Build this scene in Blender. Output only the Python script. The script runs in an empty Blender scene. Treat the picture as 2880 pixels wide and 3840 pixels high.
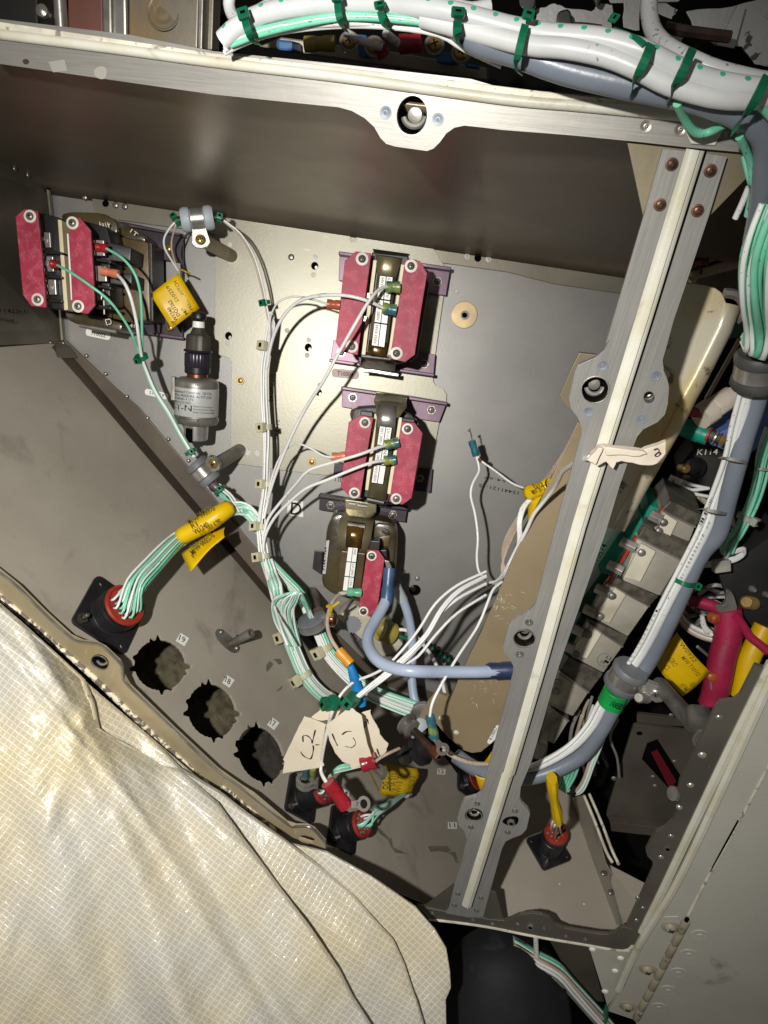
import bpy, bmesh, math, random
from mathutils import Vector, Matrix
from mathutils.geometry import tessellate_polygon
random.seed(11)
S = 0.0008                      # one modelling unit (about a millimetre) in metres
D = 500.0                       # camera distance to the back panel, units
FPX = 2663.0                    # focal length in photograph pixels
CX, CY = 1440.0, 1920.0
scene = bpy.context.scene

# ---------------------------------------------------------------- camera
VPX, VPY, ROLL = 840*1.736, 820*1.736, math.radians(8.6)
_y = Vector((VPX-CX, VPY-CY, FPX)).normalized()          # world +Y in camera axes (x right, y down, z fwd)
_x = Vector((math.cos(ROLL), math.sin(ROLL), 0)); _x.z = -(_x.x*_y.x+_x.y*_y.y)/_y.z; _x.normalize()
_zd = _y.cross(_x); _zd.normalize()                       # world down/up
if _zd.y > 0: _zd = -_zd                                  # world +Z points up in the picture (negative y)
def cam2world(v): return Vector((v.dot(_x), v.dot(_y), v.dot(_zd)))
CAM = Vector((0, -D, 0))
cd = bpy.data.cameras.new('camera'); cam = bpy.data.objects.new('camera', cd); scene.collection.objects.link(cam)
cd.sensor_fit = 'VERTICAL'; cd.sensor_height = 32; cd.sensor_width = 24; cd.lens = FPX/3840*32
cd.clip_start = 0.005; cd.clip_end = 50
r_ = cam2world(Vector((1,0,0))); u_ = cam2world(Vector((0,-1,0))); b_ = cam2world(Vector((0,0,-1)))
cam.matrix_world = Matrix(((r_.x,u_.x,b_.x,CAM.x*S),(r_.y,u_.y,b_.y,CAM.y*S),(r_.z,u_.z,b_.z,CAM.z*S),(0,0,0,1)))
scene.camera = cam

# ---------------------------------------------------------------- light
world = bpy.data.worlds.new('World'); scene.world = world; world.use_nodes = True
world.node_tree.nodes['Background'].inputs[0].default_value = (1.0, .96, .9, 1)
world.node_tree.nodes['Background'].inputs[1].default_value = 0.085
def lamp(name, pos, target, power, radius, cone, blend, col):
    l = bpy.data.lights.new(name, 'SPOT'); l.energy = power; l.shadow_soft_size = radius; l.color = col
    l.spot_size = math.radians(cone); l.spot_blend = blend
    o = bpy.data.objects.new(name, l); scene.collection.objects.link(o)
    o.location = pos*S; o.rotation_euler = (target-pos).to_track_quat('-Z','Y').to_euler()
    return o
LPOS = CAM + r_*(-76) + u_*30 + b_*80
lamp('phone_flash', LPOS, CAM + (-b_)*400 + r_*(-60) + u_*(-45), 8.4, 0.0045, 92, 1.0, (1.0,.98,.945))
vs = scene.view_settings; vs.view_transform = 'Standard'; vs.look = 'None'; vs.exposure = 0; vs.gamma = 1; vs.use_curve_mapping = False
scene.render.resolution_x = 768; scene.render.resolution_y = 1024
scene.render.engine = 'CYCLES'

# ---------------------------------------------------------------- picture readings -> points of the place
def ray(sx, sy):
    return cam2world(Vector((sx-CX, sy-CY, FPX))).normalized()
def pix(v):
    d = v-CAM; x, y, z = d.dot(r_), -d.dot(u_), -d.dot(b_)
    return (CX+FPX*x/z, CY+FPX*y/z)
class Plane:
    def __init__(s, p, n): s.p = p; s.n = n.normalized()
    def hit(s, sx, sy, off=0):
        d = ray(sx, sy); t = (s.p+s.n*off-CAM).dot(s.n)/d.dot(s.n)
        return CAM+d*t
HS_ON = False                   # heights then count in 250ths of the way to the tilted front frame
class Reg:                       # readings taken in an enlarged view of the photograph
    def __init__(s, x0, y0, w): s.x0 = x0; s.y0 = y0; s.k = w/1659.0
    def q(s, x, y): return (s.x0+x*s.k, s.y0+y*s.k)
    def __call__(s, x, y, h=0):  # point at height h above the back panel
        sx, sy = s.q(x, y); d = ray(sx, sy)
        if HS_ON: h = h*-FP.hit(sx, sy).y/250.0
        return CAM+d*(D-h)/d.y
    def P(s, pts, h): return [s(x, y, h) for x, y in pts]
    def on(s, pl, x, y, off=0): return pl.hit(*s.q(x, y), off)
    def Q(s, pl, pts, off=0): return [s.on(pl, x, y, off) for x, y in pts]
    def L(s, px, h):                                     # picture length -> units at height h
        if HS_ON: return px*s.k*(s(830, 600, h)-CAM).dot(-b_)/FPX
        return px*s.k*(D-h)/FPX*0.985
o = Reg(0,0,2880)
a1=Reg(0,0,1000); a2=Reg(800,0,1000); a3=Reg(1880,0,1000); a4=Reg(0,600,800); a5=Reg(500,700,800); a6=Reg(1100,800,800)
a7=Reg(1100,1400,800); a8=Reg(0,1200,1000)
b1=Reg(200,1800,900); b2=Reg(900,1900,900); b3=Reg(400,2300,900); b4=Reg(950,2500,900); b5=Reg(1500,1500,800)
b6=Reg(2080,500,800); b7=Reg(2080,1200,800); b8=Reg(1900,1900,980)
c1=Reg(1600,2600,900); c2=Reg(2080,2500,800); c3=Reg(1500,3040,1380); c4=Reg(0,2200,900); c5=Reg(0,2900,1000)
c6=Reg(800,2900,1000); c7=Reg(1500,2100,700)
d1=Reg(2400,900,480); d2=Reg(1300,2500,600); d3=Reg(2400,1700,480); d4=Reg(900,2400,600)
_p = (o(0,140,228), o(1440,470,255), o(1035,1900,130))   # the front frame leans: its foot is farther away than its head
FP = Plane(_p[0], (_p[1]-_p[0]).cross(_p[2]-_p[0])); FPN = FP.n if FP.n.y < 0 else -FP.n; FP.n = FPN
def oz(x, y, z):                # overview reading at a given depth in front of the lens
    d = ray(*o.q(x, y)); return CAM+d*z/d.dot(-b_)
YB = Vector((0,1,0))            # away from the camera, into the back panel

# ---------------------------------------------------------------- mesh building
def frame_of(n, ref=None):
    n = n.normalized(); ref = ref or (Vector((0,0,1)) if abs(n.z) < .9 else Vector((1,0,0)))
    x = ref.cross(n)
    if x.length < 1e-6: x = Vector((1,0,0)).cross(n)
    x.normalize(); return x, n.cross(x)
def smooth_path(pts, step=None, rs=None):
    P = [Vector(p) for p in pts]
    if len(P) < 3:
        n = 6; out = [P[0].lerp(P[1], i/n) for i in range(n+1)]
        return out
    out = []
    Q = [P[0]*2-P[1]]+P+[P[-1]*2-P[-2]]
    for i in range(1, len(Q)-2):
        a, b, c, d = Q[i-1], Q[i], Q[i+1], Q[i+2]
        n = max(3, min(14, int((c-b).length/(step or 4))))
        for k in range(n):
            t = k/n
            out.append(0.5*((2*b)+(c-a)*t+(2*a-5*b+4*c-d)*t*t+(3*b-a-3*c+d)*t*t*t))
    out.append(P[-1]); return out
class MB:
    def __init__(s): s.v = []; s.f = []; s.uv = {}
    def poly(s, pts): i = len(s.v); s.v += pts; s.f.append(list(range(i, i+len(pts)))); return s
    def prism(s, pts, th, d=None, holes=()):
        if d is None: d = -FPN if HS_ON else YB
        d = d.normalized()*th
        if holes:
            loops = [pts]+list(holes); flat = [p for l in loops for p in l]
            tris = tessellate_polygon(loops); i = len(s.v); n = len(flat)
            s.v += flat; s.v += [p+d for p in flat]
            for t in tris: s.f.append([i+k for k in t]); s.f.append([i+n+k for k in reversed(t)])
            b = i
            for l in loops:
                m = len(l)
                for k in range(m): s.f.append([b+k, b+(k+1)%m, b+n+(k+1)%m, b+n+k])
                b += m
            return s
        i = len(s.v); n = len(pts); s.v += list(pts); s.v += [p+d for p in pts]
        s.f.append(list(range(i, i+n))); s.f.append(list(range(i+2*n-1, i+n-1, -1)))
        for k in range(n): s.f.append([i+k, i+n+k, i+n+(k+1)%n, i+(k+1)%n])
        return s
    def box(s, c, x, y, z, sx, sy, sz):
        x = x.normalized()*sx/2; y = y.normalized()*sy/2; z = z.normalized()*sz
        return s.prism([c-x-y, c+x-y, c+x+y, c-x+y], z.length, z)
    def lathe(s, p, ax, prof, n=20, ref=None, mod=None, caps=True):
        ax = ax.normalized(); x, y = frame_of(ax, ref); i0 = len(s.v)
        for t, r in prof:
            for k in range(n):
                a = 2*math.pi*k/n; rr = r*(mod(k, n) if mod else 1)
                s.v.append(p+ax*t+(x*math.cos(a)+y*math.sin(a))*rr)
        m = len(prof)
        for j in range(m-1):
            for k in range(n):
                a = i0+j*n+k; b = i0+j*n+(k+1)%n; s.f.append([a, b, b+n, a+n])
        if caps: s.f.append([i0+k for k in reversed(range(n))]); s.f.append([i0+(m-1)*n+k for k in range(n)])
        return s
    def cyl(s, p0, p1, r, r1=None, n=16):
        d = p1-p0; return s.lathe(p0, d, [(0, r), (d.length, r if r1 is None else r1)], n)
    def dome(s, c, n, r, h, k=12):
        return s.lathe(c, n, [(0, r), (h*.45, r*.93), (h*.8, r*.66), (h*.97, r*.3), (h, r*.05)], k)
    def tube(s, pts, r, n=7, raw=False, step=None, cap=True, flat=1.0):
        P = [Vector(p) for p in pts] if raw else smooth_path(pts, step)
        m = len(P); R = r if callable(r) else (lambda t: r)
        T = [(P[min(i+1, m-1)]-P[max(i-1, 0)]).normalized() for i in range(m)]
        nrm = frame_of(T[0])[0]; i0 = len(s.v); L = 0; us = []
        for i in range(m):
            nrm = (nrm-T[i]*nrm.dot(T[i])).normalized(); bn = T[i].cross(nrm)
            if i: L += (P[i]-P[i-1]).length
            us.append(L); rr = R(i/(m-1))
            for k in range(n):
                a = 2*math.pi*k/n; s.v.append(P[i]+(nrm*math.cos(a)+bn*math.sin(a)*flat)*rr)
        for i in range(m-1):
            for k in range(n):
                a = i0+i*n+k; b = i0+i*n+(k+1)%n
                s.uv[len(s.f)] = [(us[i], k/n), (us[i], (k+1)/n), (us[i+1], (k+1)/n), (us[i+1], k/n)]
                s.f.append([a, b, b+n, a+n])
        if cap: s.f.append([i0+k for k in reversed(range(n))]); s.f.append([i0+(m-1)*n+k for k in range(n)])
        return s
    def grid(s, pts, nu, nv, uv=None):
        i = len(s.v); s.v += pts
        for a in range(nu-1):
            for b in range(nv-1):
                q = [a*nv+b, (a+1)*nv+b, (a+1)*nv+b+1, a*nv+b+1]
                if uv: s.uv[len(s.f)] = [uv[k] for k in q]
                s.f.append([i+k for k in q])
        return s
    def build(s, name, mat, parent=None, bevel=0, origin=None, angle=35, seg=2, solid=0, fix=True):
        base = Vector((0,0,0))
        if parent is not None: base = Vector(parent['_base'])
        elif origin is not None: base = origin
        else:
            base = Vector((0,0,0))
            for p in s.v: base += p
            base /= max(1, len(s.v))
        pb = base
        me = bpy.data.meshes.new(name)
        me.from_pydata([tuple((p-pb)*S) for p in s.v], [], s.f)
        if s.uv:
            ul = me.uv_layers.new(name='UVMap')
            for pi, poly in enumerate(me.polygons):
                if pi in s.uv:
                    for li, uv in zip(poly.loop_indices, s.uv[pi]): ul.data[li].uv = uv
        bm = bmesh.new(); bm.from_mesh(me)
        if fix: bmesh.ops.recalc_face_normals(bm, faces=bm.faces)
        if bevel:
            ed = [e for e in bm.edges if len(e.link_faces) == 2 and e.calc_face_angle(0) > .5]
            if ed: bmesh.ops.bevel(bm, geom=ed, offset=bevel*S, segments=seg, profile=.6, affect='EDGES', clamp_overlap=True)
        bm.to_mesh(me); bm.free()
        if bevel and bevel < 1: angle = 1
        me.polygons.foreach_set('use_smooth', [True]*len(me.polygons))
        me.set_sharp_from_angle(angle=math.radians(angle))
        me.materials.append(M(mat))
        ob = bpy.data.objects.new(name, me); scene.collection.objects.link(ob)
        ob['_base'] = tuple(pb)
        if parent is not None: ob.parent = parent
        else: ob.location = pb*S
        if solid:
            md = ob.modifiers.new('solid', 'SOLIDIFY'); md.thickness = solid*S; md.offset = 0
        return ob
def mb(): return MB()
def thing(name, at, label, cat, group=None):
    e = bpy.data.objects.new(name, None); scene.collection.objects.link(e); e.location = at*S; e['_base'] = tuple(at)
    e.empty_display_size = .01
    e['label'] = label; e['category'] = cat
    if group: e['group'] = group
    return e
def tag(ob, label, cat, group=None):
    ob['label'] = label; ob['category'] = cat
    if group: ob['group'] = group
    return ob
def structure(ob): ob['kind'] = 'structure'; return ob

# lettering: flat mesh characters laid on a surface
_txt = {}
def text_mesh(body):
    if body in _txt: return _txt[body]
    cu = bpy.data.curves.new('lettering', 'FONT'); cu.body = body; cu.resolution_u = 2; cu.offset = 0.004
    ob = bpy.data.objects.new('lettering', cu); scene.collection.objects.link(ob)
    dg = bpy.context.evaluated_depsgraph_get(); me = bpy.data.meshes.new_from_object(ob.evaluated_get(dg))
    vs_ = [v.co.copy() for v in me.vertices]; fs = [list(p.vertices) for p in me.polygons]
    bpy.data.objects.remove(ob); bpy.data.curves.remove(cu); bpy.data.meshes.remove(me)
    x0 = min(v.x for v in vs_); x1 = max(v.x for v in vs_); 
    vs_ = [((v.x-x0)/(x1-x0), v.y/0.69) for v in vs_]
    _txt[body] = (vs_, fs); return _txt[body]
def lettering(body, p0, p1, height, mat, parent, n=None, lift=.12, name='lettering', mapf=None, mirror=False):
    """baseline p0 -> p1, capital height in units, facing n (default: towards the camera)"""
    vs_, fs = text_mesh(body); m = mb(); 
    if mapf: m.v = [mapf(x, y) for x, y in vs_]
    else:
        n = n or (FPN if HS_ON else -YB); bx = p1-p0; by = n.cross(bx).normalized()*height
        m.v = [p0+bx*(1-x if mirror else x)+by*y+n.normalized()*lift for x, y in vs_]
    m.f = [list(f) for f in fs]
    return m.build(name, mat, parent, fix=False)
def stroke(pts, w, mat, parent, n=None, lift=.15, name='pen_stroke'):
    n = n or (FPN if HS_ON else -YB); m = mb(); P = smooth_path(pts, 1.2); k = len(P)
    for i in range(k):
        d = (P[min(i+1, k-1)]-P[max(i-1, 0)]); s_ = n.cross(d).normalized()*w/2*(.75+.25*math.sin(i*.9))
        m.v += [P[i]-s_+n*lift, P[i]+s_+n*lift]
        if i: m.f.append([2*i-2, 2*i, 2*i+1, 2*i-1])
    return m.build(name, mat, parent)
# ---------------------------------------------------------------- materials
_mats = {}; _defs = {}
def srgb(h):
    c = [int(h[i:i+2], 16)/255 for i in (0, 2, 4)]
    return tuple(x/12.92 if x <= .04045 else ((x+.055)/1.055)**2.4 for x in c)+(1,)
def M(name):
    if name not in _mats: _mats[name] = make_mat(name, **_defs[name])
    return _mats[name]
def make_mat(name, col, rough=.5, metal=0, spec=.5, col2=None, vs=120, lo=.4, hi=.62, speck=None, speck_s=900, speck_t=.7, bump=0, bs=300,
             scratch=0, scr_s=60, scr_col='f2f0e6', dirt=None, dirt_s=30, dirt_lo=.58, dirt_hi=.7, stripe=None, dots=None, ticks=False, brush=None, trans=0,
             rvar=0, coat=0, coatr=.12, aniso=0, fibre=None, grid=None, alpha=1, sss=0, emit=0):
    m = bpy.data.materials.new(name); m.use_nodes = True; nt = m.node_tree; N = nt.nodes; Lk = nt.links
    b = N['Principled BSDF']; b.inputs['Roughness'].default_value = rough; b.inputs['Metallic'].default_value = metal
    b.inputs['Specular IOR Level'].default_value = spec
    if coat: b.inputs['Coat Weight'].default_value = coat; b.inputs['Coat Roughness'].default_value = coatr
    if trans: b.inputs['Transmission Weight'].default_value = trans
    if sss: b.inputs['Subsurface Weight'].default_value = sss; b.inputs['Subsurface Radius'].default_value = (.004,.003,.002)
    tc = N.new('ShaderNodeTexCoord'); geo = N.new('ShaderNodeNewGeometry')
    P = geo.outputs['Position']
    def noise(scale, detail=3, rgh=.55, vec=None, dist=0):
        n = N.new('ShaderNodeTexNoise'); n.inputs['Scale'].default_value = scale; n.inputs['Detail'].default_value = detail
        n.inputs['Roughness'].default_value = rgh; n.inputs['Distortion'].default_value = dist
        Lk.new(vec or P, n.inputs['Vector']); return n.outputs['Fac']
    def ramp(fac, lo_, hi_):
        r = N.new('ShaderNodeMapRange'); r.inputs['From Min'].default_value = lo_; r.inputs['From Max'].default_value = hi_
        Lk.new(fac, r.inputs['Value']); return r.outputs['Result']
    def mixc(f, A, B):
        x = N.new('ShaderNodeMix'); x.data_type = 'RGBA'
        if isinstance(f, (int, float)): x.inputs['Factor'].default_value = f
        else: Lk.new(f, x.inputs['Factor'])
        for v, i in ((A, 6), (B, 7)):
            if isinstance(v, tuple): x.inputs[i].default_value = v
            else: Lk.new(v, x.inputs[i])
        return x.outputs[2]
    def math_(op, a, c=None):
        x = N.new('ShaderNodeMath'); x.operation = op
        for v, i in ((a, 0), (c, 1)):
            if v is None: continue
            if isinstance(v, (int, float)): x.inputs[i].default_value = v
            else: Lk.new(v, x.inputs[i])
        return x.outputs[0]
    def mapped(sc, rot=(0,0,0), src=None):
        mp = N.new('ShaderNodeMapping'); mp.inputs['Scale'].default_value = sc; mp.inputs['Rotation'].default_value = rot
        Lk.new(src or P, mp.inputs['Vector']); return mp.outputs['Vector']
    C = srgb(col); height = None
    if col2: C = mixc(ramp(noise(vs, 4), lo, hi), C, srgb(col2))
    if brush:                     # fine drawn lines along an axis
        f = noise(1, 3, .6, mapped(brush)); C = mixc(ramp(f, .3, .75), C, mixc(.30, C, (0.02,.018,.015,1)))
        height = f
    if fibre:                     # thin light fibres in a moulded sheet
        acc = None
        for k in range(4):
            wv = N.new('ShaderNodeTexWave'); wv.inputs['Scale'].default_value = 130+37*k; wv.inputs['Distortion'].default_value = 40; wv.inputs['Detail'].default_value = 2.5
            wv.inputs['Detail Scale'].default_value = 1.6; Lk.new(mapped((1,1,1), (.4*k, .9*k, 1.3*k)), wv.inputs['Vector'])
            f = ramp(wv.outputs['Fac'], .975, 1.0)
            acc = f if acc is None else math_('MAXIMUM', acc, f)
        acc = math_('MULTIPLY', acc, ramp(noise(260, 2), .44, .6))
        C = mixc(math_('MULTIPLY', acc, .55), C, srgb(fibre))
        height = acc
    if dirt: C = mixc(math_('MULTIPLY', ramp(noise(dirt_s, 5, .62, dist=.6), dirt_lo, dirt_hi), .85), C, srgb(dirt))
    if scratch:
        acc = None
        for k in range(4):
            ang = (.3+.75*k)
            f = noise(1, 2, .5, mapped((scr_s*22, scr_s*22, scr_s*1.1) if k % 2 else (scr_s*1.1, scr_s*22, scr_s*22), (0, ang, 0)))
            f = ramp(f, .775, .80); acc = f if acc is None else math_('MAXIMUM', acc, f)
        acc = math_('MULTIPLY', acc, ramp(noise(scr_s*.35, 2), .45, .6))
        C = mixc(math_('MULTIPLY', acc, scratch), C, srgb(scr_col))
    if speck:
        v = N.new('ShaderNodeTexVoronoi'); v.inputs['Scale'].default_value = speck_s; Lk.new(P, v.inputs['Vector'])
        d = ramp(v.outputs['Distance'], .30, .16)
        sel = N.new('ShaderNodeSeparateColor'); Lk.new(v.outputs['Color'], sel.inputs[0])
        f = math_('MULTIPLY', d, math_('GREATER_THAN', sel.outputs[0], speck_t))
        C = mixc(math_('MULTIPLY', f, .7), C, srgb(speck))
    uvn = None
    if stripe or dots or ticks or grid:
        uvn = N.new('ShaderNodeUVMap'); sx = N.new('ShaderNodeSeparateXYZ'); Lk.new(uvn.outputs[0], sx.inputs[0])
    if stripe:                    # (colour, centre v, half width) a line along the wire
        scol, vc, vw = stripe
        f = math_('LESS_THAN', math_('ABSOLUTE', math_('SUBTRACT', math_('FRACT', math_('ADD', sx.outputs['Y'], .5-vc)), .5)), vw)
        C = mixc(f, C, srgb(scol))
    if dots:                      # (colour, pitch, radius u, v centre, half v)
        dc, pitch, ru, vc, rv = dots
        fu = math_('MULTIPLY', math_('SUBTRACT', math_('FRACT', math_('DIVIDE', sx.outputs['X'], pitch)), .5), pitch/ru)
        fv = math_('DIVIDE', math_('SUBTRACT', math_('FRACT', math_('ADD', sx.outputs['Y'], .5-vc)), .5), rv)
        rr = math_('ADD', math_('MULTIPLY', fu, fu), math_('MULTIPLY', fv, fv))
        C = mixc(math_('LESS_THAN', rr, 1.0), C, srgb(dc))
    if ticks:                     # small printed marks along wire insulation
        cb = N.new('ShaderNodeCombineXYZ'); Lk.new(math_('MULTIPLY', sx.outputs['X'], .55), cb.inputs[0]); Lk.new(math_('MULTIPLY', sx.outputs['Y'], 7.0), cb.inputs[1])
        oi = N.new('ShaderNodeObjectInfo'); Lk.new(math_('MULTIPLY', oi.outputs['Random'], 90), cb.inputs[2])
        f = ramp(noise(1.2, 1, .5, cb.outputs[0]), .67, .70)
        cb2 = N.new('ShaderNodeCombineXYZ'); Lk.new(math_('MULTIPLY', sx.outputs['X'], .022), cb2.inputs[0]); Lk.new(math_('MULTIPLY', oi.outputs['Random'], 50), cb2.inputs[1])
        f = math_('MULTIPLY', f, ramp(noise(1, 1, .5, cb2.outputs[0]), .5, .56))
        C = mixc(math_('MULTIPLY', f, .7), C, srgb('30303a'))
    if grid:                      # woven reinforcement threads inside the sheet
        pitch, w, gcol = grid
        wob = noise(30, 1)
        us = math_('ADD', sx.outputs['X'], math_('MULTIPLY', wob, pitch*.25)); vs2 = math_('ADD', sx.outputs['Y'], math_('MULTIPLY', wob, pitch*.2))
        def line(c): return ramp(math_('ABSOLUTE', math_('SUBTRACT', math_('FRACT', math_('DIVIDE', c, pitch)), .5)), w*1.6, w*.6)
        g = math_('MAXIMUM', line(us), line(vs2))
        C = mixc(math_('MULTIPLY', g, .62), C, srgb(gcol))
        height = g
    if isinstance(C, tuple): b.inputs['Base Color'].default_value = C
    else: Lk.new(C, b.inputs['Base Color'])
    if rvar: Lk.new(math_('ADD', math_('MULTIPLY', noise(vs*.7+40, 4), rvar), rough-rvar*.5), b.inputs['Roughness'])
    if bump:
        bp = N.new('ShaderNodeBump'); bp.inputs['Strength'].default_value = bump; bp.inputs['Distance'].default_value = .0006
        hh = noise(bs, 4)
        if height is not None: hh = math_('ADD', hh, math_('MULTIPLY', height, .12 if grid else .6))
        Lk.new(hh, bp.inputs['Height']); Lk.new(bp.outputs[0], b.inputs['Normal'])
        if coat: Lk.new(bp.outputs[0], b.inputs['Coat Normal'])
    if alpha < 1: b.inputs['Alpha'].default_value = alpha
    return m
def D_(name, **k): _defs[name] = k
D_('panel_grey', col='8b8984', rough=.44, metal=.5, col2='84827e', vs=30, speck='aeaca5', speck_s=2300, speck_t=.74, bump=.12, bs=1500, scratch=.35, scr_s=45)
D_('plate_gold', col='918e80', rough=.42, metal=.5, col2='8c8878', vs=18, scratch=.5, scr_s=55, bump=.06, bs=700, dirt='a58c58', dirt_s=16, dirt_lo=.6, dirt_hi=.8)
D_('flange_gold', col='878172', rough=.42, metal=.6, col2='7a7467', vs=30, scratch=.4, scr_s=50, bump=.06)
D_('dark_sheet', col='8a7e6f', rough=.42, metal=.6, col2='7a6f62', vs=9, bump=.08, bs=900, rvar=.14, scratch=.22, scr_s=30, scr_col='a39a8a')
D_('side_sheet', col='968f81', rough=.42, metal=.7, col2='6d675b', vs=12, bump=.06, rvar=.1, scratch=.25, scr_s=40, scr_col='a39a8a')
D_('floor_tan', col='a49c8e', rough=.55, metal=.1, col2='978f81', vs=14, speck='958c7c', speck_s=1400, speck_t=.8, dirt='5a5347', dirt_s=24, dirt_lo=.6, dirt_hi=.82, scratch=.2, scr_s=40, scr_col='b5ac9c', bump=.22, bs=1300)
D_('floor_edge', col='b7b0a0', rough=.6, bump=.3, bs=900)
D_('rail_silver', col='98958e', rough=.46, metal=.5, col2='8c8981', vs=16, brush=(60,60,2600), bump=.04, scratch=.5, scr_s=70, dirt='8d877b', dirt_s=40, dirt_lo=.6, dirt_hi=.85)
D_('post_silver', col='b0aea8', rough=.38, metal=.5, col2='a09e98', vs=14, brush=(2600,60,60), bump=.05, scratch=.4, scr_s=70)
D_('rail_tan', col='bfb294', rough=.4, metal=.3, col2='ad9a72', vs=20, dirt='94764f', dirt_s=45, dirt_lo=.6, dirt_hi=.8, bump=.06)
D_('heel_brown', col='5f5548', rough=.45, metal=.4, col2='4e463b', vs=20, bump=.1, scratch=.3)
D_('stain_pale', col='b6b2a8', rough=.4, metal=.55)
D_('grease', col='625a4d', rough=.7, col2='7a7163', vs=120)
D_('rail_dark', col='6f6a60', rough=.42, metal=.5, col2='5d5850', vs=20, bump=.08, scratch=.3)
D_('gusset_tan', col='80765f', rough=.48, metal=.4, col2='716852', vs=20, bump=.08)
D_('bead_cream', col='c9c7b9', rough=.42, col2='c0bba4', vs=60, dirt='a39a84', dirt_s=70, dirt_lo=.6, dirt_hi=.72, bump=.12, bs=900)
D_('bead_stained', col='e0d8bd', rough=.5, dirt='3c2620', dirt_s=330, dirt_lo=.47, dirt_hi=.52, bump=.35, bs=900)
D_('bead_scuffed', col='d8d2bc', rough=.5, col2='b9b2a2', vs=100, dirt='6d655c', dirt_s=160, dirt_lo=.58, dirt_hi=.64, bump=.25, bs=700)
D_('plate_tan', col='9b8a6c', rough=.46, metal=.25, col2='8b7b5f', vs=14, scratch=.75, scr_s=90, bump=.06)
D_('plate_bright', col='d6cfb8', rough=.36, metal=.35, col2='d0b878', vs=26, scratch=.2, bump=.16, bs=420, dirt='5b5344', dirt_s=150, dirt_lo=.6, dirt_hi=.68)
D_('steel', col='c4c0b8', rough=.3, metal=.75, col2='96918a', vs=60, bump=.05)
D_('steel_dull', col='97938c', rough=.4, metal=.6, col2='6f6b64', vs=60, bump=.08)
D_('relay_steel', col='c8c2b5', rough=.22, metal=.35, col2='a59f91', vs=26, bump=.07, scratch=.4, rvar=.15)
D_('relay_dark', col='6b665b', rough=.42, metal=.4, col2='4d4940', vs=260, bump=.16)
D_('brass', col='c2a266', rough=.3, metal=.7, col2='9a7a48', vs=120)
D_('copper', col='a8694a', rough=.35, metal=.9, col2='6b4433', vs=80, bump=.1)
D_('rivet', col='a39e95', rough=.34, metal=.75, col2='86817a', vs=200)
D_('rivet_blue', col='7d828a', rough=.5, metal=.3, col2='6a6f77', vs=300)
D_('rivet_bronze', col='7a5b48', rough=.4, metal=.7, col2='574036', vs=200)
D_('paint_spot', col='d6d2c6', rough=.6, col2='b8b4aa', vs=300)
D_('hole_black', col='060606', rough=.9, spec=.05)
D_('socket_dark', col='4b453d', rough=.3, metal=.85, col2='332e29', vs=160, bump=.1)
D_('red_board', col='a52440', rough=.55, col2='8d1c36', vs=60, fibre='d98a95', bump=.1, bs=1200)
D_('purple_metal', col='75606b', rough=.42, metal=.5, col2='5f4d58', vs=40, bump=.08)
D_('purple_dark', col='3d323a', rough=.45, metal=.4, col2='2d2529', vs=50, bump=.08)
D_('core_dark', col='2b2620', rough=.45, col2='1a1713', vs=130, bump=.3, bs=500)
D_('core_olive', col='4b4227', rough=.3, col2='2f2818', vs=55, coat=.3, bump=.25, bs=260)
D_('laminate', col='5f4d2c', rough=.38, metal=.25, brush=(2200,2200,70), col2='473718', vs=50, bump=.1)
D_('strap_amber', col='7b5a26', rough=.22, metal=.6, col2='4e3a1a', vs=90, coat=.5)
D_('strap_olive', col='92886a', rough=.3, metal=.6, col2='786f52', vs=30, bump=.06)
D_('cream_board', col='e0d4b2', rough=.5, col2='cfbf95', vs=60)
D_('black_plastic', col='17181a', rough=.42, col2='0f1011', vs=200, bump=.08)
D_('black_matte', col='131313', rough=.7, col2='1c1b1a', vs=60, bump=.2, bs=500)
D_('connector_black', col='1d1c1e', rough=.38, metal=.3, col2='2b292a', vs=80, bump=.05)
D_('connector_grey', col='4a463d', rough=.5, metal=.3, col2='3a372f', vs=80, bump=.1)
D_('connector_purple', col='35303a', rough=.3, metal=.5)
D_('insert_red', col='97301f', rough=.5, col2='8a2415', vs=120, bump=.1)
D_('insert_pink', col='8d2e33', rough=.4, col2='6b2228', vs=140, bump=.1)
D_('label_white', col='e6e5dd', rough=.45)
D_('label_pink', col='b09a92', rough=.5)
D_('label_silver', col='b9b9b6', rough=.4, metal=.25)
D_('ink', col='15141a', rough=.7, spec=.2)
D_('ink_faint', col='4c4a42', rough=.7, spec=.2)
D_('ink_olive', col='6a5c14', rough=.7, spec=.2)
D_('ink_white', col='d8d4c0', rough=.6)
D_('pen', col='33242c', rough=.7, spec=.2)
D_('wire_white', col='e3e3df', rough=.32, ticks=True, col2='d8d7d2', vs=40)
D_('wire_green', col='86d3b4', rough=.35, ticks=True, col2='6fc29f', vs=60)
D_('wire_white_green', col='e2e5df', rough=.34, stripe=('74c7a4', .25, .2), ticks=True)
D_('wire_dirty', col='b8a896', rough=.5, col2='a08d7a', vs=80, ticks=True)
D_('wire_grey', col='8b8983', rough=.4, col2='6d6b66', vs=50, ticks=True)
D_('cable_white', col='d2d3d1', rough=.33, col2='c2c3c1', vs=30, ticks=True, bump=.1, bs=200)
D_('cable_dots', col='cfd0ce', rough=.33, dots=('45c89c', 12.0, 1.15, .62, .06))
D_('cable_dots_b', col='d4d5d4', rough=.33, col2='c4c6c5', vs=40, bump=.1, bs=200, dots=('3fae8a', 6.4, .8, .44, .045))
D_('cable_blue', col='a9b4c6', rough=.34, col2='9aa6ba', vs=30, bump=.12, bs=350)
D_('cable_slate', col='757c86', rough=.34, col2='697079', vs=30, bump=.15, bs=350)
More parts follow.
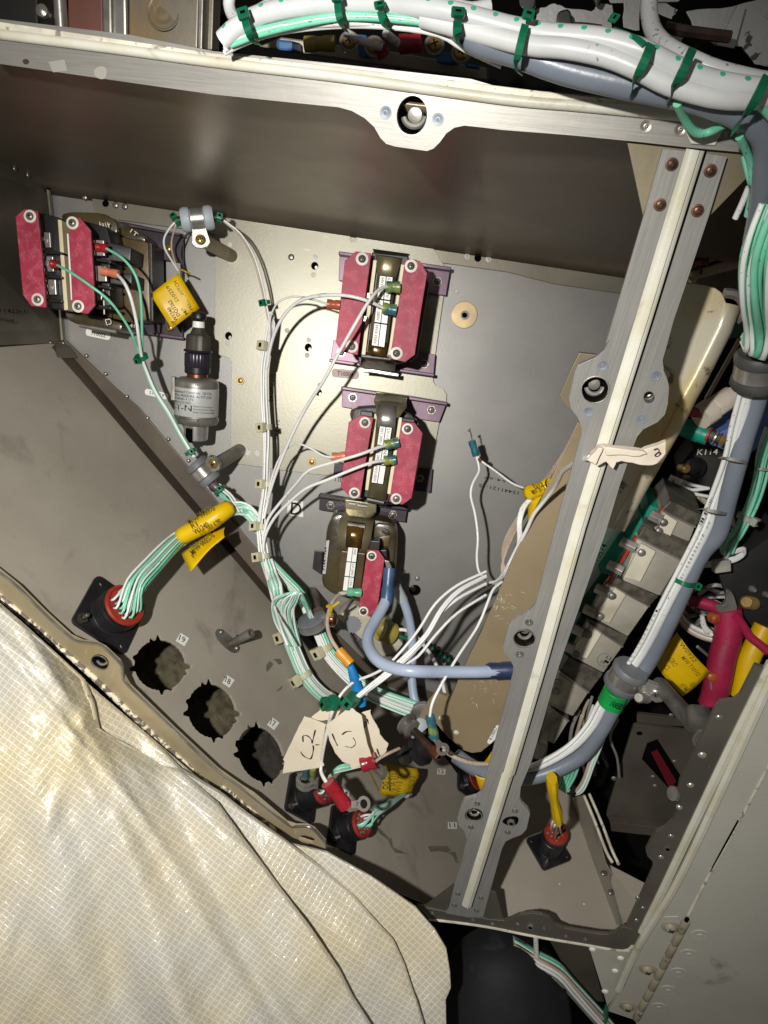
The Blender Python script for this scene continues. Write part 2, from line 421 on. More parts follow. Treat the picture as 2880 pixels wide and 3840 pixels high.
D_('braid', col='b3a897', rough=.6, col2='8f8473', vs=700, bump=.4, bs=1500)
D_('tie_green', col='0f6a48', rough=.34, col2='0c5a3d', vs=120)
D_('tie_natural', col='c9c3a4', rough=.4, col2='b5ae8e', vs=120)
D_('tie_grey', col='a5a398', rough=.4, col2='8d8b81', vs=120)
D_('cushion_pale', col='a3acb0', rough=.5, bump=.1)
D_('cushion_grey', col='6d7072', rough=.55, col2='5f6163', vs=60, bump=.1)
D_('cushion_dark', col='4b4a46', rough=.55, col2='3c3b38', vs=80, bump=.15)
D_('standoff', col='a4987f', rough=.45, metal=.4, col2='776b57', vs=60, bump=.08)
D_('standoff_grey', col='8b8880', rough=.42, metal=.6, col2='625f58', vs=60, bump=.08)
D_('tag_yellow', col='e0b800', rough=.42, col2='d2a800', vs=40, bump=.12, bs=160)
D_('tag_yellow_old', col='c9a50a', rough=.45, col2='a98a0c', vs=60, bump=.3, bs=180)
D_('tape_cream', col='e8dec8', rough=.6, col2='dfd2b8', vs=30, bump=.2, bs=900)
D_('tape_shade', col='a8906c', rough=.6, col2='967f5d', vs=30, bump=.2, bs=900)
D_('tape_pale', col='cfc4b4', rough=.55, col2='bfb2a0', vs=70, bump=.4, bs=300)
D_('lug_red', col='a81f2a', rough=.3, col2='851a26', vs=120, coat=.3)
D_('lug_orange', col='a8512c', rough=.35, col2='8f4022', vs=160)
D_('lug_salmon', col='cc7a5a', rough=.35, col2='b86a4c', vs=160)
D_('lug_blue_yellow', col='7f8a3a', rough=.32, col2='2f5f6a', vs=160, lo=.44, hi=.54)
D_('lug_teal', col='1f4f5e', rough=.3, col2='2f7076', vs=160)
D_('lug_green', col='6fb98f', rough=.35, col2='549a77', vs=160)
D_('lug_navy', col='26324f', rough=.4, col2='1d2740', vs=90)
D_('lug_steelblue', col='3f5878', rough=.35, col2='2f4562', vs=90)
D_('lug_yellow', col='a89a4a', rough=.35, col2='8a7f3c', vs=120)
D_('sleeve_amber', col='d99a2e', rough=.4, col2='c5851c', vs=80)
D_('sleeve_blue', col='1e7fc0', rough=.4, col2='1768a4', vs=60, bump=.2)
D_('sleeve_pink', col='a51c46', rough=.5, col2='8d173a', vs=60, bump=.25, bs=300)
D_('sleeve_green', col='0fa04a', rough=.35, col2='0c8a3f', vs=60)
D_('relay_green', col='0f8a72', rough=.42, col2='0c6f5d', vs=50, bump=.1)
D_('relay_green_dark', col='0b4a41', rough=.5, col2='08372f', vs=50)
D_('blue_plastic', col='24598c', rough=.4)
D_('blue_box', col='5b74ad', rough=.45, col2='4b629a', vs=40)
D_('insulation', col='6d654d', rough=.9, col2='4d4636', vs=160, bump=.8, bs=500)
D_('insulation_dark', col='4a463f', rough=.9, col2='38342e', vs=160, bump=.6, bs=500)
D_('bracket_beige', col='c6bfac', rough=.5, col2='a39b87', vs=40, bump=.1)
D_('disc_grey', col='7c7f84', rough=.55)
D_('door_paint', col='b3b0a4', rough=.5, col2='a6a397', vs=14, dirt='5f5a4e', dirt_s=26, dirt_lo=.64, dirt_hi=.75, bump=.16, bs=800)
D_('hinge_paint', col='9d9580', rough=.5, col2='8d8570', vs=60, dirt='4f4a40', dirt_s=150, dirt_lo=.6, dirt_hi=.66, bump=.2)
D_('brown_panel', col='7a4f42', rough=.5, col2='6d4539', vs=40, bump=.1)
D_('plate_worn', col='9a917f', rough=.42, metal=.5, col2='857d6e', vs=24, bump=.1, dirt='a5824a', dirt_s=14, dirt_lo=.56, dirt_hi=.75)
D_('plate_white', col='b9b8b4', rough=.5, metal=.2, col2='a6a4a0', vs=40, dirt='191817', dirt_s=110, dirt_lo=.62, dirt_hi=.645, bump=.25, bs=500)
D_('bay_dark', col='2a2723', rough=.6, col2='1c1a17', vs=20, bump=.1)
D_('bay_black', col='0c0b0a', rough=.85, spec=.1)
D_('tray_paint', col='4d473d', rough=.55, col2='403b32', vs=30, bump=.12)
D_('duct_black', col='0e0f11', rough=.75, col2='18191b', vs=40, bump=.4, bs=260, dirt='34363a', dirt_s=26, dirt_lo=.62, dirt_hi=.76)
D_('rod_brown', col='4d3a2e', rough=.5, metal=.4, col2='33261e', vs=90, bump=.2)
D_('washer_gold', col='b9a477', rough=.34, metal=.8, col2='a58d77', vs=90)
D_('washer_pale', col='dcd8cc', rough=.45, col2='c9c5b8', vs=100)
D_('red_dark', col='5a0f18', rough=.4)
# ---------------------------------------------------------------- small hardware builders
def rivet(r, reg, x, y, h, mat, parent, name='rivet', hgt=.45, n=None, pl=None, off=0):
    n = n or (FPN if HS_ON else -YB)
    c = reg.on(pl, x, y, off) if pl else reg(x, y, h)
    rr = reg.k*r*((c-CAM).dot(-b_))/FPX
    return mb().dome(c-n*.2, n, rr, rr*hgt+.2).build(name, mat, parent, angle=60)
def flush_rivet(r, reg, x, y, h, parent, mat='rivet_blue', n=None):
    n = n or (FPN if HS_ON else -YB); c = reg(x, y, h); rr = r*reg.k*(c-CAM).dot(-b_)/FPX
    ob = mb().lathe(c-n*.2, n, [(0, rr), (.32, rr), (.32, rr*.62), (.22, rr*.5), (.22, rr*.40), (.42, rr*.38), (.46, rr*.2), (.3, rr*.12)], 20).build('rivet', mat, parent, angle=50)
    return ob
def phillips(c, n, r, parent, washer=None, mat='steel', wr=1.6, hgt=.55, rot=.4, name='screw'):
    n = n.normalized(); x, y = frame_of(n)
    if washer: mb().lathe(c-n*.1, n, [(0, r*wr), (r*.16, r*wr), (r*.2, r*wr*.94)], 24).build('washer', washer, parent)
    c0 = c+n*(r*.14 if washer else 0)
    s_ = mb().dome(c0-n*.1, n, r, r*hgt+.1, 18).build(name, mat, parent, angle=60)
    dx = x*math.cos(rot)+y*math.sin(rot); dy = n.cross(dx)
    m = mb()
    m.box(c0+n*r*.2, dx, dy, n, r*1.0, r*.17, r*(hgt-.2)+.14); m.box(c0+n*r*.2, dy, dx, n, r*1.0, r*.17, r*(hgt-.2)+.12)
    m.build('dark_cross', 'hole_black', s_)  # dark cross standing proud; shade of a sunk slot put into its colour
    return s_
def hexnut(c, n, r, th, parent, mat='steel', name='nut', bore=.5, ref=None):
    x, y = frame_of(n, ref); n = n.normalized()
    ob = mb().prism([c+(x*math.cos(k*math.pi/3)+y*math.sin(k*math.pi/3))*r for k in range(6)], th, n).build(name, mat, parent, bevel=r*.06)
    mb().cyl(c+n*(th-.05), c+n*(th+.12), r*bore, n=14).build('bore', 'hole_black', ob)
    return ob
def ring(c, n, r, r_in, th, name, mat, parent=None, k=24):
    n = n.normalized(); x, y = frame_of(n)
    A = [c+(x*math.cos(2*math.pi*i/k)+y*math.sin(2*math.pi*i/k))*r for i in range(k)]
    B = [c+(x*math.cos(2*math.pi*i/k)+y*math.sin(2*math.pi*i/k))*r_in for i in range(k)]
    return mb().prism(A, th, -n, [B]).build(name, mat, parent, bevel=min(th, r-r_in)*.2)
def circ(reg, x, y, rx, ry, h, n=28, pl=None, off=0, rot=0):
    out = []
    for k in range(n):
        a = 2*math.pi*k/n; dx, dy = rx*math.cos(a), ry*math.sin(a)
        dx, dy = dx*math.cos(rot)-dy*math.sin(rot), dx*math.sin(rot)+dy*math.cos(rot)
        out.append(reg.on(pl, x+dx, y+dy, off) if pl else reg(x+dx, y+dy, h))
    return out
def tie(path, i, r, parent, mat='tie_green', w=3.2, head=None, name='cable_tie', flat=1.0, hs=1.0):
    """a strap round a bundle at path fraction i, with its square head turned towards head"""
    P = smooth_path(path, 3); k = min(len(P)-2, max(1, int(i*(len(P)-1)))); c = P[k]; t = (P[k+1]-P[k-1]).normalized()
    th = .45; w = w*.62
    ob = mb().lathe(c-t*w/2, t, [(0, r), (0, r+th), (w, r+th), (w, r)], 22).build(name, mat, parent, angle=40, bevel=.12)
    hd = head if head is not None else -YB
    hd = (hd-t*hd.dot(t)).normalized(); s_ = t.cross(hd)
    mb().box(c+hd*(r-.2), t, s_, hd, w*1.5*hs, w*1.45*hs, w*1.05*hs).build('head', mat, ob, bevel=.5)
    mb().box(c+hd*(r+w*1.05*hs-.4)-s_*w*.1, t, s_, hd, w*.66*hs, w*.5*hs, .5).build('slot', 'hole_black', ob)
    return ob
def wire(path, r, mat, parent=None, name='wire', n=8, flat=1.0, k=.52):
    r0 = r; r = r0 if callable(r0) else r0*k
    return mb().tube(path, r, n, flat=flat).build(name, mat, parent, angle=80)
def bundle(path, rad, count, rw, mats, parent, seed=0, name='wire', squash=1.0, spread0=1.0, spread1=1.0, n=6, wob=.35):
    rw *= .55; rnd = random.Random(seed); P = smooth_path(path, 6); m = len(P)
    slots = []; k = 0
    while len(slots) < count:                      # sunflower layout: wires lie side by side
        rr = math.sqrt((k+.5)/count); a = k*2.39996; slots.append((rr*math.cos(a), rr*math.sin(a))); k += 1
    T = [(P[min(i+1, m-1)]-P[max(i-1, 0)]).normalized() for i in range(m)]
    nr = frame_of(T[0])[0]; fr = []
    for i in range(m):
        nr = (nr-T[i]*nr.dot(T[i])).normalized(); fr.append((nr.copy(), T[i].cross(nr)))
    out = []
    for q, (sx, sy) in enumerate(slots):
        ph, ph2 = rnd.uniform(0, 6.28), rnd.uniform(0, 6.28); f1 = rnd.uniform(.5, 1.4)
        pts = []
        for i in range(m):
            t = i/(m-1); sp = rad*(spread0*(1-t)+spread1*t)
            ww = wob*rw
            ax = sx*sp+math.sin(t*6*f1+ph)*ww*2; ay = (sy*sp+math.sin(t*5*f1+ph2)*ww*2)*squash
            pts.append(P[i]+fr[i][0]*ax+fr[i][1]*ay)
        mt = mats[q % len(mats)] if rnd.random() > .35 else rnd.choice(mats)
        out.append(mb().tube(pts, rw*rnd.uniform(.9, 1.08), n, raw=True).build(name, mt, parent, angle=80))
    return out
def sleeve(p0, p1, r, parent, mat, name='terminal_sleeve', waist=.9):
    d = p1-p0; L = d.length; r = r*.58
    return mb().lathe(p0, d, [(0, r*.7), (0, r), (L*.3, r*1.02), (L*.42, r*waist), (L*.58, r*waist), (L*.7, r*1.02), (L, r), (L, r*.7)], 16).build(name, mat, parent, angle=50)
def eyelet(c, ax, n, r, r_in, L, parent, mat='steel', th=1.0):
    """ring terminal: barrel tongue running along ax into a flat ring with normal n"""
    ax = ax.normalized(); n = (n-ax*n.dot(ax)).normalized(); s_ = n.cross(ax); K = 26
    A = []
    for k in range(K+1):
        a = math.radians(-150+300*k/K); A.append(c+(ax*math.cos(a)+s_*math.sin(a))*r)
    A += [c-ax*(r+L)+s_*r*.42, c-ax*(r+L)-s_*r*.42]
    B = [c+(ax*math.cos(2*math.pi*k/20)+s_*math.sin(2*math.pi*k/20))*r_in for k in range(20)]
    return mb().prism([p+n*th/2 for p in A], th, -n, [[p+n*th/2 for p in B]]).build('ring_tongue', mat, parent, bevel=.18)
def paper(pts, parent, mat, name='sheet', bend=0, h_n=None, th=.35, nu=8, nv=6, crumple=0, seed=0):
    """a small stiff paper or film tag from four corners, slightly curled"""
    a, b, c, d = pts; rnd = random.Random(seed); n = (b-a).cross(d-a).normalized()
    if n.y > 0: n = -n
    V = []; UV = []
    for i in range(nu+1):
        for j in range(nv+1):
            u, v = i/nu, j/nv
            p = a.lerp(b, u).lerp(d.lerp(c, u), v)+n*(bend*math.sin(math.pi*u)+bend*.5*math.sin(math.pi*v))
            if crumple: p = p+n*crumple*math.sin(u*7+seed)*math.cos(v*6+seed*2)
            V.append(p); UV.append((u, v))
    return mb().grid(V, nu+1, nv+1, UV).build(name, mat, parent, solid=th, angle=70), n
def pgon(pts, r=.3):               # soften a closed outline once (corner cutting)
    out = []; n = len(pts)
    for i in range(n):
        a, b = pts[i], pts[(i+1) % n]; out += [a.lerp(b, r*.5+.0), a.lerp(b, 1-r*.5)]
    return out
def soften(pts, k=2, r=.5):
    for _ in range(k): pts = pgon(pts, r)
    return pts
def clamp(c, ax, r, w, tabdir, tablen, parent, cmat='cushion_pale', screw='brass', tabw=8, sr=3.2, lip=1.0):
    """cushioned loop clamp round a bundle: rubber cushion with lips, metal band, flat tab with a screw"""
    ax = ax.normalized(); tabdir = (tabdir-ax*tabdir.dot(ax)).normalized(); n = tabdir.cross(ax)
    if n.y > 0: n = -n
    mb().lathe(c-ax*w/2, ax, [(0, r*.55), (0, r+.6*lip), (w*.1, r+1.6*lip), (w*.26, r+1.4*lip), (w*.30, r+.3*lip), (w*.70, r+.3*lip), (w*.74, r+1.4*lip), (w*.9, r+1.6*lip), (w, r+.6*lip), (w, r*.55)], 26).build('cushion', cmat, parent, angle=50)
    mb().lathe(c-ax*w*.19, ax, [(0, r+.2), (0, r+.9*lip), (w*.38, r+.9*lip), (w*.38, r+.2)], 26).build('band', 'steel', parent, angle=40)
    t0 = c+tabdir*(r*.8); t1 = c+tabdir*(r+tablen); nn = n
    m = mb()
    A = [t0-ax*tabw*.35, t0+ax*tabw*.35, t1-tabdir*3+ax*tabw/2, t1-tabdir*.8+ax*tabw*.32, t1+ax*tabw*.0, t1-tabdir*.8-ax*tabw*.32, t1-tabdir*3-ax*tabw/2]
    m.prism([p+nn*1.4 for p in A], 1.3, -nn); tb = m.build('tab', 'steel', parent, bevel=.25)
    m = mb().prism([p-nn*.6 for p in A], 1.3, -nn); m.build('tab', 'steel', parent, bevel=.25)
    sc = c+tabdir*(r+tablen*.58)
    phillips(sc+nn*1.4, nn, sr, parent, mat=screw, wr=1.3, hgt=.5)
    return sc, nn
# ================================================================ the compartment
HF = 250.0                                       # height of the front frame above the back panel
A_, B_, C_ = o(135,737,0), o.on(FP,640,1830,-7), o.on(FP,0,1238,-4)
fn = (B_-A_).cross(C_-A_).normalized()
if fn.dot(CAM-A_) < 0: fn = -fn
FL = Plane(A_, fn)
# back panel, cut along the floor
bp_holes = [circ(b2, 1210, 578, 40, 38, 0), circ(a6, 1435, 347, 27, 30, 0)]
bp = structure(mb().prism([o(96,380,0), o(1392,578,0), o(1345,760,0), o(1240,1150,0), o(1180,1640,0), o(1150,1640,0), o(990,1560,0), o(800,1500,0), o(590,1282,0), o(135,742,0)], 2, YB, bp_holes).build('back_panel', 'panel_grey'))
mb().prism(circ(b2, 1210, 578, 60, 60, -8), 1).build('hole_backing', 'hole_black', bp)
mb().prism(circ(a6, 1435, 347, 50, 50, -8), 1).build('hole_backing', 'hole_black', bp)
mb().prism(circ(b2, 1195, 570, 22, 20, -5), 3).build('captive_nut', 'socket_dark', bp, bevel=.3)
rivet(20, b2, 1225, 495, 0, 'panel_grey', bp); rivet(22, a6, 1270, 607, 0, 'paint_spot', bp); rivet(9, a6, 1270, 607, .5, 'rivet', bp)
ring(a6(1330,790,1.2), -YB, a6.L(100,1), a6.L(28,1), 1.4, 'washer', 'washer_gold', bp)
mb().lathe(a6(1332,792,1.2), -YB, [(0, a6.L(34,1)), (.9, a6.L(34,1)), (.9, a6.L(22,1)), (-.8, a6.L(22,1))], 20, caps=False).build('bushing', 'steel_dull', bp)
mb().prism(circ(a6, 1332, 792, 20, 20, .6), .6).build('hole', 'hole_black', bp)
# upper wall of the compartment: a bent sheet whose curved heel meets the back panel
p_b0, p_b1 = o(-110,362,0), o(1600,618,0); p_f0, p_f1 = o.on(FP,-120,110,-5), o.on(FP,1640,310,-5)
prof = []
V = []
NU, NV = 14, 24
for i in range(NU):
    s_ = i/(NU-1)
    for j in range(NV):
        t = j/(NV-1)
        back = p_b0.lerp(p_b1, s_); front = p_f0.lerp(p_f1, s_)
        p = back.lerp(front, t); up = Vector((0,0,1))
        p = p+up*(-7.0*(1-min(1, t/.09))**2)+up*1.2*math.sin(t*3.1)
        V.append(p)
ceil = structure(mb().grid(V, NU, NV).build('upper_wall', 'dark_sheet', solid=1.2, angle=60))
fl_pts = o.P([(96,392),(300,418),(749,469),(1094,538),(1354,579),(1560,610),(1560,660),(1343,634),(1198,613),(1095,587),(965,569),(700,545),(400,495),(278,478),(218,470),(203,455),(198,425),(108,408)], 2.6)
mb().prism(fl_pts, 1.8).build('flange', 'flange_gold', ceil, bevel=.3)
for x, y in ((620,238),(900,352),(972,362)): rivet(26, a4, x, y, 2.6, 'rivet', ceil)
rivet(24, a4, 660,290, 2.6, 'rivet', ceil)
mb().prism(circ(a4, 820, 338, 25, 27, 2.9), .3).build('hole', 'hole_black', ceil)
for x, y in ((1352,335),(1518,358)):
    rivet(24, a6, x, y, 2.6, 'paint_spot', ceil, hgt=.25); rivet(10, a6, x, y, 3.2, 'steel', ceil)
mb().prism(circ(a6, 1435, 347, 27, 30, 2.85), .3).build('hole', 'hole_black', ceil)
# left wall
lw = [o(100,388,0), o(136,740,0), o(-340,760,150), o(-330,215,150)]
lwall = structure(mb().prism(lw, 1.5, Vector((-1,0,0))).build('left_wall', 'side_sheet'))
LWP = Plane(lw[0], (lw[1]-lw[0]).cross(lw[3]-lw[0]))
if LWP.n.dot(CAM-lw[0]) < 0: LWP.n = -LWP.n
mb().tube([o(104,400,3), o(121,560,3), o(136,735,3)], 1.5).build('corner_bead', 'side_sheet', lwall)
for x, y in ((118,68),(222,118)): rivet(20, a4, x, y, 0, 'rivet', lwall, pl=LWP, off=.8, n=LWP.n)
mb().prism(circ(a4, 378, 205, 26, 22, 6), 1.5).build('corner_notch', 'hole_black', lwall)
for body, q0, q1, hh in (('11410-1', (0,1185), (195,1190), 24), ('05668', (0,1252), (112,1262), 20)):
    p0 = a4.on(LWP, *q0, .6); p1 = a4.on(LWP, *q1, .6)
    lettering(body, p0, p1, a4.L(hh,30)*1.1, 'ink', lwall, n=LWP.n, name='stencil')
lf = [o.on(LWP, -20, 737), o.on(LWP, 134, 737), o.on(LWP, 134, 712), o.on(LWP, -20, 712)]
# lower flange strips: left wall to floor and back panel to floor, riveted
mb().prism([o(-60,738,40), o(134,738,3), o(152,748,3), o(166,772,5), o(-60,772,44)], 1.2, fn*-1).build('heel_flange', 'side_sheet', lwall, bevel=.2)
for x, y in ((5,125),(172,130),(318,136),(398,140),(468,153)): rivet(14, a8, x, y, 0, 'rivet', lwall, pl=FL, off=2.2, n=fn)
# floor: a painted sheet with three notched cut-outs
def cut(cx, cy, rx, ry, rot, notches):
    pts = []; N = 72
    for k in range(N):
        a = 2*math.pi*k/N; ex = 0
        for na, nw, nd in notches:
            dd = abs((a-math.radians(na)+math.pi) % (2*math.pi)-math.pi)
            if dd < math.radians(nw): ex = max(ex, nd)
        e = 1+ex+.012*math.sin(k*2.7)
        dx, dy = rx*e*math.cos(a), ry*e*math.sin(a)
        pts.append((cx+dx*math.cos(rot)-dy*math.sin(rot), cy+dx*math.sin(rot)+dy*math.cos(rot)))
    return pts
NT = [(2,5,.2),(16,5,.1),(68,5,.1),(88,5,.18),(172,5,.2),(196,6,.11),(250,5,.11),(268,5,.19)]
HOLES = []
for cx, cy, rx, ry, rot in ((372,358,180,175,.25),(728,675,165,190,-.35),(1065,975,150,200,-.42)):
    NTr = [(a-math.degrees(rot), w, d) for a, w, d in NT]
    HOLES.append(cut(cx, cy, rx, ry, rot, NTr))
hl = [b3.Q(FL, h) for h in HOLES]
fo = [o.on(FL, x, y) for x, y in ((-90,720),(135,730),(350,980),(600,1275),(820,1480),(1000,1545),(1200,1640),(1180,1800),(1100,1990),(1000,1985),(640,1835),(0,1250),(-120,1140))]
floor = structure(mb().prism(fo, 1.6, -fn, hl).build('floor_panel', 'floor_tan'))
for h in hl:                                     # bare cut edges, proud and rough
    m = mb(); q = [p+fn*.05 for p in h]; c = sum(h, Vector())/len(h)
    rnd = random.Random(5)
    A2 = [c+(p-c)*(1+rnd.uniform(.008,.03)) for p in q]
    n = len(q); m.v = q+A2
    for k in range(n):
        a = (q[k]-c); side = pix(q[k]); cc = pix(c)
        if side[0]-cc[0] > -20 : m.f.append([k, (k+1)%n, n+(k+1)%n, n+k])
    m.build('bare_edge', 'floor_edge', floor)
for reg, body, x, y, w, hgt, rot in ((b3,'19',525,180,70,62,.55),(b3,'18',842,470,60,62,.6),(b3,'17',1153,763,60,62,.65),(b4,'12',1302,725,55,40,.1),(b4,'11',1378,1098,60,46,.05),(b4,'14',640,872,50,40,.35)):
    ex, ey = (math.cos(rot), math.sin(rot)); 
    def q(dx, dy): return reg.on(FL, x+dx*ex-dy*ey, y+dx*ey*1.0+dy*ex*1.0, .25)
    pts = [q(-w/2,-hgt/2), q(w/2,-hgt/2), q(w/2,hgt/2), q(-w/2,hgt/2)]
    st = mb().prism(pts, .35, -fn).build('number_label', 'label_white', floor)
    lettering(body, q(-w*.33,hgt*.27), q(w*.33,hgt*.27), (q(0,hgt*.27)-q(0,-hgt*.3)).length, 'ink', st, n=fn, lift=.1)
# riveted angle where back panel and floor meet
e1 = [o.on(FL, x, y, .4) for x, y in ((128,735),(235,850),(420,1068),(600,1282),(760,1440),(745,1452),(585,1300),(402,1086),(216,868),(112,750))]
ang = mb().prism(e1, .8, -fn).build('heel_angle', 'heel_brown', floor, bevel=.2)
e2 = o.P([(140,733),(250,838),(300,880),(440,1048),(610,1255),(800,1440),(970,1512),(970,1530),(780,1462),(590,1285),(420,1082),(235,862),(132,742)], 2.5)
mb().prism(e2, 1.6).build('heel_angle', 'heel_brown', floor, bevel=.3)
for x, y in ((540,285),(680,430),(810,570),(942,706),(1070,835),(1198,965),(1315,1095)): rivet(12, a8, x, y, 0, 'rivet', floor, pl=FL, off=1.0, n=fn)
for x, y in ((535,222),(655,335),(787,475),(915,610),(1045,742),(1170,875)): rivet(12, a8, x, y, 3, 'rivet', floor)
rivet(16, b4, 778, 1387, 0, 'rivet', floor, pl=FL, off=.4, n=fn)
rg = lambda pts, amp, sd: [(x+random.Random(sd+i).uniform(-amp,amp), y+random.Random(sd+i+50).uniform(-amp,amp)) for i, (x, y) in enumerate(pts)]
for sd, pts in enumerate(([(840,1110),(880,1120),(930,1175),(960,1185),(970,1240),(1000,1270),(1070,1290),(1050,1300),(985,1285),(950,1250),(930,1200),(880,1160)], [(1210,1250),(1250,1235),(1290,1245),(1340,1240),(1370,1270),(1340,1280),(1290,1275),(1230,1280)], [(1350,1285),(1390,1280),(1415,1340),(1420,1365),(1400,1350),(1380,1310)])):
    mb().prism([b4.on(FL, x, y, .04) for x, y in rg(pts, 7, sd*7)], .03, -fn).build('grease_smear', 'grease', floor)
for sd, pts in enumerate(([(1100,360),(1130,330),(1150,345),(1120,400),(1105,395)], [(1150,320),(1200,315),(1215,345),(1190,352),(1175,335)], [(1180,530),(1215,495),(1205,520),(1185,545)], [(805,425),(830,440),(812,452)])):
    mb().prism([b3.on(FL, x, y, .04) for x, y in rg(pts, 5, sd*9)], .03, -fn).build('grease_smear', 'grease', floor)
# short tube stud on the floor
st = thing('mounting_stud', b3.on(FL,865,205), 'small hollow metal stud on riveted foot standing on floor beside number 19', 'stud')
p0 = b3.on(FL, 862, 208); tl = 30
hgt = 26
for t_ in range(10, 60):
    if math.dist(pix(p0+fn*t_), b3.q(978, 92)) < math.dist(pix(p0+fn*hgt), b3.q(978, 92)): hgt = t_
rr = b3.L(36, 70)
mb().lathe(p0, fn, [(0, rr*.9), (hgt, rr), (hgt, rr*.6), (hgt-5, rr*.55)], 20).build('tube', 'steel_dull', st)
mb().cyl(p0+fn*(hgt-4), p0+fn*(hgt-3.6), rr*.58).build('bore', 'hole_black', st)
ft = soften([b3.on(FL, x, y, .9) for x, y in ((745,150),(770,95),(830,130),(915,215),(920,260),(880,280),(800,215))], 2)
mb().prism(ft, 1.2, -fn).build('foot', 'steel_dull', st, bevel=.2)
for x, y in ((792,128),(900,240)): rivet(19, b3, x, y, 0, 'rivet', st, pl=FL, off=1.0, n=fn, hgt=.8)
rivet(6, b3, 900, 152, 0, 'hole_black', st, pl=FL, off=14, n=fn)
# insulation blocks seen through the cut-outs
UN = Plane(FL.p-fn*52, fn)
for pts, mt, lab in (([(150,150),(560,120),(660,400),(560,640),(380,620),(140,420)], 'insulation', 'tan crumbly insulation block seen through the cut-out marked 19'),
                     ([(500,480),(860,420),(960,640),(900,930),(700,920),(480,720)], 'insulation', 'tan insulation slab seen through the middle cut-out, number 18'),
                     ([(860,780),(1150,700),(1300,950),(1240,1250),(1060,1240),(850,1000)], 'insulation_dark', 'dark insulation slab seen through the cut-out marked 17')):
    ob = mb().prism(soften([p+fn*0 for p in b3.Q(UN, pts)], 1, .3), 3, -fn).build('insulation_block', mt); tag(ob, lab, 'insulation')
uw = structure(mb().prism([o.on(FL, x, y, -60) for x, y in ((-50,1000),(500,1000),(900,1500),(900,2000),(200,2000),(-100,1500))], 2, -fn).build('lower_backdrop', 'bay_black'))  # added black sheet; unlit depth below the floor is put into its colour

# ================================================================ front frame
HS_ON = True; NFP = -FPN
def rail(name, outer, h, mat, label, holes=(), th=2.2, cat='frame rail', bevel=.35):
    t = thing(name, outer[0], label, cat)
    mb().prism(outer, th, NFP, holes).build('web', mat, t, bevel=bevel); return t
TH = HF
up_low = a1.P([(-60,392),(0,398),(1659,612)], TH)[:-1]+a2.P([(0,588),(500,640),(780,668),(860,690),(940,735),(1000,790),(1040,860),(1075,895),(1130,912),(1330,940),(1370,925),(1410,885),(1450,830),(1500,795),(1560,782),(1659,792)], TH)+a3.P([(0,808),(430,842),(860,884),(1160,918),(1495,948),(1520,925),(1480,850),(1400,770),(1110,700)], TH)
up_top = a3.P([(1100,640),(0,545)], TH)+a2.P([(1600,490),(800,400),(0,318)], TH)+a1.P([(800,215),(0,118),(-60,110)], TH)
R1 = rail('upper_frame_rail', up_low+up_top, TH, 'rail_silver', 'silver metal rail running across the top with one round hole in a drop tab', holes=[circ(a2,1235,718,94,122,TH,rot=.1)])
def bead(pts, r, mat, parent, name='seal_bead', flat=.55, n=12):
    return mb().tube(pts, r, n, flat=1).build(name, mat, parent, angle=70)
bead(a1.P([(-60,205),(700,300),(1659,425)], TH+.6)[:-1]+a2.P([(0,385),(800,480),(1659,590)], TH+.6)[:-1]+a3.P([(0,615),(500,660),(1130,718)], TH+.6), 1.7, 'bead_cream', R1)
mb().prism(a1.P([(-60,128),(0,136),(1659,338)], TH+1.2)[:-1]+a2.P([(0,330),(800,420),(1659,520)], TH+1.2)+a3.P([(520,600),(1150,660),(1280,730)], TH+1.2)+a3.P([(1080,695),(500,645),(0,596)], TH+1.2)+a2.P([(800,455),(0,362)], TH+1.2)+a1.P([(700,275),(-60,180)], TH+1.2), 3, NFP).build('edge_strip', 'bead_scuffed', R1, bevel=.4)
mb().prism(a3.P([(1085,690),(1180,668),(1290,700),(1400,770),(1330,905),(1180,895)], TH+.9), .9).build('corner_cap', 'bead_cream', R1, bevel=.3)
def socket(reg, x, y, rx, ry, h, parent, depth=14):
    """round receptacle behind a hole: a turned cup with a cam inside"""
    c = reg(x, y, h); r = reg.L((rx+ry)/2, h)
    mb().lathe(c+FPN*-.3, NFP, [(0, r*1.12), (0, r*.97), (depth*.6, r*.92), (depth, r*.86), (depth, r*.3)], 26, caps=False).build('receptacle', 'socket_dark', parent, angle=40)
    mb().prism(circ(reg, x, y, rx*.9, ry*.9, h-depth*.8), .8).build('receptacle_floor', 'hole_black', parent)
    m = mb(); P = []
    for k in range(13):
        a = math.radians(200+160*k/12); P.append(c+NFP*depth*.35+r*.62*(Vector((1,0,0))*math.cos(a)-Vector((0,0,1))*math.sin(a)*-1))
    m.tube(P, r*.17); m.build('cam_spring', 'steel', parent)
    mb().lathe(c+NFP*depth*.62, FPN, [(0, r*.5), (depth*.18, r*.42), (depth*.2, r*.1)], 16).build('cam', 'steel_dull', parent)
    ring(c+FPN*.1, FPN, r*1.08, r*.98, .5, 'hole_lip', 'steel', parent)
socket(a2, 1235, 718, 94, 122, TH, R1)
for x, y in ((1072,700),(1397,743)): flush_rivet(38, a2, x, y, TH, R1)
for x, y in ((900,785),(1115,805),(1370,845)): flush_rivet(40, a3, x, y, TH, R1, 'rivet')
mb().prism(a1.P([(300,385),(400,370),(418,440),(330,450)], TH+.02), .05).build('pale_stain','stain_pale',R1)
mb().prism(soften(a1.P([(580,430),(640,405),(668,440),(650,500),(590,480)], TH+.02)), .05).build('pale_stain','stain_pale',R1)
mb().prism(soften(a1.P([(135,370),(175,365),(185,395),(150,405)], TH+.02)), .05).build('rust_stain','rod_brown',R1)
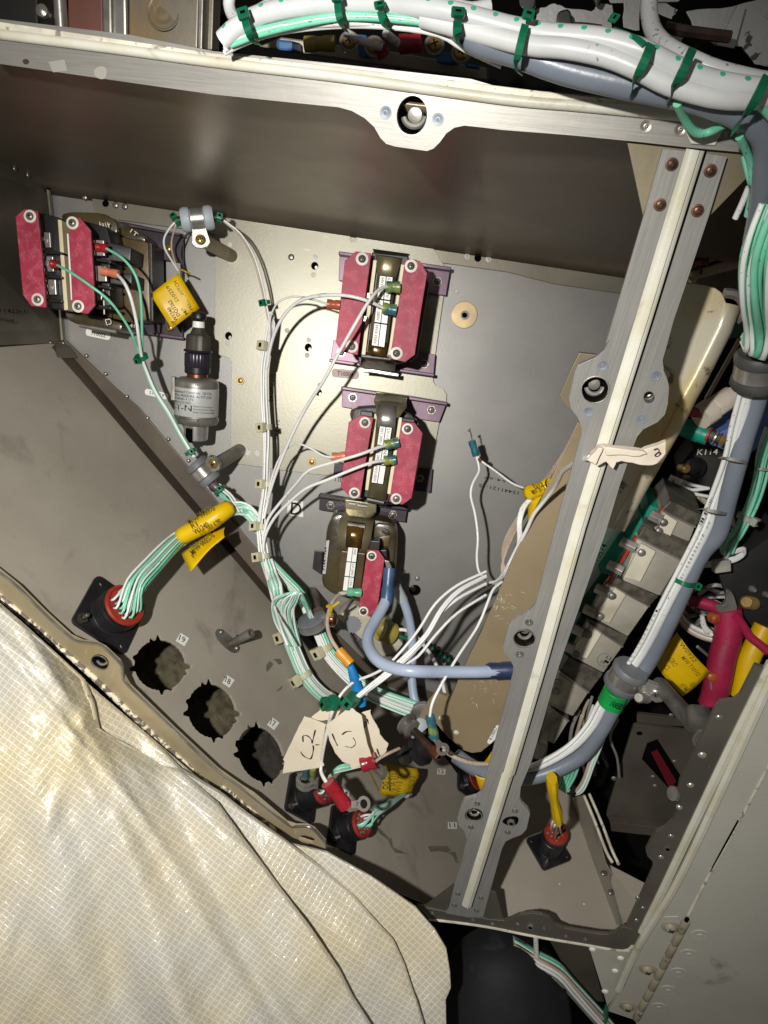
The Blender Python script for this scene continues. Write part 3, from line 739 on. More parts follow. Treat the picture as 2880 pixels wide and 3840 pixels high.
# shadow-catching lower face of the rail (return lip)
# centre post
PL = b6.P([(845,120),(690,652),(400,1640)], TH)+b7.P([(430,150),(390,230),(320,292),(230,330),(182,352),(160,400),(112,610),(128,690),(180,760),(212,845),(205,900),(105,1260),(10,1600)], TH)+c7.P([(1240,250),(1212,365),(1195,405),(1150,452),(1080,495),(995,538),(970,575),(915,770),(925,815),(975,880),(1008,945),(1003,1020),(880,1480),(770,1896)], TH)+c1.P([(395,640),(378,690),(340,715),(262,735),(240,765),(212,860),(222,915),(262,955),(276,1015),(255,1110),(190,1330),(155,1475)], TH)+c3.P([(205,462),(310,482)], TH)
PR = c3.P([(375,480)], TH)+c1.P([(430,1400),(520,1075),(545,1025),(590,1002),(655,978),(690,940),(714,835),(700,805),(660,765),(643,730),(650,650),(725,470),(858,5)], TH)+c7.P([(1270,1430),(1400,980),(1659,255)][:2], TH)+b7.P([(400,1640),(505,1290),(612,985),(640,910),(690,850),(800,795),(858,735),(880,650),(890,525),(876,460),(848,395),(840,310),(872,200),(925,5)], TH)+b6.P([(1000,1235),(1200,640),(1340,182),(1150,150)], TH)
R2 = rail('center_frame_post', PL+PR, TH, 'post_silver', 'long grey metal post slanting down through the picture with a cream center ridge', holes=[circ(b7,315,545,104,110,TH), circ(b7,735,602,44,47,TH), circ(c7,1105,700,98,88,TH), circ(c1,327,845,64,50,TH)], cat='frame post')
ctr = b6.P([(1095,128),(866,870)], TH+.2)+b7.P([(690,0),(440,800),(190,1600)], TH+.2)+c7.P([(1240,960),(970,1896)], TH+.2)+c1.P([(560,560),(275,1470)], TH+.2)
def ridge(ctr, w, hgt, mat, parent, name, side=1.0):
    m = mb(); N = len(ctr); K = 9
    for i, p in enumerate(ctr):
        t = (ctr[min(i+1,N-1)]-ctr[max(i-1,0)]).normalized(); s_ = t.cross(NFP).normalized()
        ww = w(i/(N-1)) if callable(w) else w
        for k in range(K):
            f = -1+2*k/(K-1); m.v.append(p+s_*f*ww+FPN*hgt*(1-abs(f)**3))
    for i in range(N-1):
        for k in range(K-1): m.f.append([i*K+k, (i+1)*K+k, (i+1)*K+k+1, i*K+k+1])
    return m.build(name, mat, parent, angle=80)
ridge(ctr, lambda t: 2.75+.2*t, 1.1, 'bead_cream', R2, 'ridge')
def offs(ctr, d): 
    N = len(ctr); return [p+((ctr[min(i+1,N-1)]-ctr[max(i-1,0)]).normalized().cross(NFP).normalized())*d for i, p in enumerate(ctr)]
for sd in (1, -1):
    q = offs(ctr, sd*3.15)
    if q[0].x > ctr[0].x: ridge([p+NFP*.02 for p in q], .35, .12, 'hole_black', R2, 'seam')
mb().tube(offs([p+FPN*1.55 for p in ctr], .8), .35).build('crown_line', 'bead_cream', R2)
socket(b7, 315, 545, 104, 110, TH, R2); socket(c7, 1105, 700, 98, 88, TH, R2); socket(c1, 327, 845, 64, 50, TH, R2, 9)
c = b7(735,602,TH); r = b7.L(45,TH)
mb().lathe(c, NFP, [(0, r), (3, r*.92), (3.2, r*.8), (6, r*.86), (6.2, r*.7), (10, r*.7), (10, .1)], 20, caps=False).build('threaded_insert', 'steel', R2, angle=30)
for x, y in ((372,355),(265,715),(788,435),(680,768)): flush_rivet(42, b7, x, y, TH, R2)
for x, y in ((1148,555),(1065,840)): flush_rivet(38, c7, x, y, TH, R2, 'rivet')
for x, y in ((350,762),(305,925),(610,812),(560,960)): flush_rivet(22, c1, x, y, TH, R2, 'rivet')
hexnut(c1(585,885,TH), FPN, c1.L(30,TH), 1.6, R2, 'steel_dull'); 
mb().prism(soften(c1.P([(520,880),(560,850),(640,850),(630,910),(570,915),(530,900)], TH+.03)), .05).build('grease_mark', 'hole_black', R2)
for x, y in ((910,240),(1210,290),(818,555),(1110,600)):
    c = b6(x,y,TH); r = b6.L(48,TH)
    mb().lathe(c+FPN*-1.0*.1*0, FPN, [(0, r), (.5, r*.98), (.55, r*.72), (.15, r*.66), (.15, r*.6), (.9, r*.55), (1.1, r*.3), (.5, r*.22)], 22).build('rivet', 'rivet_bronze', R2, angle=50)
for x, y in ((215,1385),(375,1415),(190,1465)): flush_rivet(20, c1, x, y, TH, R2, 'rivet')
for x, y in ((345,450),): flush_rivet(13, c3, x, y, TH, R2, 'rivet')
mb().prism(b6.P([(560,52),(690,655),(720,600),(1180,672),(1500,342),(1482,150),(1340,100)], TH-3), 1.4).build('corner_gusset', 'gusset_tan', R2, bevel=.2)
mb().prism(c3.P([(112,432),(242,335),(262,470)], TH-3), 1.4).build('corner_gusset', 'rail_dark', R2, bevel=.2)
mb().prism(c3.P([(430,372),(330,330),(300,480),(466,488)], TH-3), 1.4).build('corner_gusset', 'rail_dark', R2, bevel=.2)
# lower left rail
ll_up = o.P([(-30,1213),(0,1237)], TH)+c4.P([(120,0),(300,180),(480,345),(560,382),(660,395),(720,425),(820,520),(845,570),(850,620),(890,690),(1200,990),(1500,1270),(1659,1385)], TH)+b4.P([(0,890),(230,1085),(290,1105),(370,1105),(420,1130),(495,1215),(500,1255)], TH)
ll_dn = c6.P([(700,470),(420,375),(300,320),(120,160)], TH)+c4.P([(1500,1440),(1300,1270),(1000,940),(680,650),(300,310),(0,80)], TH)+o.P([(-30,1255)], TH)
R3 = rail('lower_frame_rail', ll_up+ll_dn, TH, 'rail_tan', 'tan metal rail slanting along the lower left above the plastic sheeting', holes=[circ(c4,690,525,66,54,TH,rot=.5), circ(c6,580,412,56,24,TH,rot=.2)])
mb().tube(o.P([(-30,1214),(0,1238)], TH)+c4.P([(120,0),(300,180),(480,345),(560,382),(660,395),(720,425),(820,520),(845,570),(850,620),(890,690),(1200,990),(1500,1270),(1659,1385)], TH)+b4.P([(230,1085),(290,1105),(370,1105),(420,1130),(495,1215)], TH), .8).build('rolled_edge', 'steel', R3)
socket(c4, 690, 525, 66, 54, TH, R3, 8)
for x, y in ((595,447),(778,607)): flush_rivet(26, c4, x, y, TH, R3, 'rail_tan')
flush_rivet(18, c6, 512, 368, TH, R3, 'rail_tan')
bead(o.P([(-30,1262),(0,1287)], TH+.4)+c4.P([(100,150),(330,350),(620,600),(900,870),(1200,1150),(1520,1430)], TH+.4)+c6.P([(60,90),(200,205),(420,380)], TH+.4), 1.8, 'bead_stained', R3)
# bottom rail
br = c3.P([(75,430),(160,448),(270,470),(400,492),(470,498),(500,488),(540,470),(600,464),(640,470),(675,485),(700,515),(740,532),(880,556),(940,560),(975,548),(1000,525),(1085,540),(1065,598),(1010,632),(820,602),(600,565),(400,525),(240,502),(130,490)], TH-.5)
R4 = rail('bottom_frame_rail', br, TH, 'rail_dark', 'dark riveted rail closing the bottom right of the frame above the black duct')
mb().tube(c3.P([(130,488),(240,500),(400,523),(600,563),(820,600),(1005,629),(1050,605)], TH-1.2), 1.1).build('lower_edge', 'bead_scuffed', R4)
for x, y in ((145,462),(330,492),(417,510),(530,510),(650,530),(748,566),(836,580)): flush_rivet(11, c3, x, y, TH-.5, R4, 'rivet')
hexnut(c3(588,520,TH-.5), FPN, c3.L(18,TH), 1.2, R4, 'steel_dull')
# right post
rp = c2.P([(1560,-10),(1440,225),(1390,262),(1290,275),(1250,320),(1210,410),(1120,600),(970,900),(960,960),(985,1010),(960,1110),(920,1200),(860,1255),(790,1290),(765,1320),(708,1430),(722,1475),(765,1520),(765,1570),(700,1720)], TH)+c3.P([(1110,330),(1020,522),(1085,545)], TH)+c3.P([(1180,390),(1390,10)], TH)+c2.P([(1700,30)], TH)
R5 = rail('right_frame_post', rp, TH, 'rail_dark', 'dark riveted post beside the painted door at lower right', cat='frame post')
mb().tube(c2.P([(1690,-30),(1300,760),(875,1659)], TH+.3)+c3.P([(1090,545)], TH+.3), 2.4).build('seal_bead', 'bead_cream', R5)
for x, y in ((905,1320),(826,1482)): rivet(24, c2, x, y, TH, 'steel', R5)
hexnut(c2(875,1402,TH), FPN, c2.L(34,TH), 1.6, R5, 'steel_dull')
rivet(16, c2, 1278, 392, TH, 'steel', R5)
for x, y, r in ((1145,680,36),(1055,915,30),(970,1090,26),(1275,390,36)): rivet(r, c2, x, y, TH-1, 'steel', R5, hgt=.8)
for x, y in ((1095,440),(1066,495),(1072,395)): rivet(12, c3, x, y, TH, 'rivet', R5)
# door leaf with piano hinge
R6 = thing('door_leaf', c3(1400,600,TH), 'beige painted door leaf with hinge knuckles and countersunk rivets at lower right', 'door')
dp = c2.P([(1790,-20),(1380,830),(985,1659)], TH+3)+c3.P([(1100,590),(1010,800),(940,905),(1060,945),(1080,1010),(1900,1010),(1900,-200)], TH+3)
mb().prism(dp, 3).build('skin', 'door_paint', R6, bevel=.4)
mb().tube(c2.P([(1740,-30),(1370,790),(960,1659)], TH+3.4)+c3.P([(1080,600),(985,805)], TH+3.4), 2.2).build('edge_strip', 'bead_cream', R6)
mb().tube(c2.P([(1800,520),(1659,780),(1420,1230),(1180,1659)], TH+3.2)+c3.P([(1300,470)], TH+3.2), .8).build('seam_sealant', 'bead_scuffed', R6)
mb().tube(c2.P([(1430,1195),(1290,1450),(1180,1659)], TH+3.5)+c3.P([(1340,400)], TH+3.5), .5).build('seam_shadow_gap', 'hole_black', R6)
q0, q1 = c3(1292,492,TH+5), c3(1062,940,TH+5); ax = (q1-q0); hr = c3.L(17,TH)
for k in range(9):
    f0, f1 = k/9+.008, (k+1)/9-.008
    mb().lathe(q0+ax*f0, ax, [(0, hr*.9), (.4, hr), (ax.length*(f1-f0)-.4, hr), (ax.length*(f1-f0), hr*.9)], 16).build('hinge_knuckle', 'hinge_paint', R6)
mb().cyl(q0-ax*.012, q0+ax*.1, hr*.5).build('hinge_pin', 'hole_black', R6)
mb().prism(c3.P([(1190,480),(1255,478),(1270,520),(1080,880),(1040,912),(955,895),(1010,800)], TH+4), 1).build('hinge_leaf', 'door_paint', R6, bevel=.3)
for x, y in ((1352,562),(1303,648),(1257,731),(1210,810),(1168,887)):
    c = c3(x,y,TH+3); r = c3.L(40,TH)
    mb().lathe(c+FPN*-.1, FPN, [(0, r), (.5, r*.96), (.6, r*.8), (.35, r*.55), (.4, r*.35), (.75, r*.3), (.8, r*.05)], 22).build('rivet', 'door_paint', R6, angle=50)
for x, y in ((1220,523),(1115,712),(1025,880)):
    c = c3(x,y,TH+4); r = c3.L(36,TH)
    phillips(c, FPN, r*.72, R6, washer='hinge_paint', mat='hinge_paint', wr=1.45, rot=.7, hgt=.7)
    rnd = random.Random(x)
jb = thing('jamb_bracket', c3(930,700,TH-6), 'pale painted bracket with rivets under the corner of the bottom rail', 'bracket')
mb().prism(c3.P([(850,608),(1045,640),(1010,800),(935,880)], TH-8), 1.6).build('plate', 'door_paint', jb, bevel=.2)
for x, y in ((995,665),(970,722),(925,815),(868,625)): rivet(16, c3, x, y, TH-8, 'label_white', jb)

# the floor beyond the post: a second painted sheet
HS_ON = False
EX = Plane(o(1010,1945,92), (o(1330,1995,96)-o(1010,1945,92)).cross(o(1180,1720,18)-o(1010,1945,92)))
if EX.n.dot(CAM-EX.p) < 0: EX.n = -EX.n
floor2 = structure(mb().prism([o.on(EX,x,y) for x, y in ((985,1965),(1060,1780),(1120,1660),(1215,1668),(1330,1960),(1345,2010),(1180,2010))], 1.6, -EX.n).build('floor_panel_right', 'floor_tan'))
for x, y in ((720,330),(830,420)): rivet(5, c3, x, y, 0, 'paint_spot', floor2, pl=EX, n=EX.n)
# ================================================================ on the back panel
# gold mounting plate
gp_out = a5.P([(680,158),(648,172),(638,210),(632,1275),(648,1300),(745,1335),(768,1372)], 3.2)+a8.P([(1440,300),(1432,888)], 3.2)+a7.P([(0,765),(340,803),(600,860),(1055,935)], 3.2)+a7.P([(1075,720),(1135,380),(1190,245),(1192,165),(1168,122),(1108,95),(1088,60),(1084,10)], 3.2)+a6.P([(1100,1130),(1197,440),(1170,402),(1048,205),(1010,172)], 3.2)
gh = [(a5,1410,615),(a5,740,1160),(a5,1360,1250),(a6,465,195),(a6,165,408),(a6,115,1043),(a6,198,1393)]
gh_l = [circ(r, x, y, 27, 30, 3.2, 18) for r, x, y in gh[:3]]+[circ(r, x, y, 25, 28, 3.2, 18) for r, x, y in gh[3:4]]+[circ(r, x, y, 24, 26, 3.2, 18) for r, x, y in gh[6:]]
PLT = thing('mounting_plate', a6(0,700,3), 'pale gold mounting plate with small holes on the back panel behind the red-topped transformers', 'plate')
mb().prism(gp_out, 2, YB, gh_l).build('sheet', 'plate_gold', PLT, bevel=.15)
for i in (0,1,2,3,6):
    r, x, y = gh[i]; mb().prism(circ(r, x, y, 30, 32, .35), .2).build('hole_backing', 'hole_black', PLT)
    mb().prism(circ(r, x+12, y+14, 11, 14, .8), .3).build('nut_edge', 'steel_dull', PLT)
for r, x, y in ((a5,1417,548),(a5,1400,685),(a5,740,1100),(a5,733,1218),(a5,1365,1192),(a5,1352,1310),(a5,1195,1118),(a6,107,1105),(a6,205,1335),(a8,1600,830),(a8,1540,825),(a5,752,588),(a5,752,448)):
    rivet(21, r, x, y, 3.2, 'paint_spot', PLT, hgt=.12)
rivet(26, a5, 1228, 548, 3.2, 'rivet', PLT, hgt=.3)
for r, x, y, rr in ((a8,1497,378,26),(a7,145,690,33)):
    c = r(x,y,3.2); R_ = r.L(rr,3); hexnut(c, -YB, R_, 1.6, PLT, 'brass', name='bolt_head', bore=.2); phillips(c-YB*1.4, -YB, R_*.7, PLT, mat='brass', hgt=.3)

def lug_wire_end(p, d): return p
def board(reg, pts, h, parent, screws, th=2.0, wr=48, sr=30):
    bd = mb().prism(reg.P(pts, h), th).build('terminal_cover', 'red_board', parent, bevel=.3)
    for i, (x, y) in enumerate(screws):
        r = reg.L(sr, h); phillips(reg(x, y, h+.1), -YB, r, bd, washer='washer_pale', mat='steel_dull', wr=wr/sr, hgt=.55, rot=.3+i)
    return bd
def label_strip(reg, q, h, parent, texts, rows=3, cols=2, name='rating_label', dark='ink'):
    a, b, c, d = reg.P(q, h); n = (b-a).cross(d-a).normalized(); n = n if n.y < 0 else -n
    lb = mb().prism([a, b, c, d], .5).build(name, 'ink', parent)
    def at(u, v): return a.lerp(b, u).lerp(d.lerp(c, u), v)
    for i in range(rows):
        for j in range(cols):
            u0, u1 = (j+.06)/cols, (j+.94)/cols; v0, v1 = (i+.03)/rows, (i+.97)/rows
            mb().prism([at(u0,v0)+n*.12, at(u1,v0)+n*.12, at(u1,v1)+n*.12, at(u0,v1)+n*.12], .1).build('cell', 'label_white', lb)
            t = texts[i][j]
            if t:   # lettering runs down the strip
                lettering(t, at((j+.72 if False else j+.28)/cols, (i+.1)/rows), at((j+.28)/cols, (i+.1+min(.8,.13*len(t)))/rows), (b-a).length/cols*.42, dark, lb, n=n, lift=.3)
    return lb
def bracket(reg, pts, h, parent, mat, lip_edge=None, lip=5, screws=(), sr=24, th=2):
    P = reg.P(pts, h); br_ = mb().prism(P, th).build('mounting_foot', mat, parent, bevel=.35)
    if lip_edge:
        i, j = lip_edge; m = mb(); a, b = P[i], P[j]; cc = sum(P, Vector())/len(P); s_ = (b-a).cross(YB).normalized()
        if (cc-a).dot(s_) < 0: s_ = -s_
        m.prism([a+YB*-.0, b, b+s_*2.2, a+s_*2.2], lip, -YB); m.build('turned_edge', mat, br_, bevel=.6)
    for x, y in screws:
        c = reg(x,y,h); r = reg.L(sr, h); hexnut(c+YB*.1, -YB, r*1.25, 1.1, br_, 'steel', name='screw_flange', bore=.1); phillips(c-YB*.9, -YB, r*.95, br_, mat='steel_dull', hgt=.4, rot=.2)
    return br_

# ---- transformer one (upper)
T1 = thing('transformer', a6(700,700,5), 'upper of two twin-board transformers, bolted high on the gold plate above the label T10004', 'transformer')
H1 = 62
bracket(a6, [(360,310),(620,345),(900,385),(1222,432),(1188,640),(1000,615),(352,522)], 9, T1, 'purple_metal', (0,3), 8, [(1120,533)], sr=30)
bracket(a6, [(312,985),(700,1040),(1106,1098),(1090,1272),(285,1158)], 9, T1, 'purple_metal', (4,3), 8, [(372,1082),(1017,1172)], sr=30)
mb().prism(soften(a6.P([(600,300),(860,330),(1010,400),(1050,560),(985,1000),(900,1150),(760,1180),(520,1130),(470,1060),(560,500)], 46), 1, .3), 38).build('core', 'core_dark', T1, bevel=1.5)
mb().prism(a6.P([(985,430),(1060,545),(965,1120),(905,1160),(940,700)], 52), 40).build('coil_side', 'core_dark', T1, bevel=2)
mb().prism(a6.P([(612,300),(900,330),(842,780),(765,1150),(520,1125),(560,720)], 56), 14).build('terminal_base', 'black_plastic', T1, bevel=.8)
mb().prism(a6.P([(622,362),(650,366),(560,1102),(530,1098)], 60), 5).build('side_strip', 'cream_board', T1, bevel=.3)
mb().prism(a6.P([(838,396),(866,400),(768,1108),(735,1102)], 60), 5).build('side_strip', 'cream_board', T1, bevel=.3)
def strap(reg, pts_l, pts_r, hs, parent, mats, name='strap'):
    """metal strap bent over the core; each stretch is a curved sheet"""
    n = len(pts_l); V = []
    for (xl, yl), (xr, yr), h in zip(pts_l, pts_r, hs): V += [reg(xl, yl, h), reg(xl*.65+xr*.35, yl*.65+yr*.35, h+.7), reg(xl*.35+xr*.65, yl*.35+yr*.65, h+.7), reg(xr, yr, h)]
    return mb().grid(V, n, 4).build(name, mats, parent, solid=1.0, angle=50)
strap(a6, [(618,282),(640,330),(650,480)], [(905,322),(842,360),(800,500)], [40,58,62], T1, 'strap_olive')
strap(a6, [(655,480),(618,760),(590,985)], [(800,500),(762,780),(735,1010)], [62,62.5,62], T1, 'strap_olive')
strap(a6, [(590,985),(575,1080),(512,1125),(520,1190)], [(735,1010),(716,1110),(800,1150),(790,1225)], [62,60,48,34], T1, 'strap_amber')
mb().prism(a6.P([(500,1080),(540,1085),(525,1180),(512,1180)],50),20).build('core_end','core_dark',T1,bevel=.5)
mb().tube(a6.P([(545,1220),(620,1226),(700,1240),(815,1258)], 30), 1.5).build('clip_bar', 'steel', T1)
mb().prism(a6.P([(555,1195),(800,1228),(798,1258),(550,1225)],28),14).build('clip','steel_dull',T1,bevel=.5)
board(a6, [(485,295),(607,310),(500,1102),(375,1075),(330,1000),(400,370)], H1+9, T1, [(535,355),(455,1035)])
board(a6, [(870,355),(985,370),(1042,465),(990,780),(945,1100),(870,1157),(750,1130)], H1+9, T1, [(915,410),(802,1088)])
for x, y in ((590,640),(560,820)): mb().prism(a6.P([(x-22,y-25),(x+10,y-22),(x+8,y+22),(x-24,y+20)], H1+3), 3).build('terminal', 'steel', T1, bevel=.3)
label_strip(a6, [(672,480),(776,493),(709,1046),(607,1030)], H1+3.2, T1, [('HV1-200V','LV-115V'),('HV2-280V','GND'),('HV3-350V','')])
# ---- transformer two (middle)
T2 = thing('transformer', a7(700,640,5), 'middle twin-board transformer on the gold plate, pale steel strap over its top', 'transformer')
bracket(a7, [(380,100),(650,138),(900,172),(1194,222),(1188,245),(1135,380),(940,352),(376,262)], 9, T2, 'purple_metal', (0,3), 8, [(462,188),(1073,285)], sr=30)
bracket(a7, [(320,700),(500,728),(1085,745),(1068,930),(700,880),(310,800)], 7, T2, 'purple_dark', None, 0, [(985,815)], sr=26)
mb().prism(soften(a7.P([(455,272),(630,260),(900,300),(1010,430),(960,800),(890,990),(760,1030),(520,980),(400,900),(440,500)], 46), 1, .3), 38).build('core', 'core_dark', T2, bevel=1.5)
mb().prism(a7.P([(948,330),(1000,440),(1008,480),(930,950),(890,990)], 54), 44).build('coil_side', 'core_dark', T2, bevel=2)
mb().prism(a7.P([(440,275),(520,268),(520,345),(436,360)], 40), 20).build('winding', 'strap_amber', T2, bevel=3)
mb().prism(a7.P([(620,330),(850,350),(800,800),(742,1010),(530,960),(570,650)], 56), 14).build('terminal_base', 'black_plastic', T2, bevel=.8)
mb().prism(a7.P([(628,312),(655,318),(590,912),(558,908)], 60), 5).build('side_strip', 'cream_board', T2, bevel=.3)
mb().prism(a7.P([(822,342),(848,345),(756,942),(728,936)], 60), 5).build('side_strip', 'cream_board', T2, bevel=.3)
mb().prism(a7.P([(520,290),(620,300),(618,345),(520,330)],66),10).build('block','black_plastic',T2,bevel=.6)
mb().prism(a7.P([(845,345),(945,358),(945,388),(842,376)],66),10).build('block','black_plastic',T2,bevel=.6)
strap(a7, [(650,150),(625,215),(640,250),(645,330)], [(885,180),(880,235),(880,265),(820,345)], [24,44,58,62], T2, 'strap_olive')
strap(a7, [(662,240),(650,340),(640,420)], [(800,258),(798,350),(790,430)], [60,63.2,63.2], T2, 'steel')
strap(a7, [(648,410),(612,700),(575,960)], [(795,428),(752,720),(722,985)], [62,62.5,60], T2, 'strap_olive')
mb().prism(a7.P([(735,178),(795,186),(790,206),(735,198)], 29), 3).build('slot', 'hole_black', T2)
mb().prism(a7.P([(640,30+110),(890,175),(885,215),(645,180)],26),5).build('clip_plate','strap_olive',T2,bevel=.5)
mb().tube(a7.P([(575,975),(640,985),(705,1000)], 52), 1.6).build('clip_bar', 'steel', T2)
mb().prism(a7.P([(545,955),(730,985),(720,1030),(550,1000)],46),10).build('clip','core_dark',T2,bevel=.5)
board(a7, [(520,325),(622,345),(585,560),(520,972),(442,962),(368,885),(430,380)], H1+9, T2, [(557,383),(475,930)], wr=44, sr=29)
board(a7, [(842,375),(945,385),(1006,465),(920,970),(850,1022),(745,1000)], H1+9, T2, [(888,432),(800,975)], wr=44, sr=30)
label_strip(a7, [(672,407),(769,420),(698,866),(606,851)], H1+3.2, T2, [('HV1-200V','LV-115V'),('HV2-280V','GND'),('HV3-350V','')])
# ---- transformer three (lower, dark, one board)
T3 = thing('transformer', b2(820,360,5), 'lower dark varnished transformer with a single red board, left of the blue cables', 'transformer')
bracket(a7, [(205,930),(420,965),(640,995),(890,1032),(870,1160),(600,1120),(200,1064)], 10, T3, 'purple_dark', (0,3), 8, [(290,1026),(775,1097)], sr=28)
bracket(b2, [(515,305),(570,312),(562,472),(500,430)], 10, T3, 'purple_dark')
mb().prism(soften(b2.P([(640,62),(700,55),(940,90),(1040,110),(1092,165),(1085,380),(1055,550),(990,640),(830,665),(640,610),(560,545),(585,330),(598,150)], 44), 1, .35), 38).build('core', 'core_olive', T3, bevel=4)
mb().prism(soften(b2.P([(930,115),(1040,125),(1080,180),(1060,420),(960,560),(900,300)], 47), 1, .3), 30).build('coil', 'core_olive', T3, bevel=3)
mb().prism(soften(b2.P([(975,150),(1030,160),(1040,200),(985,190)], 49), 1), 4).build('varnish_lump', 'core_dark', T3, bevel=1)
mb().prism(b2.P([(935,215),(1040,195),(1030,290),(950,300)], 49), 4).build('winding', 'laminate', T3, bevel=1)
strap(b2, [(728,20),(690,85),(672,190),(672,300)], [(935,45),(922,115),(905,225),(870,330)], [34,52,58,58], T3, 'strap_olive')
strap(b2, [(745,100),(735,180),(730,280)], [(862,118),(845,195),(835,290)], [55,61,60], T3, 'strap_amber')
mb().prism(b2.P([(700,305),(868,325),(835,590),(670,555)], 60), 8).build('terminal_base', 'laminate', T3, bevel=.6)
mb().tube(b2.P([(745,120),(800,130),(865,138)], 57), 1.4).build('clip_bar', 'steel', T3)
for k, (xa, ya, xb, yb) in enumerate(((755,-25,800,-18),(815,-12,880,-2))): mb().tube(b2.P([(xa,ya),(xb,yb)], 30), 1.3).build('clip_bar', 'steel', T3)
mb().prism(b2.P([(725,-50),(945,-20),(940,75),(728,45)],30),6).build('clip','strap_olive',T3,bevel=.6)
mb().prism(b2.P([(905,235),(970,240),(962,310),(885,300)],66),12).build('block','black_plastic',T3,bevel=.6)
mb().prism(b2.P([(970,300),(1015,300),(1020,420),(985,420)],60),12).build('block','black_plastic',T3,bevel=.6)
board(b2, [(880,298),(960,305),(1000,362),(950,700),(900,757),(816,742)], H1+9, T3, [(910,340),(853,723)], wr=36, sr=26)
label_strip(b2, [(748,278),(816,284),(776,590),(708,580)], H1+2.0, T3, [('','GND'),('','LV-29V'),('','115V')])
lb = mb().prism(b2.P([(598,235),(618,232),(592,465),(570,465)], 46), .6).build('side_label', 'label_silver', T3)
lettering('P144-7964', b2(588,440,46.4), b2(600,280,46.4), 1.6, 'ink', lb)
# ---- transformer four (far left, seen from the side)
T4 = thing('transformer', a4(780,900,5), 'transformer at far left in a black frame, two long red boards, above label T10022', 'transformer')
fr = a4.P([(880,470),(960,480),(1420,575),(1412,1392),(700,1312),(600,1270)], 8)
hole = a4.P([(1165,765),(1402,795),(1398,1228),(1172,1200)], 8)
mb().prism(fr, 4, YB, [hole]).build('black_frame', 'purple_dark', T4, bevel=.6)
mb().prism(a4.P([(1000,495),(1420,572),(1418,590),(998,515)], 14), 8).build('frame_lip', 'purple_metal', T4, bevel=.8)
mb().prism(a4.P([(1180,1340),(1414,1372),(1412,1396),(1180,1364)], 13), 6).build('frame_lip', 'purple_metal', T4, bevel=.8)
for x, y in ((1310,690),(1322,1302)): phillips(a4(x,y,9), -YB, a4.L(32,9), T4, mat='brass', wr=1.3, hgt=.5, rot=.6)
mb().prism(a4.P([(838,590),(1000,600),(1152,640),(1168,1250),(1000,1262),(825,1220)], 34), 26).build('laminated_core', 'laminate', T4, bevel=1.2)
mb().prism(a4.P([(1150,635),(1180,645),(1192,1255),(1166,1255)],33),24).build('core_edge','core_dark',T4,bevel=.6)
mb().prism(soften(a4.P([(470,420),(560,400),(800,410),(900,470),(915,560),(860,600),(700,560),(500,520)], 40), 1, .4), 30).build('coil', 'core_olive', T4, bevel=4)
mb().prism(soften(a4.P([(940,510),(1030,520),(1120,590),(1130,640),(940,600)], 36), 1, .4), 24).build('coil', 'core_olive', T4, bevel=3)
mb().prism(soften(a4.P([(500,1180),(620,1180),(820,1230),(950,1270),(940,1340),(780,1310),(600,1280),(520,1240)], 40), 1, .4), 30).build('coil', 'core_olive', T4, bevel=4)
mb().tube(a4.P([(620,1285),(760,1310),(905,1335)], 42), 1.3).build('clip_bar', 'steel_dull', T4)
mb().prism(a4.P([(285,398),(470,450),(520,1165),(355,1145),(325,760)], 66), 48).build('terminal_block', 'black_plastic', T4, bevel=1)
mb().prism(a4.P([(448,462),(478,466),(528,1164),(498,1168)], 70), 10).build('side_strip', 'cream_board', T4, bevel=.4)
mb().prism(a4.P([(520,570),(532,575),(566,1085),(552,1090)], 71), 4).build('white_strip', 'label_white', T4)
mb().prism(a4.P([(640,470),(830,520),(860,640),(1020,680),(1010,800),(850,780),(860,880),(1025,880),(1020,985),(850,960),(860,1130),(740,1160),(700,900)], 58), 22).build('terminal_block', 'black_plastic', T4, bevel=1)
for (x, y) in ((352,618),(375,805),(395,985)):
    tp = mb().prism(a4.P([(x-38,y-58),(x+35,y-55),(x+42,y+62),(x-30,y+62)], 70), 3).build('terminal', 'steel', T4, bevel=.3)
    mb().lathe(a4(x-20,y,70), -YB, [(0,a4.L(36,70)),(1.2,a4.L(36,70)),(1.2,a4.L(22,70)),(3.5,a4.L(20,70)),(4,a4.L(10,70))], 16).build('stud', 'steel_dull', tp)
for y in (700,890,1075): mb().prism(a4.P([(330,y),(480,y+15),(482,y+35),(332,y+20)], 73), 8).build('divider', 'black_plastic', T4, bevel=.4)
for (x, y) in ((770,670),(785,870)):
    tp = mb().prism(a4.P([(x-42,y-50),(x+35,y-45),(x+42,y+75),(x-35,y+72)], 68), 3).build('terminal', 'steel', T4, bevel=.3)
mb().prism(a4.P([(755,1010),(800,1015),(790,1085),(760,1090)], 64), 3).build('terminal', 'steel_dull', T4, bevel=.3)
for y in (780,985,1140): mb().prism(a4.P([(735,y-20),(860,y),(862,y+22),(738,y+2)], 70), 9).build('divider', 'black_plastic', T4, bevel=.4)
for body, x0, y0, x1, y1, hg, hh in (('4167', 850,480, 765,500, 40, 46), ('1T', 1010,560,1060,600,30,40),('C3',860,1230,815,1240,46,44),('41T',1010,1300,1080,1310,28,30)):
    lettering(body, a4(x0,y0,hh), a4(x1,y1,hh), a4.L(hg,hh), 'ink_white', T4, name='stamp')
mb().prism(a4.P([(772,480),(778,480),(785,560),(778,560)],46),.3).build('paint_line','ink_white',T4)
mb().prism(a4.P([(800,1000),(808,1000),(815,1200),(806,1200)],59),.3).build('paint_line','ink_white',T4)
def bboard(pts, h, scr): return board(a4, pts, h, T4, scr, wr=46, sr=30)
bboard([(190,380),(292,398),(327,760),(357,1147),(240,1135),(178,1050),(120,440)], 80, [(234,438),(293,1085)])
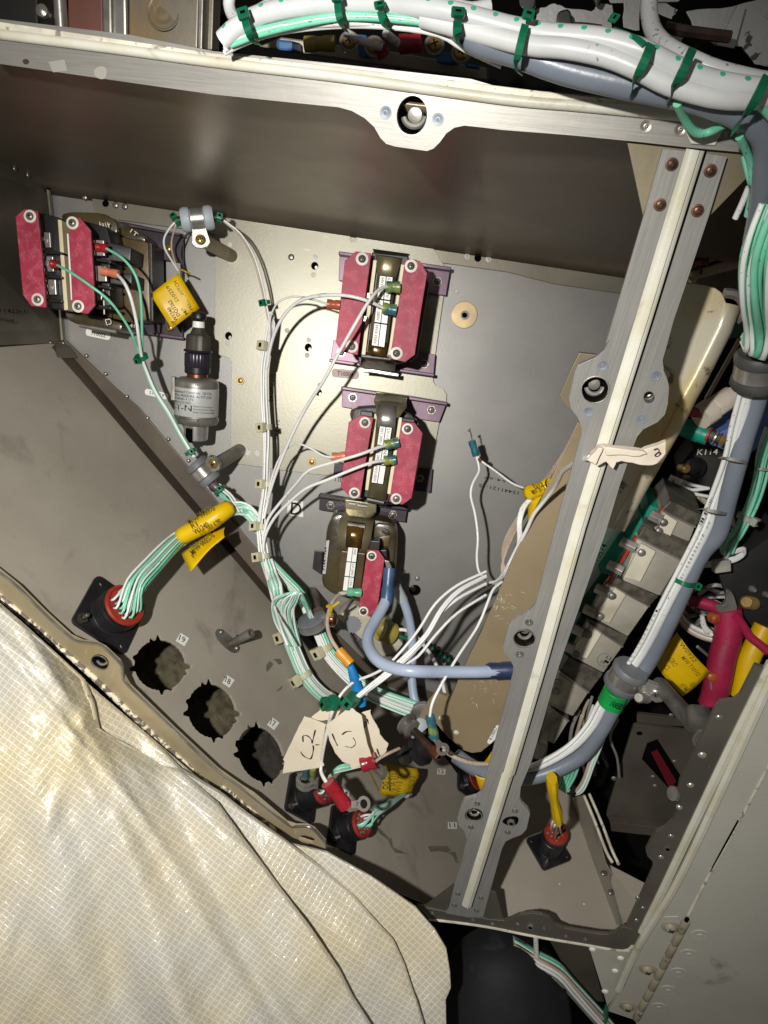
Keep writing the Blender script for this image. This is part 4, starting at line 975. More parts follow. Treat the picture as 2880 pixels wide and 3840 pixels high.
bboard([(530,437),(622,450),(703,545),(722,850),(736,1130),(680,1197),(590,1180),(560,1100)], 80, [(564,490),(608,1138)])

# ---- placards on the back panel
def placard(reg, x0, y0, x1, y1, hgt, h, body, mat='label_white', tin=.12, ink='ink', parent=bp, th=.4, cap=.5):
    p0, p1 = reg(x0,y0,h), reg(x1,y1,h); dx = (p1-p0); up = (-YB).cross(dx).normalized()*reg.L(hgt,h); n = 8
    P = []
    for cc, a0 in ((p1, -90), (p0, 90)):
        for k in range(n+1):
            a = math.radians(a0+180*k/n); P.append(cc+dx.normalized()*math.cos(a)*up.length/2*.75+up*.5*math.sin(a))
    pl = mb().prism(P, th).build('placard', mat, parent)
    lettering(body, p0.lerp(p1,tin)-up*cap/2, p0.lerp(p1,1-tin)-up*cap/2, up.length*cap, ink, pl, lift=.12)
    return pl
placard(a4, 688, 1338, 838, 1370, 58, .5, 'T10022')
placard(a8, 915, 447, 1035, 475, 38, .5, 'S10259')
placard(a6, 322, 1240, 486, 1256, 66, 4.0, 'T10004', 'label_pink', parent=PLT)
sq = soften(a7.P([(-45,980),(75,985),(92,1005),(78,1120),(-55,1100)], .5), 1, .2)
pd = mb().prism(o.P([(622,1080),(655,1083),(655,1117),(620,1112)], .5), .4).build('placard', 'label_white', bp)
lettering('D', o(627.5,1111,.9), o(650,1113,.9), a7.L(100,0), 'ink', pd)
# ink stencils on the panel
for body, q0, q1, hg in (('15441121-1S', (925,712),(615,650), 26), ('4154-67', (905,640),(655,590), 18)):
    lettering(body, b5(q0[0],q0[1],.1), b5(q1[0],q1[1],.1), b5.L(hg,0), 'ink', bp, name='stencil')
for body, q0, q1 in (('077604S', (586,808),(580,868)), ('211310', (597,905),(592,948))):
    lettering(body, o(q0[0],q0[1],3.4), o(q1[0],q1[1],3.4), 2.4, 'ink_faint', PLT, name='stencil')
lettering('T10', a7(312,840,.3), a7(380,848,.3), 5, 'ink', bp, name='stencil')

# ---- pressure switch
PS = thing('pressure_switch', o(420,800,0), 'silver cylindrical pressure switch hanging from a black plug between the yellow tag and gold plate', 'pressure switch')
HS = 34
def mm(px): return px*(D-HS)/FPX*.985
top = Reg(0,0,1659)(746,1170,HS+4); bot = Reg(0,0,1659)(734,1648,HS-2); axs = (bot-top)
Ls = axs.length; k_ = Ls/478.0
def lp(*pr): return [((y-1170)*k_, mm(r)) for y, r in pr]
def seg(name, mat, *pr, n=28, mod=None, ang=35): return mb().lathe(top, axs, lp(*pr), n, mod=mod).build(name, mat, PS, angle=ang)
seg('grommet', 'black_plastic', (1168,12),(1172,24),(1180,28),(1192,28),(1200,20),(1206,18))
seg('collar', 'label_white', (1204,21),(1226,22))
seg('backshell', 'connector_grey', (1226,21),(1240,26),(1250,32),(1254,42),(1262,45),(1308,46),(1310,30), n=32, mod=lambda k, n: 1 if k % 8 < 6 else .9)
seg('flange_ring', 'connector_black', (1308,50),(1312,52),(1316,50),(1318,44))
seg('coupling_nut', 'connector_purple', (1320,46),(1326,48),(1368,48),(1372,46), n=64, mod=lambda k, n: 1 if k % 2 else .965)
seg('coupling_band', 'connector_black', (1372,47),(1392,47),(1396,44))
seg('neck', 'copper', (1394,38),(1412,38))
body = seg('body', 'steel_dull', (1408,40),(1412,62),(1418,74),(1426,79),(1440,80),(1558,80),(1560,84),(1572,84),(1576,82),(1584,78),(1588,50), n=40)
seg('label_band', 'label_silver', (1446,80.8),(1448,81),(1550,81),(1551,80.5), n=40)
seg('port', 'steel', (1586,46),(1600,46),(1646,44),(1650,40),(1650,30),(1640,28))
mb().box(bot-axs.normalized()*3-YB*7+Vector((-2,0,0)), Vector((1,0,0)), axs, -YB, 4, 9, 3).build('port_slot', 'hole_black', PS)
mb().prism([a8(1062,350,HS-6), a8(1085,352,HS-6), a8(1085,500,HS-6), a8(1062,500,HS-6)], 6).build('mounting_ear', 'steel_dull', PS, bevel=.4)
axn = axs.normalized(); rx = axn.cross(YB).normalized()
if rx.x < 0: rx = -rx
def onlabel(yy, x_, r=81.5):       # wrap lettering round the can
    a = x_; return top+axn*((yy-1170)*k_)+(rx*math.sin(a)-YB*math.cos(a))*mm(r)
for body_, y_, a0, a1_, hg in (('Consolidated Controls  02750',1470,-1.25,.95,9),('SWITCH, PRESSURE, ALTITUDE',1484,-1.2,.95,9),('PN 14040-1-71',1496,-1.2,.1,8),('BENDIX SCD NO',1509,-1.2,0,8),('E-T-N',1535,-1.2,.05,22),('Eaton Corporation',1518,.12,1.05,6),('Pressure Sensors Division',1529,.12,1.15,6),('Bethel, Connecticut 06801',1540,.12,1.15,6),('N0',1440,.18,.36,8),('F',1572,.3,.42,9)):
    lettering(body_, None, None, 1, 'ink', PS, mapf=lambda x, y, y_=y_, a0=a0, a1_=a1_, hg=hg: onlabel(y_-y*hg, a0+(a1_-a0)*x, 84.5 if y_ > 1560 else 81.6))

# ---- clamps on standoffs
K1 = thing('cable_clamp', a5(520,400,0), 'pale cushioned clamp on a tan standoff at the top of the back panel', 'clamp')
sc, nn = clamp(a5(498,250,50), a5(640,238,48)-a5(360,262,52), 5.6, 19, a5(522,390,50)-a5(498,250,50), 11.5, K1, sr=3.2, tabw=11)
mb().lathe(a5(545,420,47), a5(775,545,0)-a5(545,420,47), [(0,4.2),((a5(775,545,0)-a5(545,420,47)).length,4.2)], 20).build('standoff', 'standoff', K1)
mb().cyl(a5(330,262,52), a5(690,238,47), 2.2).build('bundle_sleeve', 'rod_brown', K1)
K2 = thing('cable_clamp', a8(1340,900,0), 'grey cushioned clamp on a standoff at the floor edge below the pressure switch', 'clamp')
sc, nn = clamp(a8(1262,945,42), a8(1385,1055,40)-a8(1215,860,42), 6.4, 17, a8(1330,895,46)-a8(1262,945,42), 9, K2, 'cushion_grey', sr=3.3, tabw=11)
mb().lathe(a8(1345,900,42), a8(1500,805,0)-a8(1345,900,42), [(0,4.6),((a8(1500,805,0)-a8(1345,900,42)).length,4.6)], 20).build('standoff', 'standoff_grey', K2)
mb().tube([a8(1290,985,42), a8(1330,1030,41), a8(1365,1050,41)], lambda t: 3.4-1.0*t, 12).build('bundle_sleeve', 'purple_metal', K2)
K3 = thing('cable_clamp', b2(520,760,10), 'dark grey rubber clamp half hidden behind the brown wire next to the wire coil', 'clamp')
sc, nn = clamp(b2(500,800,62), b2(560,900,60)-b2(470,700,66), 8.5, 7, b2(555,745,66)-b2(490,800,62), 9, K3, 'cushion_grey', screw='copper', sr=3.8, tabw=10)
mb().lathe(b2(545,730,58), b2(500,590,4)-b2(545,730,58), [(0,3.8),((b2(500,590,4)-b2(545,730,58)).length,3.8)], 18).build('standoff', 'rod_brown', K3)
# beige box with a toothed grey disc under the dark transformer
BX = thing('socket_box', b2(830,860,20), 'beige box with a toothed grey disc under the dark transformer', 'box')
mb().prism(b2.P([(795,672),(668,765),(940,1010),(985,1040),(1080,1010),(1130,950),(1000,800),(920,760)], 26), 24).build('case', 'bracket_beige', BX, bevel=1.5)
m = mb(); P = []
for k in range(60):
    a = 2*math.pi*k/60; rr = 62 if (k//2) % 2 else 55; P.append(b2(778+rr*math.cos(a)*1.0, 815+rr*math.sin(a)*.98, 26.6))
m.prism(P, .6).build('toothed_disc', 'disc_grey', BX)
lettering('S0818156', b2(850,955,26.3), b2(775,868,26.3), b2.L(28,26), 'ink', BX, name='stamp')
# ================================================================ wiring on the back panel
W_, G_, WG = 'wire_white', 'wire_green', 'wire_white_green'
def run(*parts):                    # join readings from several views: (reg, [(x,y,h),...])
    out = []
    for reg, pts in parts: out += [reg(x, y, h) for x, y, h in pts]
    return out
# main harness
HN = thing('wire_harness', o(570,1050,0), 'white main wire harness running down the gold plate to the floor, tied with natural straps', 'wire harness')
trunk = run((o, [(586,680,34),(577,750,36),(571,800,38),(572,870,40),(577,943,42),(576,1000,44),(574,1057,46),(566,1110,50),(563,1150,54),(570,1212,58)]))
bundle(trunk, 2.7, 6, 1.35, [W_], HN, 3, spread0=.6, spread1=1.5)
for pth, r, mt in (
    (run((a5, [(705,262,47),(840,372,44),(940,545,40),(1000,740,38),(1032,900,36),(1058,1030,36),(1068,1100,36),(1040,1300,38),(1020,1400,38)])), 1.15, W_),
    (run((a5, [(700,270,47),(830,385,43),(925,550,39),(985,745,37),(1020,900,35),(1050,1040,35),(1072,1110,35),(1050,1300,37),(1030,1400,38)])), 1.0, 'wire_dirty'),
    (run((a6, [(262,705,71),(180,678,66),(80,655,60)]), (a5, [(1330,862,56),(1230,856,52),(1130,895,48),(1078,980,42),(1062,1050,38),(1055,1150,38)])), 1.25, W_),
    (run((a6, [(705,738,74),(600,690,80),(480,652,82),(350,635,80),(200,640,76)]), (a5, [(1500,842,72),(1330,872,66),(1210,955,60),(1120,1090,52),(1065,1250,44),(1040,1400,40)])), 2.0, W_),
    (run((a6, [(735,570,74),(670,590,80),(590,680,88),(470,880,92),(340,1110,86),(230,1310,80),(130,1460,72)]), (o, [(640,920,62),(605,1000,52),(584,1060,50),(570,1120,52)])), 2.0, W_),
    (run((a7, [(303,655,70),(230,640,68),(150,592,66),(60,552,62)]), (o, [(632,960,56),(606,985,50),(588,1030,48),(576,1080,50)])), 1.25, W_),
    (run((a7, [(735,557,74),(650,580,80),(520,630,84),(300,695,82),(120,755,76)]), (o, [(640,1045,68),(610,1080,60),(580,1120,56),(568,1160,56)])), 1.9, W_),
    (run((a7, [(722,678,74),(620,692,80),(480,740,82),(260,830,80),(100,895,74)]), (o, [(625,1085,66),(592,1120,60),(572,1160,58),(568,1200,58)])), 1.9, W_)):
    wire(pth, r, mt, HN)
for y, t in ((800,.13),(943,.44),(1057,.68),(1148,.87),(1212,.985)):
    tie(trunk, t, 2.6+1.3*t, HN, 'tie_natural', w=5.6, hs=1.15, head=Vector((-.55,-.8,0)))
# terminals at the transformer ends
def term(reg, xy0, xy1, h, r, mt, par=HN): sleeve(reg(*xy0,h), reg(*xy1,h), r, par, mt)
term(a6, (722,572), (832,575), 74, 5.6, 'lug_blue_yellow'); term(a6, (692,735), (802,755), 74, 5.6, 'lug_blue_yellow')
term(a6, (262,706), (365,715), 71, 4.9, 'lug_orange'); term(a7, (303,652), (405,642), 70, 4.6, 'lug_salmon')
term(a7, (712,560), (822,535), 74, 5.4, 'lug_blue_yellow'); term(a7, (703,680), (800,672), 74, 5.0, 'lug_blue_yellow')
# green tie on the thin run
tie(run((a5, [(1000,740,38),(1032,900,36),(1058,1030,36)])), .62, 2.2, HN, 'tie_green', w=4.0, head=Vector((-.6,-.8,.1)), hs=1.1)
# run through the top clamp to the yellow tag
TG = thing('tagged_wire', a5(330,260,50), 'pair of thin white wires looping from the top clamp to the yellow tag', 'wire')
wire(run((a5, [(330,270,52),(285,320,52),(240,400,50),(245,480,48),(290,560,44),(350,655,38)])), 1.2, W_, TG)
wire(run((a5, [(335,280,52),(318,340,50),(298,420,46),(300,500,44),(325,590,40),(352,660,38)])), 1.1, 'wire_dirty', TG)
wire(run((a5, [(345,640,38),(385,650,40),(410,662,40),(440,676,38)])), 1.0, 'tag_yellow_old', TG, 'lacing_end')
tie(run((a5, [(310,290,52),(330,265,52),(360,255,51)])), .5, 3.2, TG, 'tie_green', w=4, head=Vector((-.3,-.9,.1)))
tie(run((a5, [(640,240,48),(672,243,47),(710,262,47)])), .5, 3.0, HN, 'tie_green', w=4, head=Vector((0,-1,.1)))
def ytag(name_lab, reg, q, hs, lines, bend=2, mat='tag_yellow', seed=1, ink='ink_olive', flip=False, crumple=.3):
    P = [reg(x, y, h) for (x, y), h in zip(q, hs)]
    t = thing('wire_tag', P[0], name_lab, 'tag')
    sh, n = paper(P, t, mat, 'film', bend, crumple=crumple, seed=seed)
    a, b, c, d = P
    def at(u, v): return a.lerp(b, u).lerp(d.lerp(c, u), v)+n*(bend*math.sin(math.pi*u)+bend*.5*math.sin(math.pi*v)+.45+crumple)
    for body, u0, v0, u1, v1, hg in lines:
        lettering(body, at(u0,v0), at(u1,v1), hg, ink, sh, n=n, lift=.25)
    return t, n
# corners: top, right, bottom, left; lettering reads upward along the long side
ytag('square yellow tag printed PRESS SWITCH hanging above the pressure switch', a5, [(350,672),(515,945),(300,1105),(132,838)], [38,36,40,42],
     [('DF', .97,.82,.86,.82,2.2),('W1240', .93,.93-.22,.55,.71,2.3),('DQ3262', .86,.58,.42,.58,2.3),('M/W S10259', .95,.36,.1,.42,2.3),('PRESS SWITCH', .93,.16,.12,.16,2.3)], bend=1.2, seed=2)
# wires from the far-left transformer
LW = thing('wire_run', a8(875,215,40), 'two green wires and a white one curving from the far-left transformer to the clamp', 'wire')
e = [(850,160,58),(880,230,54),(915,330,50),(965,445,48),(1045,570,46),(1115,700,44),(1205,850,43)]
wire(run((a4, [(445,818,76),(560,880,84),(720,990,88),(850,1095,84),(940,1210,76),(1020,1340,68)]), (a8, e)), 1.5, G_, LW)
wire(run((a4, [(830,690,72),(950,762,78),(1040,870,80),(1085,1000,78),(1100,1150,74),(1104,1300,68)]), (a8, [(x+10,y-6,h-1) for x,y,h in e[1:]])), 1.55, G_, LW)
wire(run((a4, [(915,893,72),(970,960,78),(1020,1080,78),(1060,1250,72),(1075,1350,68)]), (a8, [(x+3,y+2,h+2) for x,y,h in e[1:]])), 1.9, W_, LW)
wire(run((a8, [(x-6,y+4,h) for x,y,h in e[1:]])), 1.4, G_, LW)
lwp = run((a8, e))
tie(lwp, .17, 3.6, LW, 'tie_green', w=4.2, head=Vector((-.3,-.9,0))); tie(lwp, .97, 3.6, LW, 'tie_green', w=4.2, head=Vector((.4,-.9,0)))
for q0, q1, h, mt, r in (((395,805),(450,815),75,'lug_red',4.2),((740,675),(835,690),70,'lug_red',4.4),((785,860),(920,890),71,'lug_salmon',4.4)):
    sleeve(a4(*q0,h), a4(*q1,h), r, LW, mt)
sl = run((a8, [(1345,1035,41),(1385,1075,42),(1430,1110,44)]), (b1, [(1290,230,50)]))
bundle(sl, 2.6, 5, 1.3, [G_, W_], LW, 8); tie(sl, .25, 4.0, LW, 'tie_green', w=4.2, head=Vector((.5,-.9,0)))

# green-white trunk from the big connector through the yellow sleeve into the harness
def floor_h(reg, x, y): return -reg.on(FL, x, y).y
def solve_h(p0, n, reg, x, y, lo=2, hi=90):
    tg = reg.q(x, y); return min((math.dist(pix(p0+n*(lo+(hi-lo)*k/200)), tg), lo+(hi-lo)*k/200) for k in range(201))[1]
rail_dir = (o.on(FL,640,1830)-o.on(FL,0,1240)).normalized(); rail_dir = (rail_dir-fn*rail_dir.dot(fn)).normalized(); cross_dir = fn.cross(rail_dir)
def connector(label, reg, base, disc, r_px, ins='insert_red', rot=0.2, n=None, fl_s=2.9, hmax=60, pl=None):
    r_px *= 1.12; p0 = reg.on(pl or FL, *base); n = n or fn; H = solve_h(p0, n, reg, *disc, hi=hmax)
    dist = (p0+n*H-CAM).dot(-b_); r = r_px*reg.k*dist/FPX
    t = thing('circular_connector', p0, label, 'connector')
    ux = rail_dir*math.cos(rot)+cross_dir*math.sin(rot); uy = n.cross(ux).normalized(); ux = uy.cross(n)
    s_ = r*fl_s/2; cr = r*.28; P = []
    for sx, sy in ((1,1),(-1,1),(-1,-1),(1,-1)):
        for k in range(5):
            a = math.atan2(sy, sx)-math.pi/4+math.pi/2*k/4; P.append(p0+n*2.4+ux*(sx*(s_-cr))+uy*(sy*(s_-cr))+(ux*math.cos(a)+uy*math.sin(a))*cr)
    fh = [[p0+n*2.4+ux*(sx*s_*.76)+uy*(sy*s_*.76)+(ux*math.cos(a)+uy*math.sin(a))*r*.13 for a in [2*math.pi*k/12 for k in range(12)]] for sx, sy in ((1,1),(-1,1),(-1,-1),(1,-1))]
    mb().prism(P, 2.4, -n, fh).build('flange', 'connector_black', t, bevel=.35)
    for i, (sx, sy) in enumerate(((1,1),(-1,1),(-1,-1),(1,-1))):
        c = p0+n*2.4+ux*(sx*s_*.76)+uy*(sy*s_*.76)
        if i in (0, 2):
            nt = hexnut(c, n, r*.25, 2.4, t, 'connector_grey'); mb().lathe(c+n*1, n, [(0, r*.1), (5.5, r*.1), (6, r*.07)], 12).build('bolt', 'standoff_grey', nt)
    prof = [(2.0, r*1.08), (H*.2, r*1.08), (H*.22, r*1.02)]
    k = 0; z = H*.24
    while z < H*.72:
        prof += [(z, r*1.0), (z+.9, r*1.035), (z+1.1, r*1.035)]; z += 2.0
    prof += [(H*.76, r*1.0), (H*.8, r*.97), (H*.97, r*.97), (H*.99, r*.93)]
    mb().lathe(p0, n, prof, 36).build('shell', 'connector_black', t, angle=28)
    g = mb().lathe(p0, n, [(H*.95, r*.99), (H*1.0, r*1.0), (H*1.06, r*.95), (H*1.07, r*.86), (H*1.0, r*.82), (H*1.0, r*.1)], 36).build('sealing_insert', ins, t, angle=35)
    return t, p0, n, H, r, ux, uy
C1, cp, cn, cH, cr_, cux, cuy = connector('large black round connector with red insert and green wires, left of hole 19', b1, (382,938), (476,832), 135)
ends = []
for k in range(26):
    rr = math.sqrt((k+.5)/26)*cr_*.7; a = k*2.4; ends.append(cp+cn*(cH*1.0)+(cux*math.cos(a)+cuy*math.sin(a))*rr)
GB = thing('wire_bundle', b1(700,600,120), 'green and white wires rising from the large connector through the folded yellow sleeve', 'wire bundle')
rnd = random.Random(4)
hb = floor_h(b1, 900, 420)+34
trk = [(560,740,0),(680,600,0),(800,470,0),(890,395,0)]
for k, e0 in enumerate(ends):
    jx, jy = rnd.uniform(-1, 1), rnd.uniform(-1, 1); sx = math.cos(k*2.4)*math.sqrt((k+.5)/26); sy = math.sin(k*2.4)*math.sqrt((k+.5)/26)
    pts = [e0, e0+cn*4]
    for (x, y, _), sp, hh in zip(trk, (85,80,68,58), (-12,-4,2,4)):
        pts.append(b1(x+sx*sp*.8+jx*10, y+sy*sp*.8+jy*10, floor_h(b1,x,y)+36+hh*.5+sx*3))
    for (x, y, hh) in ((1060,300,4),(1210,205,-4),(1320,205,-22),(1400,270,-42),(1440,350,-52)):
        pts.append(b1(x+sx*42, y+sy*46, max(46, hb+hh+sy*3)))
    wire(pts, 1.45, G_ if rnd.random() < .68 else (W_ if rnd.random() < .6 else WG), GB, n=6)
# dark holes of the insert
for k in range(26):
    c = ends[k]; mb().lathe(c-cn*.3, cn, [(0, 1.4), (.5, 1.4), (.6, .9)], 10).build('wire_seal', 'insert_pink', C1)
# folded yellow sleeve round the bundle
YS = thing('wire_tag', b1(1050,300,hb), 'folded yellow marker sleeve lettered W3576 wrapped round the green wires', 'tag')
pth = run((b1, [(878,392,hb+6),(980,338,hb+6),(1080,285,hb+5),(1150,235,hb+3),(1212,195,hb-2)]))
mb().tube(pth, lambda t: 6.6+.9*math.sin(t*3), 10, cap=False, flat=.8).build('sleeve', 'tag_yellow', YS, solid=.5, angle=45)
sh, n = paper([b1(885,505,hb+2), b1(1185,325,hb+2), b1(1182,395,hb+14), b1(950,635,hb+16)], YS, 'tag_yellow', 'flap', 1.5, crumple=.3, seed=3)
for body, q0, q1, hg, hh in (('M/W W3576',(938,305),(1112,205),3.6,hb+14.4),('R1',(962,338),(1000,318),3.4,hb+14.4),('W1240',(980,378),(1078,318),3.4,hb+14.6),('DS 26J 67F',(1025,388),(1165,300),3.6,hb+14.4)):
    lettering(body, b1(*q0,hh), b1(*q1,hh), hg, 'ink_olive', YS)
for body, q0, q1, hg in (('DBD ED',(960,486),(1060,425),3.2),('M/W W3576',(966,520),(1115,390),4),('R1',(978,552),(1000,535),4)):
    lettering(body, b1(*q0,hb+13), b1(*q1,hb+13), hg, 'ink_olive', sh)

# lower harness: bundle with coil, down over the floor
LH = thing('wire_harness', b2(330,800,60), 'thick coiled bundle of green and white wires lying over the floor, tied with natural straps', 'wire harness')
def fh_(reg, x, y, up): return floor_h(reg, x, y)+up
pa = [b2(180,372,58), b2(215,480,60), b2(262,600,70), b2(285,700,fh_(b2,285,700,16)), b2(312,830,fh_(b2,312,830,13)), b2(365,980,fh_(b2,365,980,11)), b2(445,1165,fh_(b2,445,1165,11)), b2(545,1285,fh_(b2,545,1285,12)), b2(660,1360,fh_(b2,660,1360,14))]
bundle(pa, 5.4, 34, 1.5, [W_, G_, W_, WG], LH, 12, spread0=.6, spread1=.9)
lr = random.Random(17)
for q in range(22):                    # loose loops bulging at the top of the coil
    f = q/21; jx = lambda a=7: lr.uniform(-a, a); up = lr.uniform(-3, 3)
    wire(run((b2, [(352+f*70+jx(),960+jx(),66+up),(262+f*120+jx(),830+jx(),70+up),(222+f*150+jx(),720+jx(),76+up),(238+f*165+jx(),650+jx(),82+up),(300+f*120+jx(),608-f*10+jx(),86+up),(370+f*60+jx(),596+jx(),84+up),(430+f*16+jx(),640+jx(),76+up),(470+f*22+jx(),730+jx(),66),(500+f*30,810,58)])), 1.45, [W_, G_, G_, W_, WG][q % 5], LH, 'loop_wire', n=6)
for t, hd in ((.60,(-.6,-.8,-.1)),(.80,(-.8,-.6,-.2)),(.97,(-.6,-.8,0))): tie(pa, t, 5.6, LH, 'tie_natural', w=6.6, head=Vector(hd), hs=1.3)
LH2 = thing('wire_harness', b2(700,1100,60), 'white and green wire trunk passing behind the coil towards the bottom of the post', 'wire harness')
pb2 = [b2(195,375,56), b2(300,490,52), b2(415,615,50), b2(480,745,50), b2(545,880,52), b2(605,1010,54), b2(700,1120,56), b2(810,1215,58), b2(930,1295,60), b2(1080,1355,60), b2(1210,1400,58)]
bundle(pb2, 4.6, 30, 1.55, [W_, W_, WG, G_, W_], LH2, 21, spread0=.5, spread1=1.15)
tie(pb2, .50, 5.0, LH2, 'tie_natural', w=6.2, head=Vector((-.7,-.7,0)), hs=1.3)
wire(run((b2, [(170,390,60),(195,520,66),(235,680,80),(290,860,104),(330,960,110)])), 1.6, W_, LH2)

# blue power cables
BC = thing('power_cable', b2(1030,500,40), 'thick pale blue cable looping from the dark transformer to the right behind the post', 'cable')
wire(run((b2, [(1022,565,74),(1005,660,78),(940,780,90),(888,880,102),(890,970,112),(950,1060,124),(1050,1112,132),(1200,1138,138),(1420,1142,130),(1659,1142,128)]), (c7, [(900,985,126),(1040,985,124)])), 3.4, 'cable_blue', BC, 'insulation', 16, k=1)
mb().lathe(b2(1034,425,71), b2(1020,580,75)-b2(1034,425,71), [(0,2.8),(0,3.7),(4,3.9),(8,3.5),(12,3.5),(13,3.9),(22,3.9),(22,3)], 18).build('terminal_sleeve', 'lug_steelblue', BC)
mb().prism(b2.P([(1000,370),(1030,378),(1050,425),(1010,425)], 68), 2.5).build('terminal_tongue', 'steel', BC, bevel=.4)
mb().lathe(c7(772,985,126), c7(1060,975,124)-c7(772,985,126), [(0,3.8),(1.5,4.6),(8,4.4),(9,4.8),(17,4.8)], 20).build('boot', 'lug_navy', BC)
BC2 = thing('power_cable', b2(1180,900,30), 'second pale blue cable dropping straight down behind the white wires', 'cable')
wire(run((b2, [(1085,560,44),(1125,640,44),(1165,760,42),(1188,900,42),(1190,1050,44),(1188,1200,48),(1205,1330,52),(1240,1410,56)])), 3.0, 'cable_blue', BC2, 'insulation', 14, k=1)
mb().tube(run((b2, [(1070,540,46),(1095,590,45),(1125,650,44)])), 3.7, 16).build('terminal_sleeve', 'cushion_pale', BC2)
BW = thing('wire_lead', b2(620,750,70), 'brown lead from the dark transformer ending in amber and blue sleeves', 'wire')
wire(run((b2, [(745,592,74),(700,600,78),(655,635,84),(618,710,92),(603,810,100),(628,910,108),(685,1000,114)])), 2.3, 'wire_dirty', BW)
wire(run((b2, [(742,592,74),(690,603,79)])), 2.5, W_, BW)
sleeve(b2(742,588,74), b2(838,597,73), 4.8, BW, 'lug_green')
sleeve(b2(680,995,114), b2(765,1090,118), 5.4, BW, 'sleeve_amber', waist=.98)
mb().tube(run((b2, [(762,1095,118),(790,1180,118),(820,1280,118),(845,1375,118)])), lambda t: 1.9+1.5*math.sin(min(1,t*1.5)*1.57)-1.0*max(0,t-.8)*5, 14).build('cap_sleeve', 'sleeve_blue', BW)
mb().tube(run((b2, [(600,690,94),(640,690,96),(690,655,96)])), .9).build('lacing_cord', 'tag_yellow_old', BW)
mb().tube(run((b2, [(612,680,94),(632,700,97),(625,735,95),(620,760,95)])), .9).build('lacing_cord', 'tag_yellow_old', BW)
GW = thing('wire_lead', b2(1250,950,20), 'dark green banded wire behind the blue cables', 'wire')
wire(run((b2, [(1100,895,26),(1190,925,26),(1300,965,26),(1400,1030,26),(1480,1090,26)])), 3.2, 'tie_green', GW)
for k in range(6): mb().cyl(b2(1300+k*28,966+k*20,26), b2(1312+k*28,973+k*20,26), 3.5).build('black_band', 'black_plastic', GW)
wire(run((b2, [(1090,850,30),(1150,855,30),(1220,900,30),(1310,1010,30),(1340,1060,30),(1390,1180,34),(1415,1290,36)])), 2.6, W_, GW)
ring(b2(1050,880,28), b2(1100,895,24)-b2(1020,860,28), 8, 5, 10, 'sleeve_ring', 'lug_yellow', GW)

# loose white wires over the grey panel
LL = thing('loose_lead', b5(580,400,60), 'thin white wire ending in a bare teal splice standing off the grey panel', 'wire')
wire(run((b5, [(590,428,52),(610,500,53),(612,560,54),(565,650,56),(550,745,57),(580,870,58),(600,1000,60),(605,1100,62),(597,1220,66),(612,1330,70),(665,1395,76)])), 1.6, W_, LL)
wire(run((b5, [(594,425,52),(640,480,54),(740,550,56),(860,640,62),(950,680,70),(1015,695,78)])), 1.35, W_, LL)
sleeve(b5(557,318,53), b5(592,432,52), 4.0, LL, 'lug_teal')
for dx in (-6,4,-14): mb().tube(run((b5, [(562,318,53),(552,270+dx,54),(540+dx,225-dx,55)])), .35).build('bare_strand', 'steel', LL)
mb().tube(run((b5, [(615,452,53),(640,475,54)])), 1.6).build('bare_copper', 'copper', LL)
HS_ON = True
WB = thing('wire_bundle', b2(1300,850,130), 'fan of white wires sweeping from the tan bracket down to the taped tags', 'wire bundle')
h0, h1 = 118, 204
for k, p in enumerate(([(1700,448),(1500,545),(1350,672),(1235,850),(1110,1005),(1000,1112),(905,1165),(800,1205),(740,1250),(690,1310),(655,1375)],
          [(1700,478),(1510,578),(1390,705),(1285,880),(1150,1020),(1010,1145),(880,1250),(775,1340)],
          [(1700,485),(1520,585),(1400,712),(1298,885),(1165,1030),(1020,1155),(890,1258),(785,1345)],
          [(1700,532),(1500,640),(1360,770),(1270,930),(1160,1045),(1030,1165),(880,1275),(780,1350)],
          [(1700,610),(1500,738),(1350,890),(1230,1035),(1110,1110),(980,1205),(800,1320),(765,1350)])):
    wire([b2(x, y, h0+(h1-h0)*min(1,(i/(len(p)-1))**.8)) for i, (x, y) in enumerate(p)], 1.9 if k in (1,3) else 1.7, W_, WB)
for k in range(6):
    wire(run((b5, [(1330-k*4,300+k*12,58),(1210-k*10,520+k*10,62),(1070-k*14,740+k*10,70),(930-k*16,960+k*12,80),(850-k*10,1120+k*8,90),(795-k*4+k*6,1280,98),(800+k*10,1400,104)])), 1.9, 'wire_dirty', WB)
for k in range(3):
    wire(run((b5, [(1040+k*8,735,100),(985+k*10,790,104),(940+k*12,850,108),(918+k*10,960,112),(922+k*10,1080,114),(900+k*9,1180,116),(830+k*8,1330,118)])), 1.7, W_, WB)
wire(run((b5, [(1480,447,258),(1400,470,240),(1330,510,215),(1265,560,190),(1225,640,165),(1190,700,152),(1110,800,140),(1040,890,134),(985,1010,128),(930,1110,124),(870,1230,120),(820,1330,118)])), 2.2, W_, WB)
for k in range(4):
    wire(run((b5, [(700+k*22,1420+k*6,96),(760+k*8,1400,104),(820,1320+k*14,118),(850,1290+k*14,122)])), 1.6, W_, WB)
YT = thing('wire_tag', b5(1080,760,110), 'yellow marker tape folded round white wires at the edge of the tan bracket', 'tag')
mb().tube(run((b5, [(1005,720,100),(1080,700,108),(1165,655,116)])), lambda t: 4.6-1.0*t, 14, cap=False).build('sleeve', 'tag_yellow', YT, solid=.5)
paper([b5(1000,800,100), b5(1110,735,112), b5(1040,880,104), b5(1000,945,98)], YT, 'tag_yellow', 'flap', 1.0, seed=5)
for body, q0, q1 in (('MW 30 OO',(1035,735),(1150,690)),('D12',(1050,690),(1120,665))): lettering(body, b5(*q0,116), b5(*q1,121), 3.4, 'ink_olive', YT)
